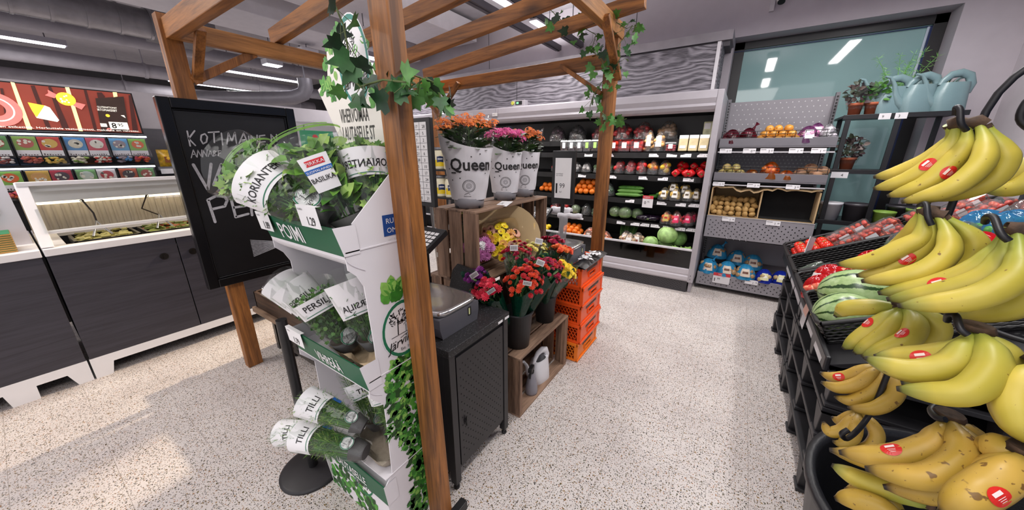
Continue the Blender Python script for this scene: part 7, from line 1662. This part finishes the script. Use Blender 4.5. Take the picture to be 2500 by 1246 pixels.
def tpun(label, s, y, n, seed, tilt=0):
    o = punnet(label, (0, 0, 0), .15, .115, .075, .0155, [('#c82a20', '#d8503a'), ('#d03a24', '#e06a48')], 'clear tomato punnets in the wicker basket', seed=seed, layers=3); o.location = SL(s, y, n); o.rotation_euler = (0, -ALP + tilt, rnd.uniform(-.1, .1))
pn = 0
for s in (.36, .47, .58, .78, .89, 1.0):
    for y in (3.20, 3.34, 3.47):
        tpun('clear punnet of small red tomatoes, %s up the slope, %s row from the cucumber basket' % (ordn(int(pn / 3)), ordn(pn % 3)), s, y, .035 + .03 * (pn % 2), 200 + pn, R(-18)); pn += 1
for k, (s, y, n) in enumerate(((.10, 2.80, .03), (.12, 2.88, .035), (.09, 2.97, .03))):
    t = thing('cucumber', 'film wrapped dark cucumber end up at the aisle end of its basket' , 'cucumber', SL(s, y, n), 'wrapped cucumbers in the wicker basket', local=True); t.rotation_euler = (0, -ALP - R(12), R(rnd.uniform(-25, 25)))
    MB().tube([((q / 8 - .45) * .15, 0, 0) for q in range(9)], [.008, .02, .022, .023, .023, .023, .022, .018, .006], 14).build('fruit', mat('#2c4a2c', .35, var=.2, vs=40), t); MB().tube([((q / 8 - .45) * .16, 0, 0) for q in range(9)], [.014, .022, .0235, .0245, .0245, .0245, .024, .022, .016], 14).build('wrapper', WRAP, t)
REDF = film('red_print_film', '#f06060', .2, .08, opaq=.55, ocol='#c8181e', wrinkle=24)
apd = ('at the aisle end, lying lowest', 'standing beside the watermelons', 'behind the lowest bag', 'with white print toward the cucumbers', 'up the slope behind the others', 'deepest up the slope')
for k, (s, y, n, sz) in enumerate(((.10, 2.42, .02, (.19, .16, .12)), (.24, 2.36, .03, (.17, .16, .14)), (.16, 2.58, .02, (.18, .16, .12)), (.34, 2.56, .03, (.18, .17, .15)), (.50, 2.44, .03, (.19, .2, .15)), (.70, 2.52, .03, (.2, .2, .15)))):
    o = netbag('red printed bag of apples in the wicker basket, %s' % apd[k], (0, 0, 0), sz, .034, [('#b82a28', '#d86a50'), ('#c83a30', '#e0a070')], 'red apple bags', REDF if k != 4 else WRAP, 220 + k, band=('#ece8e8', '#c81c24') if k in (1, 2, 3, 4) else None, n=12, fac=(-1, -.5, .5)); o.location = SL(s, y, n); o.rotation_euler = (0, -ALP, 0)
# watermelons
def melon_mat():
    m, nt, b = nm('watermelon_rind'); tc = N(nt, 'ShaderNodeTexCoord'); no = N(nt, 'ShaderNodeTexNoise', Scale=14.0, Detail=5.0, Roughness=.7); L(nt, tc.outputs['Object'], no.inputs['Vector'])
    gr = N(nt, 'ShaderNodeTexGradient', gradient_type='RADIAL'); mp = N(nt, 'ShaderNodeMapping'); mp.inputs['Rotation'].default_value = (0, pi / 2, 0); L(nt, tc.outputs['Object'], mp.inputs['Vector']); L(nt, mp.outputs[0], gr.inputs[0])
    a = N(nt, 'ShaderNodeMath', operation='MULTIPLY_ADD'); a.inputs[1].default_value = .085; L(nt, no.outputs['Fac'], a.inputs[0]); L(nt, gr.outputs['Fac'], a.inputs[2])
    k = N(nt, 'ShaderNodeMath', operation='MULTIPLY'); k.inputs[1].default_value = 2 * pi * 11; L(nt, a.outputs[0], k.inputs[0]); s = N(nt, 'ShaderNodeMath', operation='SINE'); L(nt, k.outputs[0], s.inputs[0])
    r = ramp(nt, [(.80, '#a3ba82'), (.90, '#29481f')]); mr = N(nt, 'ShaderNodeMapRange'); mr.inputs[1].default_value = -1; mr.inputs[2].default_value = 1; L(nt, s.outputs[0], mr.inputs[0]); L(nt, mr.outputs[0], r.inputs[0])
    n2 = N(nt, 'ShaderNodeTexNoise', Scale=50.0); L(nt, tc.outputs['Object'], n2.inputs['Vector']); mx = N(nt, 'ShaderNodeMix', data_type='RGBA', blend_type='MULTIPLY'); mx.inputs[0].default_value = .5; r2 = ramp(nt, [(.4, '#c4d6b4'), (.6, '#ffffff')]); L(nt, n2.outputs['Fac'], r2.inputs[0]); L(nt, r.outputs[0], mx.inputs[6]); L(nt, r2.outputs[0], mx.inputs[7])
    L(nt, mx.outputs[2], b.inputs['Base Color']); b.inputs['Roughness'].default_value = .3; return m
MEL = melon_mat()
p1 = AY(2092, 728, 2.20); p2 = AY(2062, 775, 2.02)
def melon(label, p, ax, rot):
    t = thing('watermelon', label, 'watermelon', p, 'striped watermelons', local=True); t.rotation_euler = rot; MB().ball((0, 0, 0), ax, 30, 22).build('rind', MEL, t); MB().tube([(-ax[0] * .99, 0, 0), (-ax[0] * 1.06, 0, .004)], [.006, .004], 8).build('stem', mat('#6a5a38', .7), t)
melon('long striped watermelon lying behind the rounder darker one', p1 + V((0, 0, .02)), (.150, .125, .122), (0, -.15, R(-8))); melon('rounder dark striped watermelon at the aisle end of its basket', p2 + V((0, 0, .01)), (.118, .108, .105), (0, -.2, R(10)))
# lettuce and salad bags up the slope
BLB = film('blue_salad_film', '#a8d0f0', .26, .06, opaq=.4, ocol='#3a86c0', wrinkle=24)
for k, (s, y, n, f_, cl) in enumerate(((.74, 2.86, .03, WRAP, '#4a7a3a'), (.86, 2.98, .04, BLB, '#3f7a34'), (.90, 2.80, .05, BLB, '#4a8a3c'), (1.0, 2.92, .06, WRAP, '#8a3a34'), (.80, 2.42, .03, BLB, '#5a8a4a'), (.92, 2.60, .04, WRAP, '#3a6a30'), (.72, 2.10, .03, BLB, '#4a7a3c'), (.90, 2.16, .04, WRAP, '#6a9a50'), (.56, 2.9, .03, WRAP, '#5a8a48'))):
    o = netbag('%s salad bag up the slope, %s from the table corner' % ('blue printed' if f_ is BLB else 'clear', ordn(k)), (0, 0, 0), (.22, .2, .13), .03, [(cl, cl)], 'salad bags on the fruit table', f_, 240 + k, n=10); o.location = SL(s, y, n); o.rotation_euler = (0, -ALP, rnd.uniform(-.5, .5))
t = thing('price_sign', 'small white price sign on a stick between tomatoes and cucumbers', 'sign', SL(.05, 3.12, 0)); p = SL(.06, 3.12, .02)
MB().tube([p, p + V((.02, .02, .10))], .004, 6).build('stick', BLK, t)
m = MB(); c = p + V((.03, .03, .15)); xd = V((.35, .5, .1)).normalized() ; m.M = MX.Translation(c) @ MX.Rotation(R(62), 4, 'Z') @ MX.Rotation(R(14), 4, 'Y'); m.box(-.05, .05, -.002, .002, -.06, .06); m.build('card', CARDW, t)

# ================================================================ BANANA STAND
TCX, TCY, TR = .74, 1.18, .41
MB().lathe([(0, .10), (.33, .10), (.335, .0), (.35, 0), (.37, .2), (TR, .52), (TR + .012, .53), (TR + .012, .55), (TR - .012, .553), (TR - .02, .53), (.355, .2), (.33, .13), (0, .125)], (TCX, TCY, 0), 56).build('fruit_tub', mat('#1d1d20', .42, var=.12, vs=5, bump=.2, bs=300), None, 'large round black tub under the hanging bananas', 'tub')
bs = thing('banana_stand', 'black wrought iron banana tree with curled hooks over the tub', 'stand', (TCX, TCY, .126)); IR = mat('#17161a', .45, .2, var=.1)
MB().cyl((TCX, TCY, .126), .03, 1.66, 14).lathe([(0, 0), (.14, 0), (.14, .012), (.03, .03)], (TCX, TCY, .127), 24).build('trunk', IR, bs)
def arm(pts, r=.0068, name='hook_arm'):
    P = [V(p) for p in pts]; Q = []
    for i in range(len(P) - 1):
        a, b, c, d = P[max(0, i - 1)], P[i], P[i + 1], P[min(len(P) - 1, i + 2)]
        for q in range(5):
            s = q / 5; Q.append(.5 * ((2 * b) + (c - a) * s + (2 * a - 5 * b + 4 * c - d) * s * s + (3 * b - a - 3 * c + d) * s ** 3))
    Q.append(P[-1]); MB().tube(Q, r, 9).build(name, IR, bs)
px = lambda u, v, d: V((0, 0, CAMH)) + ray(u, v).normalized() * d
rod = (.42, 1.215)
arm([(TCX, TCY, 1.70), (.66, 1.19, 1.75), (.52, 1.205, 1.72), (.425, 1.215, 1.62), (.42, 1.215, 1.4), (.42, 1.215, 1.1), (.42, 1.215, .86), (.41, 1.20, .79), (.385, 1.16, .755), (.355, 1.11, .755), (.335, 1.08, .785), (.345, 1.085, .80)], .0066)
arm([(TCX, TCY, 1.56), (.62, 1.19, 1.535), (.52, 1.2, 1.53), (.47, 1.21, 1.56), (.465, 1.21, 1.60), (.48, 1.21, 1.615)])
for k, (a, z) in enumerate(((.0, 1.45), (1.3, 1.30), (2.4, 1.1), (3.9, .95), (5.1, 1.2), (4.4, 1.42), (3.6, 1.2), (4.9, .85))):
    d = V((cos(a), sin(a), 0)); c = V((TCX, TCY, z)); arm([c, c + d * .10 + V((0, 0, -.03)), c + d * .2 + V((0, 0, -.03)), c + d * .27 + V((0, 0, .02)), c + d * .285 + V((0, 0, .06)), c + d * .27 + V((0, 0, .07))], .006)
def bananam(name, stops, spots):
    m, nt, b = nm(name); at = N(nt, 'ShaderNodeAttribute', attribute_name='along'); r = ramp(nt, stops); L(nt, at.outputs['Fac'], r.inputs[0]); tc = N(nt, 'ShaderNodeTexCoord')
    n0 = N(nt, 'ShaderNodeTexNoise', Scale=9.0, Detail=3.0); L(nt, tc.outputs['Object'], n0.inputs['Vector']); rg = ramp(nt, [(.40, '#dfe0bf'), (.62, '#f4f1e8')]); L(nt, n0.outputs['Fac'], rg.inputs[0])
    mx = N(nt, 'ShaderNodeMix', data_type='RGBA', blend_type='MULTIPLY'); mx.inputs[0].default_value = 1; L(nt, r.outputs[0], mx.inputs[6]); L(nt, rg.outputs[0], mx.inputs[7]); col = mx.outputs[2]
    for sc, th, st in ((48, .725 - spots * .045, .9), (150, .735 - spots * .045, .8)):
        n1 = N(nt, 'ShaderNodeTexNoise', Scale=float(sc), Detail=2.0); L(nt, tc.outputs['Object'], n1.inputs['Vector']); rr_ = ramp(nt, [(th, (0, 0, 0)), (th + .03, (st, st, st))]); L(nt, n1.outputs['Fac'], rr_.inputs[0])
        m2 = N(nt, 'ShaderNodeMix', data_type='RGBA'); L(nt, rr_.outputs[0], m2.inputs[0]); L(nt, col, m2.inputs[6]); m2.inputs[7].default_value = (*H('#6a4a22'), 1); col = m2.outputs[2]
    L(nt, col, b.inputs['Base Color']); b.inputs['Roughness'].default_value = .42; b.inputs['Specular IOR Level'].default_value = .4; return m
BF = bananam('banana_fresh', [(0, '#93a444'), (.14, '#b2b04c'), (.32, '#cfbc54'), (.8, '#d4bf56'), (.93, '#b0a048'), (.965, '#8a7c36'), (.985, '#2c2418')], 0)
BG = bananam('banana_greenish', [(0, '#84983e'), (.18, '#a4a848'), (.42, '#c6b650'), (.8, '#ccba52'), (.92, '#98984a'), (.965, '#727432'), (.985, '#2c2418')], 0)
BR = bananam('banana_ripe', [(0, '#8a7638'), (.1, '#ae9444'), (.3, '#c9a54e'), (.8, '#cba64c'), (.93, '#a8883e'), (.965, '#6a5426'), (.985, '#241a12')], 1)
CRN = mat('#4a3524', .8, var=.3, vs=60, bump=.5, bs=90); STR = mat('#d22a22', .3); 
def spline(P, n):
    out = []
    for i in range(len(P) - 1):
        a, b, c, d = P[max(0, i - 1)], P[i], P[i + 1], P[min(len(P) - 1, i + 2)]
        for q in range(n):
            s = q / n; out.append(.5 * ((2 * b) + (c - a) * s + (2 * a - 5 * b + 4 * c - d) * s * s + (3 * b - a - 3 * c + d) * s ** 3))
    out.append(P[-1]); return out
PROF = [(0, .34), (.07, .36), (.15, .52), (.24, .80), (.36, .97), (.5, 1.0), (.66, .98), (.79, .86), (.88, .66), (.94, .44), (.965, .30), (.985, .24), (1, .20)]
def prof(t):
    for (a, ra), (b, rb) in zip(PROF, PROF[1:]):
        if t <= b: return ra + (rb - ra) * (t - a) / (b - a)
    return .2
def banana_bunch(label, crown, d0, fruits, M_, R0, cmap, stick=(), hang=None, crownr=.022, cl=None):
    c = V((0, 0, CAMH)); pt = lambda x, y, d: px(*cmap(x, y), d)
    CR = pt(*crown, d0 + .02); t = thing('banana_bunch', label, 'bananas', CR, 'banana bunches on the stand'); bl = []; CL = [pt(x, y, d0) for x, y in cl] if cl else [CR]
    for fi, (pl, dd) in enumerate(fruits):
        n = len(pl); P = [CL[min(len(CL) - 1, int(fi / max(1, len(fruits) - 1) * (len(CL) - .01)))]] + [pt(x, y, d0 + dd * min(1, (k + 1) / max(1, n - 1))) for k, (x, y) in enumerate(pl)]
        if (P[1] - P[0]).length > .14: P = P[1:]
        S = spline(P, 8); ln = [0]
        for a, b in zip(S, S[1:]): ln.append(ln[-1] + (b - a).length)
        m = MB(); rs = [R0 * prof(q / ln[-1]) for q in ln]; m.tube(S, rs, 12, 0, True)
        k = len(S); al = [q / ln[-1] for q in ln]
        vals = [al[i] for i in range(k) for _ in range(12)] + [0.0] * 12 + [1.0] * 12
        for i in range(k):          # five soft edges along the fruit
            for j in range(12):
                v = m.v[i * 12 + j]; e = 1 + .05 * cos(5 * 2 * pi * j / 12); m.v[i * 12 + j] = S[i] + (v - S[i]) * e
        o = m.build('banana', M_, t); a_ = o.data.attributes.new('along', 'FLOAT', 'POINT'); a_.data.foreach_set('value', vals); bl.append((o, S, rs))
    m = MB(); q = CR
    if cl: m.tube(CL, [.011 + .004 * (k % 2) for k in range(len(CL))], 9)
    m.tube([q + V((0, 0, .012)), q, q + (bl[0][1][1] - q) * .5], [crownr * .8, crownr, crownr * .6], 10)
    for o, S, rs in bl[:5]:
        m.tube([S[0], S[min(2, len(S) - 1)]], [crownr * .5, rs[2] * 1.05], 8)
    m.build('crown', CRN, t)
    for (x, y, fi) in stick:
        o, S, rs = bl[fi]; u, v = cmap(x, y); d = ray(u, v).normalized(); best = min(range(len(S)), key=lambda i: ((S[i] - c) - d * (S[i] - c).dot(d)).length); p = S[best]; tt = (S[min(best + 1, len(S) - 1)] - S[max(0, best - 1)]).normalized()
        off = (c + d * (p - c).dot(d)) - p; vw = (c - p).normalized(); nrm = (vw * sqrt(max(.05, 1 - min(.95, (off.length / rs[best]) ** 2))) + off / rs[best] * .9); nrm = (nrm - tt * nrm.dot(tt)).normalized(); sd = nrm.cross(tt)
        if sd.dot(ray(u + 50, v) - ray(u, v)) > 0: pass
        rr_ = rs[best] * 1.045; W_ = .013
        def sp_(a, b): f = b / rr_; return p + tt * a + (nrm * cos(f) + sd * sin(f)) * rr_
        m = MB(); n = 20; m.add([sp_(0, 0)] + [sp_(1.15 * W_ * q * cos(2 * pi * i / n), W_ * q * sin(2 * pi * i / n)) for q in (.5, 1) for i in range(n)], [(0, 1 + i, 1 + (i + 1) % n) for i in range(n)] + [(1 + i, 1 + n + i, 1 + n + (i + 1) % n, 1 + (i + 1) % n) for i in range(n)], 0)
        rr_ = rs[best] * 1.07; m.add([sp_(a, b) for a, b in ((-.007, -.002), (.007, -.002), (.007, -.007), (-.007, -.007))], [(0, 1, 2, 3)], 1)
        for e in range(3): m.add([sp_(a, b) for a, b in ((-.006 + .001 * e, .001 + .0025 * e), (.006 - .001 * e, .001 + .0025 * e), (.006 - .001 * e, .0018 + .0025 * e), (-.006 + .001 * e, .0018 + .0025 * e))], [(0, 1, 2, 3)], 1)
        m.build('sticker', [STR, mat('#f0dcd8', .4)], o)
    if hang: arm([V(h) if len(h) == 3 and isinstance(h, V) else pt(*h) for h in hang], .0056)
    return t
c7 = lambda x, y: (2000 + x / 2.224, 260 + y / 2.224); c8 = lambda x, y: (1860 + x / 2.564, 760 + y / 2.564)
banana_bunch('fresh yellow banana bunch hanging highest on the stand', (790, 105), 1.27, [([(720, 180), (600, 290), (430, 360), (293, 384)], .05), ([(720, 200), (620, 310), (470, 400), (292, 448)], 0), ([(790, 210), (690, 330), (560, 430), (368, 488)], -.03), ([(900, 200), (870, 320), (700, 450), (445, 520)], -.07), ([(980, 210), (1010, 300), (900, 420), (620, 512)], .0)], BF, .0205, c7, [(590, 312, 1), (695, 368, 2)], [(740, 40, 1.26), (745, 5, 1.25), (765, 20, 1.24), (770, 90, 1.23), (800, 130, 1.24)], .016, [(695, 100), (740, 88), (800, 92), (860, 84), (905, 100)])
banana_bunch('yellow banana bunch second from the top of the stand', (600, 570), 1.17, [([(530, 660), (450, 740), (350, 790)], .06), ([(560, 700), (440, 770), (270, 840), (95, 858)], .0), ([(600, 700), (520, 800), (360, 890), (200, 920)], .02), ([(690, 680), (690, 800), (520, 910), (228, 950)], -.06), ([(800, 680), (850, 770), (760, 880), (470, 965)], .01)], BF, .0205, c7, [(493, 818, 2)], [(545, 540, 1.19), (580, 530, 1.17), (590, 600, 1.15), (612, 645, 1.15)], .016, [(555, 555), (600, 575), (640, 590), (680, 600)])
banana_bunch('greenish yellow banana bunch at the near side of the stand, cut by the frame edge', (1075, 670), 1.08, [([(960, 780), (840, 890), (620, 970), (318, 1015)], .02), ([(1000, 800), (900, 930), (650, 1010), (365, 1048)], -.01), ([(1090, 800), (1060, 930), (820, 1050), (425, 1085)], -.07), ([(1150, 950), (1090, 1070), (900, 1120), (650, 1110)], .03)], BG, .0215, c7, [(667, 958, 0)], [(900, 630, 1.12), (910, 600, 1.1), (950, 605, 1.08), (985, 690, 1.05), (1030, 730, 1.05)], .018, [(1020, 660), (1070, 668), (1120, 690)])
banana_bunch('dull green yellow banana bunch hanging in front of the watermelons', (880, -30), 1.30, [([(560, -20), (500, 5), (455, 35)], .04), ([(760, 60), (660, 140), (505, 235)], 0), ([(830, 80), (730, 180), (575, 265)], -.02), ([(960, 70), (900, 190), (625, 288)], -.05), ([(1080, 60), (1080, 170), (840, 285)], .01)], BG, .0225, c8, [(660, 68, 1), (862, 145, 3)])
banana_bunch('large yellow banana pair with brown stem at mid height of the stand', (1330, 120), 1.02, [([(1270, 230), (1170, 340), (930, 375), (642, 294)], -.03), ([(1430, 240), (1420, 390), (1230, 520), (842, 486)], -.06), ([(1500, 260), (1530, 360), (1440, 500)], .03), ([(1220, 240), (1050, 285), (860, 290), (700, 285)], .03), ([(1250, 400), (1080, 455), (870, 450)], .04)], BG, .0225, c8, [(1035, 284, 3)], [(1160, 60, 1.05), (1170, 25, 1.03), (1215, 30, 1.02), (1240, 110, 1.0), (1290, 150, 1.0)], .026)
banana_bunch('small dull banana bunch behind the large pair, near the pallets', (760, 330), 1.46, [([(690, 390), (600, 455), (480, 480), (368, 443)], 0), ([(640, 370), (540, 410), (440, 412), (362, 384)], .04), ([(740, 450), (670, 520), (560, 562), (450, 535)], -.0), ([(840, 450), (820, 540), (700, 610), (535, 604)], -.03)], BR, .019, c8, [(503, 410, 1)])
banana_bunch('smallest pale banana bunch lowest over the tub rim', (610, 615), 1.52, [([(560, 690), (500, 750), (420, 755), (385, 690)], 0), ([(590, 710), (570, 790), (500, 830), (440, 815)], -.02), ([(690, 710), (720, 790), (670, 850), (570, 850)], .01), ([(540, 670), (490, 690), (436, 662)], .05)], BR, .018, c8)
banana_bunch('spotted ripe banana bunch hanging into the tub', (1165, 670), 1.06, [([(1110, 760), (1040, 850), (800, 915), (482, 885)], -.02), ([(1240, 800), (1240, 930), (1020, 1045), (645, 985)], -.07), ([(1310, 830), (1300, 1010), (1100, 1130), (760, 1100)], -.02), ([(1060, 930), (860, 960), (640, 920), (422, 868)], .06), ([(1270, 770), (1330, 810), (1340, 860)], .05)], BR, .0225, c8, [(815, 858, 0)], [(1150, 610, 1.12), (1100, 590, 1.1), (1060, 620, 1.08), (1090, 665, 1.05), (1150, 680, 1.04)], .024)
banana_bunch('spotted banana bunch resting in the tub, cut by the picture edge', (1640, 890), .98, [([(1540, 1010), (1400, 1110), (1260, 1190), (1120, 1270)], -.05), ([(1560, 940), (1470, 1020), (1340, 1110), (1190, 1190)], .03), ([(1560, 880), (1480, 880), (1400, 930)], .04)], BR, .026, c8, [(1440, 1190, 0)])
banana_bunch('yellow banana bunch hanging at the picture edge beside the large pair', (1760, 330), 1.0, [([(1660, 420), (1585, 540), (1620, 700), (1760, 860)], -.02), ([(1740, 440), (1690, 560), (1720, 720), (1840, 840)], .0)], BF, .026, c8)
banana_bunch('yellow banana bunch behind the highest one on the stand', (1200, 230), 1.5, [([(1130, 320), (1020, 390), (860, 385)], .0), ([(1180, 360), (1080, 440), (900, 465)], -.02)], BG, .0215, c7)
banana_bunch('loose straight greenish banana lying in the tub below the spotted bunch', (1030, 1215), 1.12, [([(950, 1190), (800, 1120), (620, 1060), (436, 963)], .02)], BG, .0205, c8, (), None, .012)
banana_bunch('loose yellow banana lying lowest in the tub', (900, 1300), 1.12, [([(820, 1270), (690, 1210), (560, 1180), (455, 1175)], .0), ([(800, 1190), (680, 1140), (520, 1120)], .06)], BR, .021, c8, (), None, .012)

# ================================================================ IVY
face = (.3, -1, -.1)
pA = [AY(u, v, y) for u, v, y in ((812, 0, .64), (838, 60, .64), (850, 120, .65), (846, 180, .65), (880, 212, .64), (935, 195, .64), (985, 200, .65), (1012, 205, .69))]
garland('ivy_garland', 'dark green ivy garland hanging over the header card and round the near post', pA + [(-.84, .70, 1.72), (-.80, .78, 1.70), (-.82, .86, 1.66)], 30, .058, 11, (.45, -1, -.1), .22, .04)
pB = [AY(u, v, 2.66) for u, v in ((1340, 20), (1370, 50), (1420, 65), (1455, 85), (1445, 120), (1470, 150), (1480, 185), (1450, 230), (1440, 260))]
garland('ivy_garland', 'ivy garland along the rafter end and down the far corner post', pB, 40, .062, 12, (.35, -1, -.2), .8, .075)
pC = [AY(u, v, 2.62) for u, v in ((1480, 40), (1530, 70), (1545, 62), (1510, 110), (1515, 140), (1500, 170), (1490, 200))]
garland('ivy_garland', 'ivy sprig sticking out past the far corner post top', pC, 26, .06, 13, (.35, -1, -.2), .8, .07)
pD = [AY(u, v, 2.68) for u, v in ((1450, 235), (1460, 265), (1480, 285), (1510, 295), (1530, 290))]
garland('ivy_garland', 'short ivy sprig beside the far post in front of the red fruit trays', pD, 13, .06, 14, (.35, -1, -.2), .9, .05)
pE = [AY(u, v, .8) for u, v in ((1020, 205), (1040, 190), (1062, 205), (1075, 235), (1070, 260))]
garland('ivy_garland', 'ivy end curling off the near post toward the orange flowers', pE, 12, .05, 15, (.4, -1, -.1), .8, .03)

cleanup()
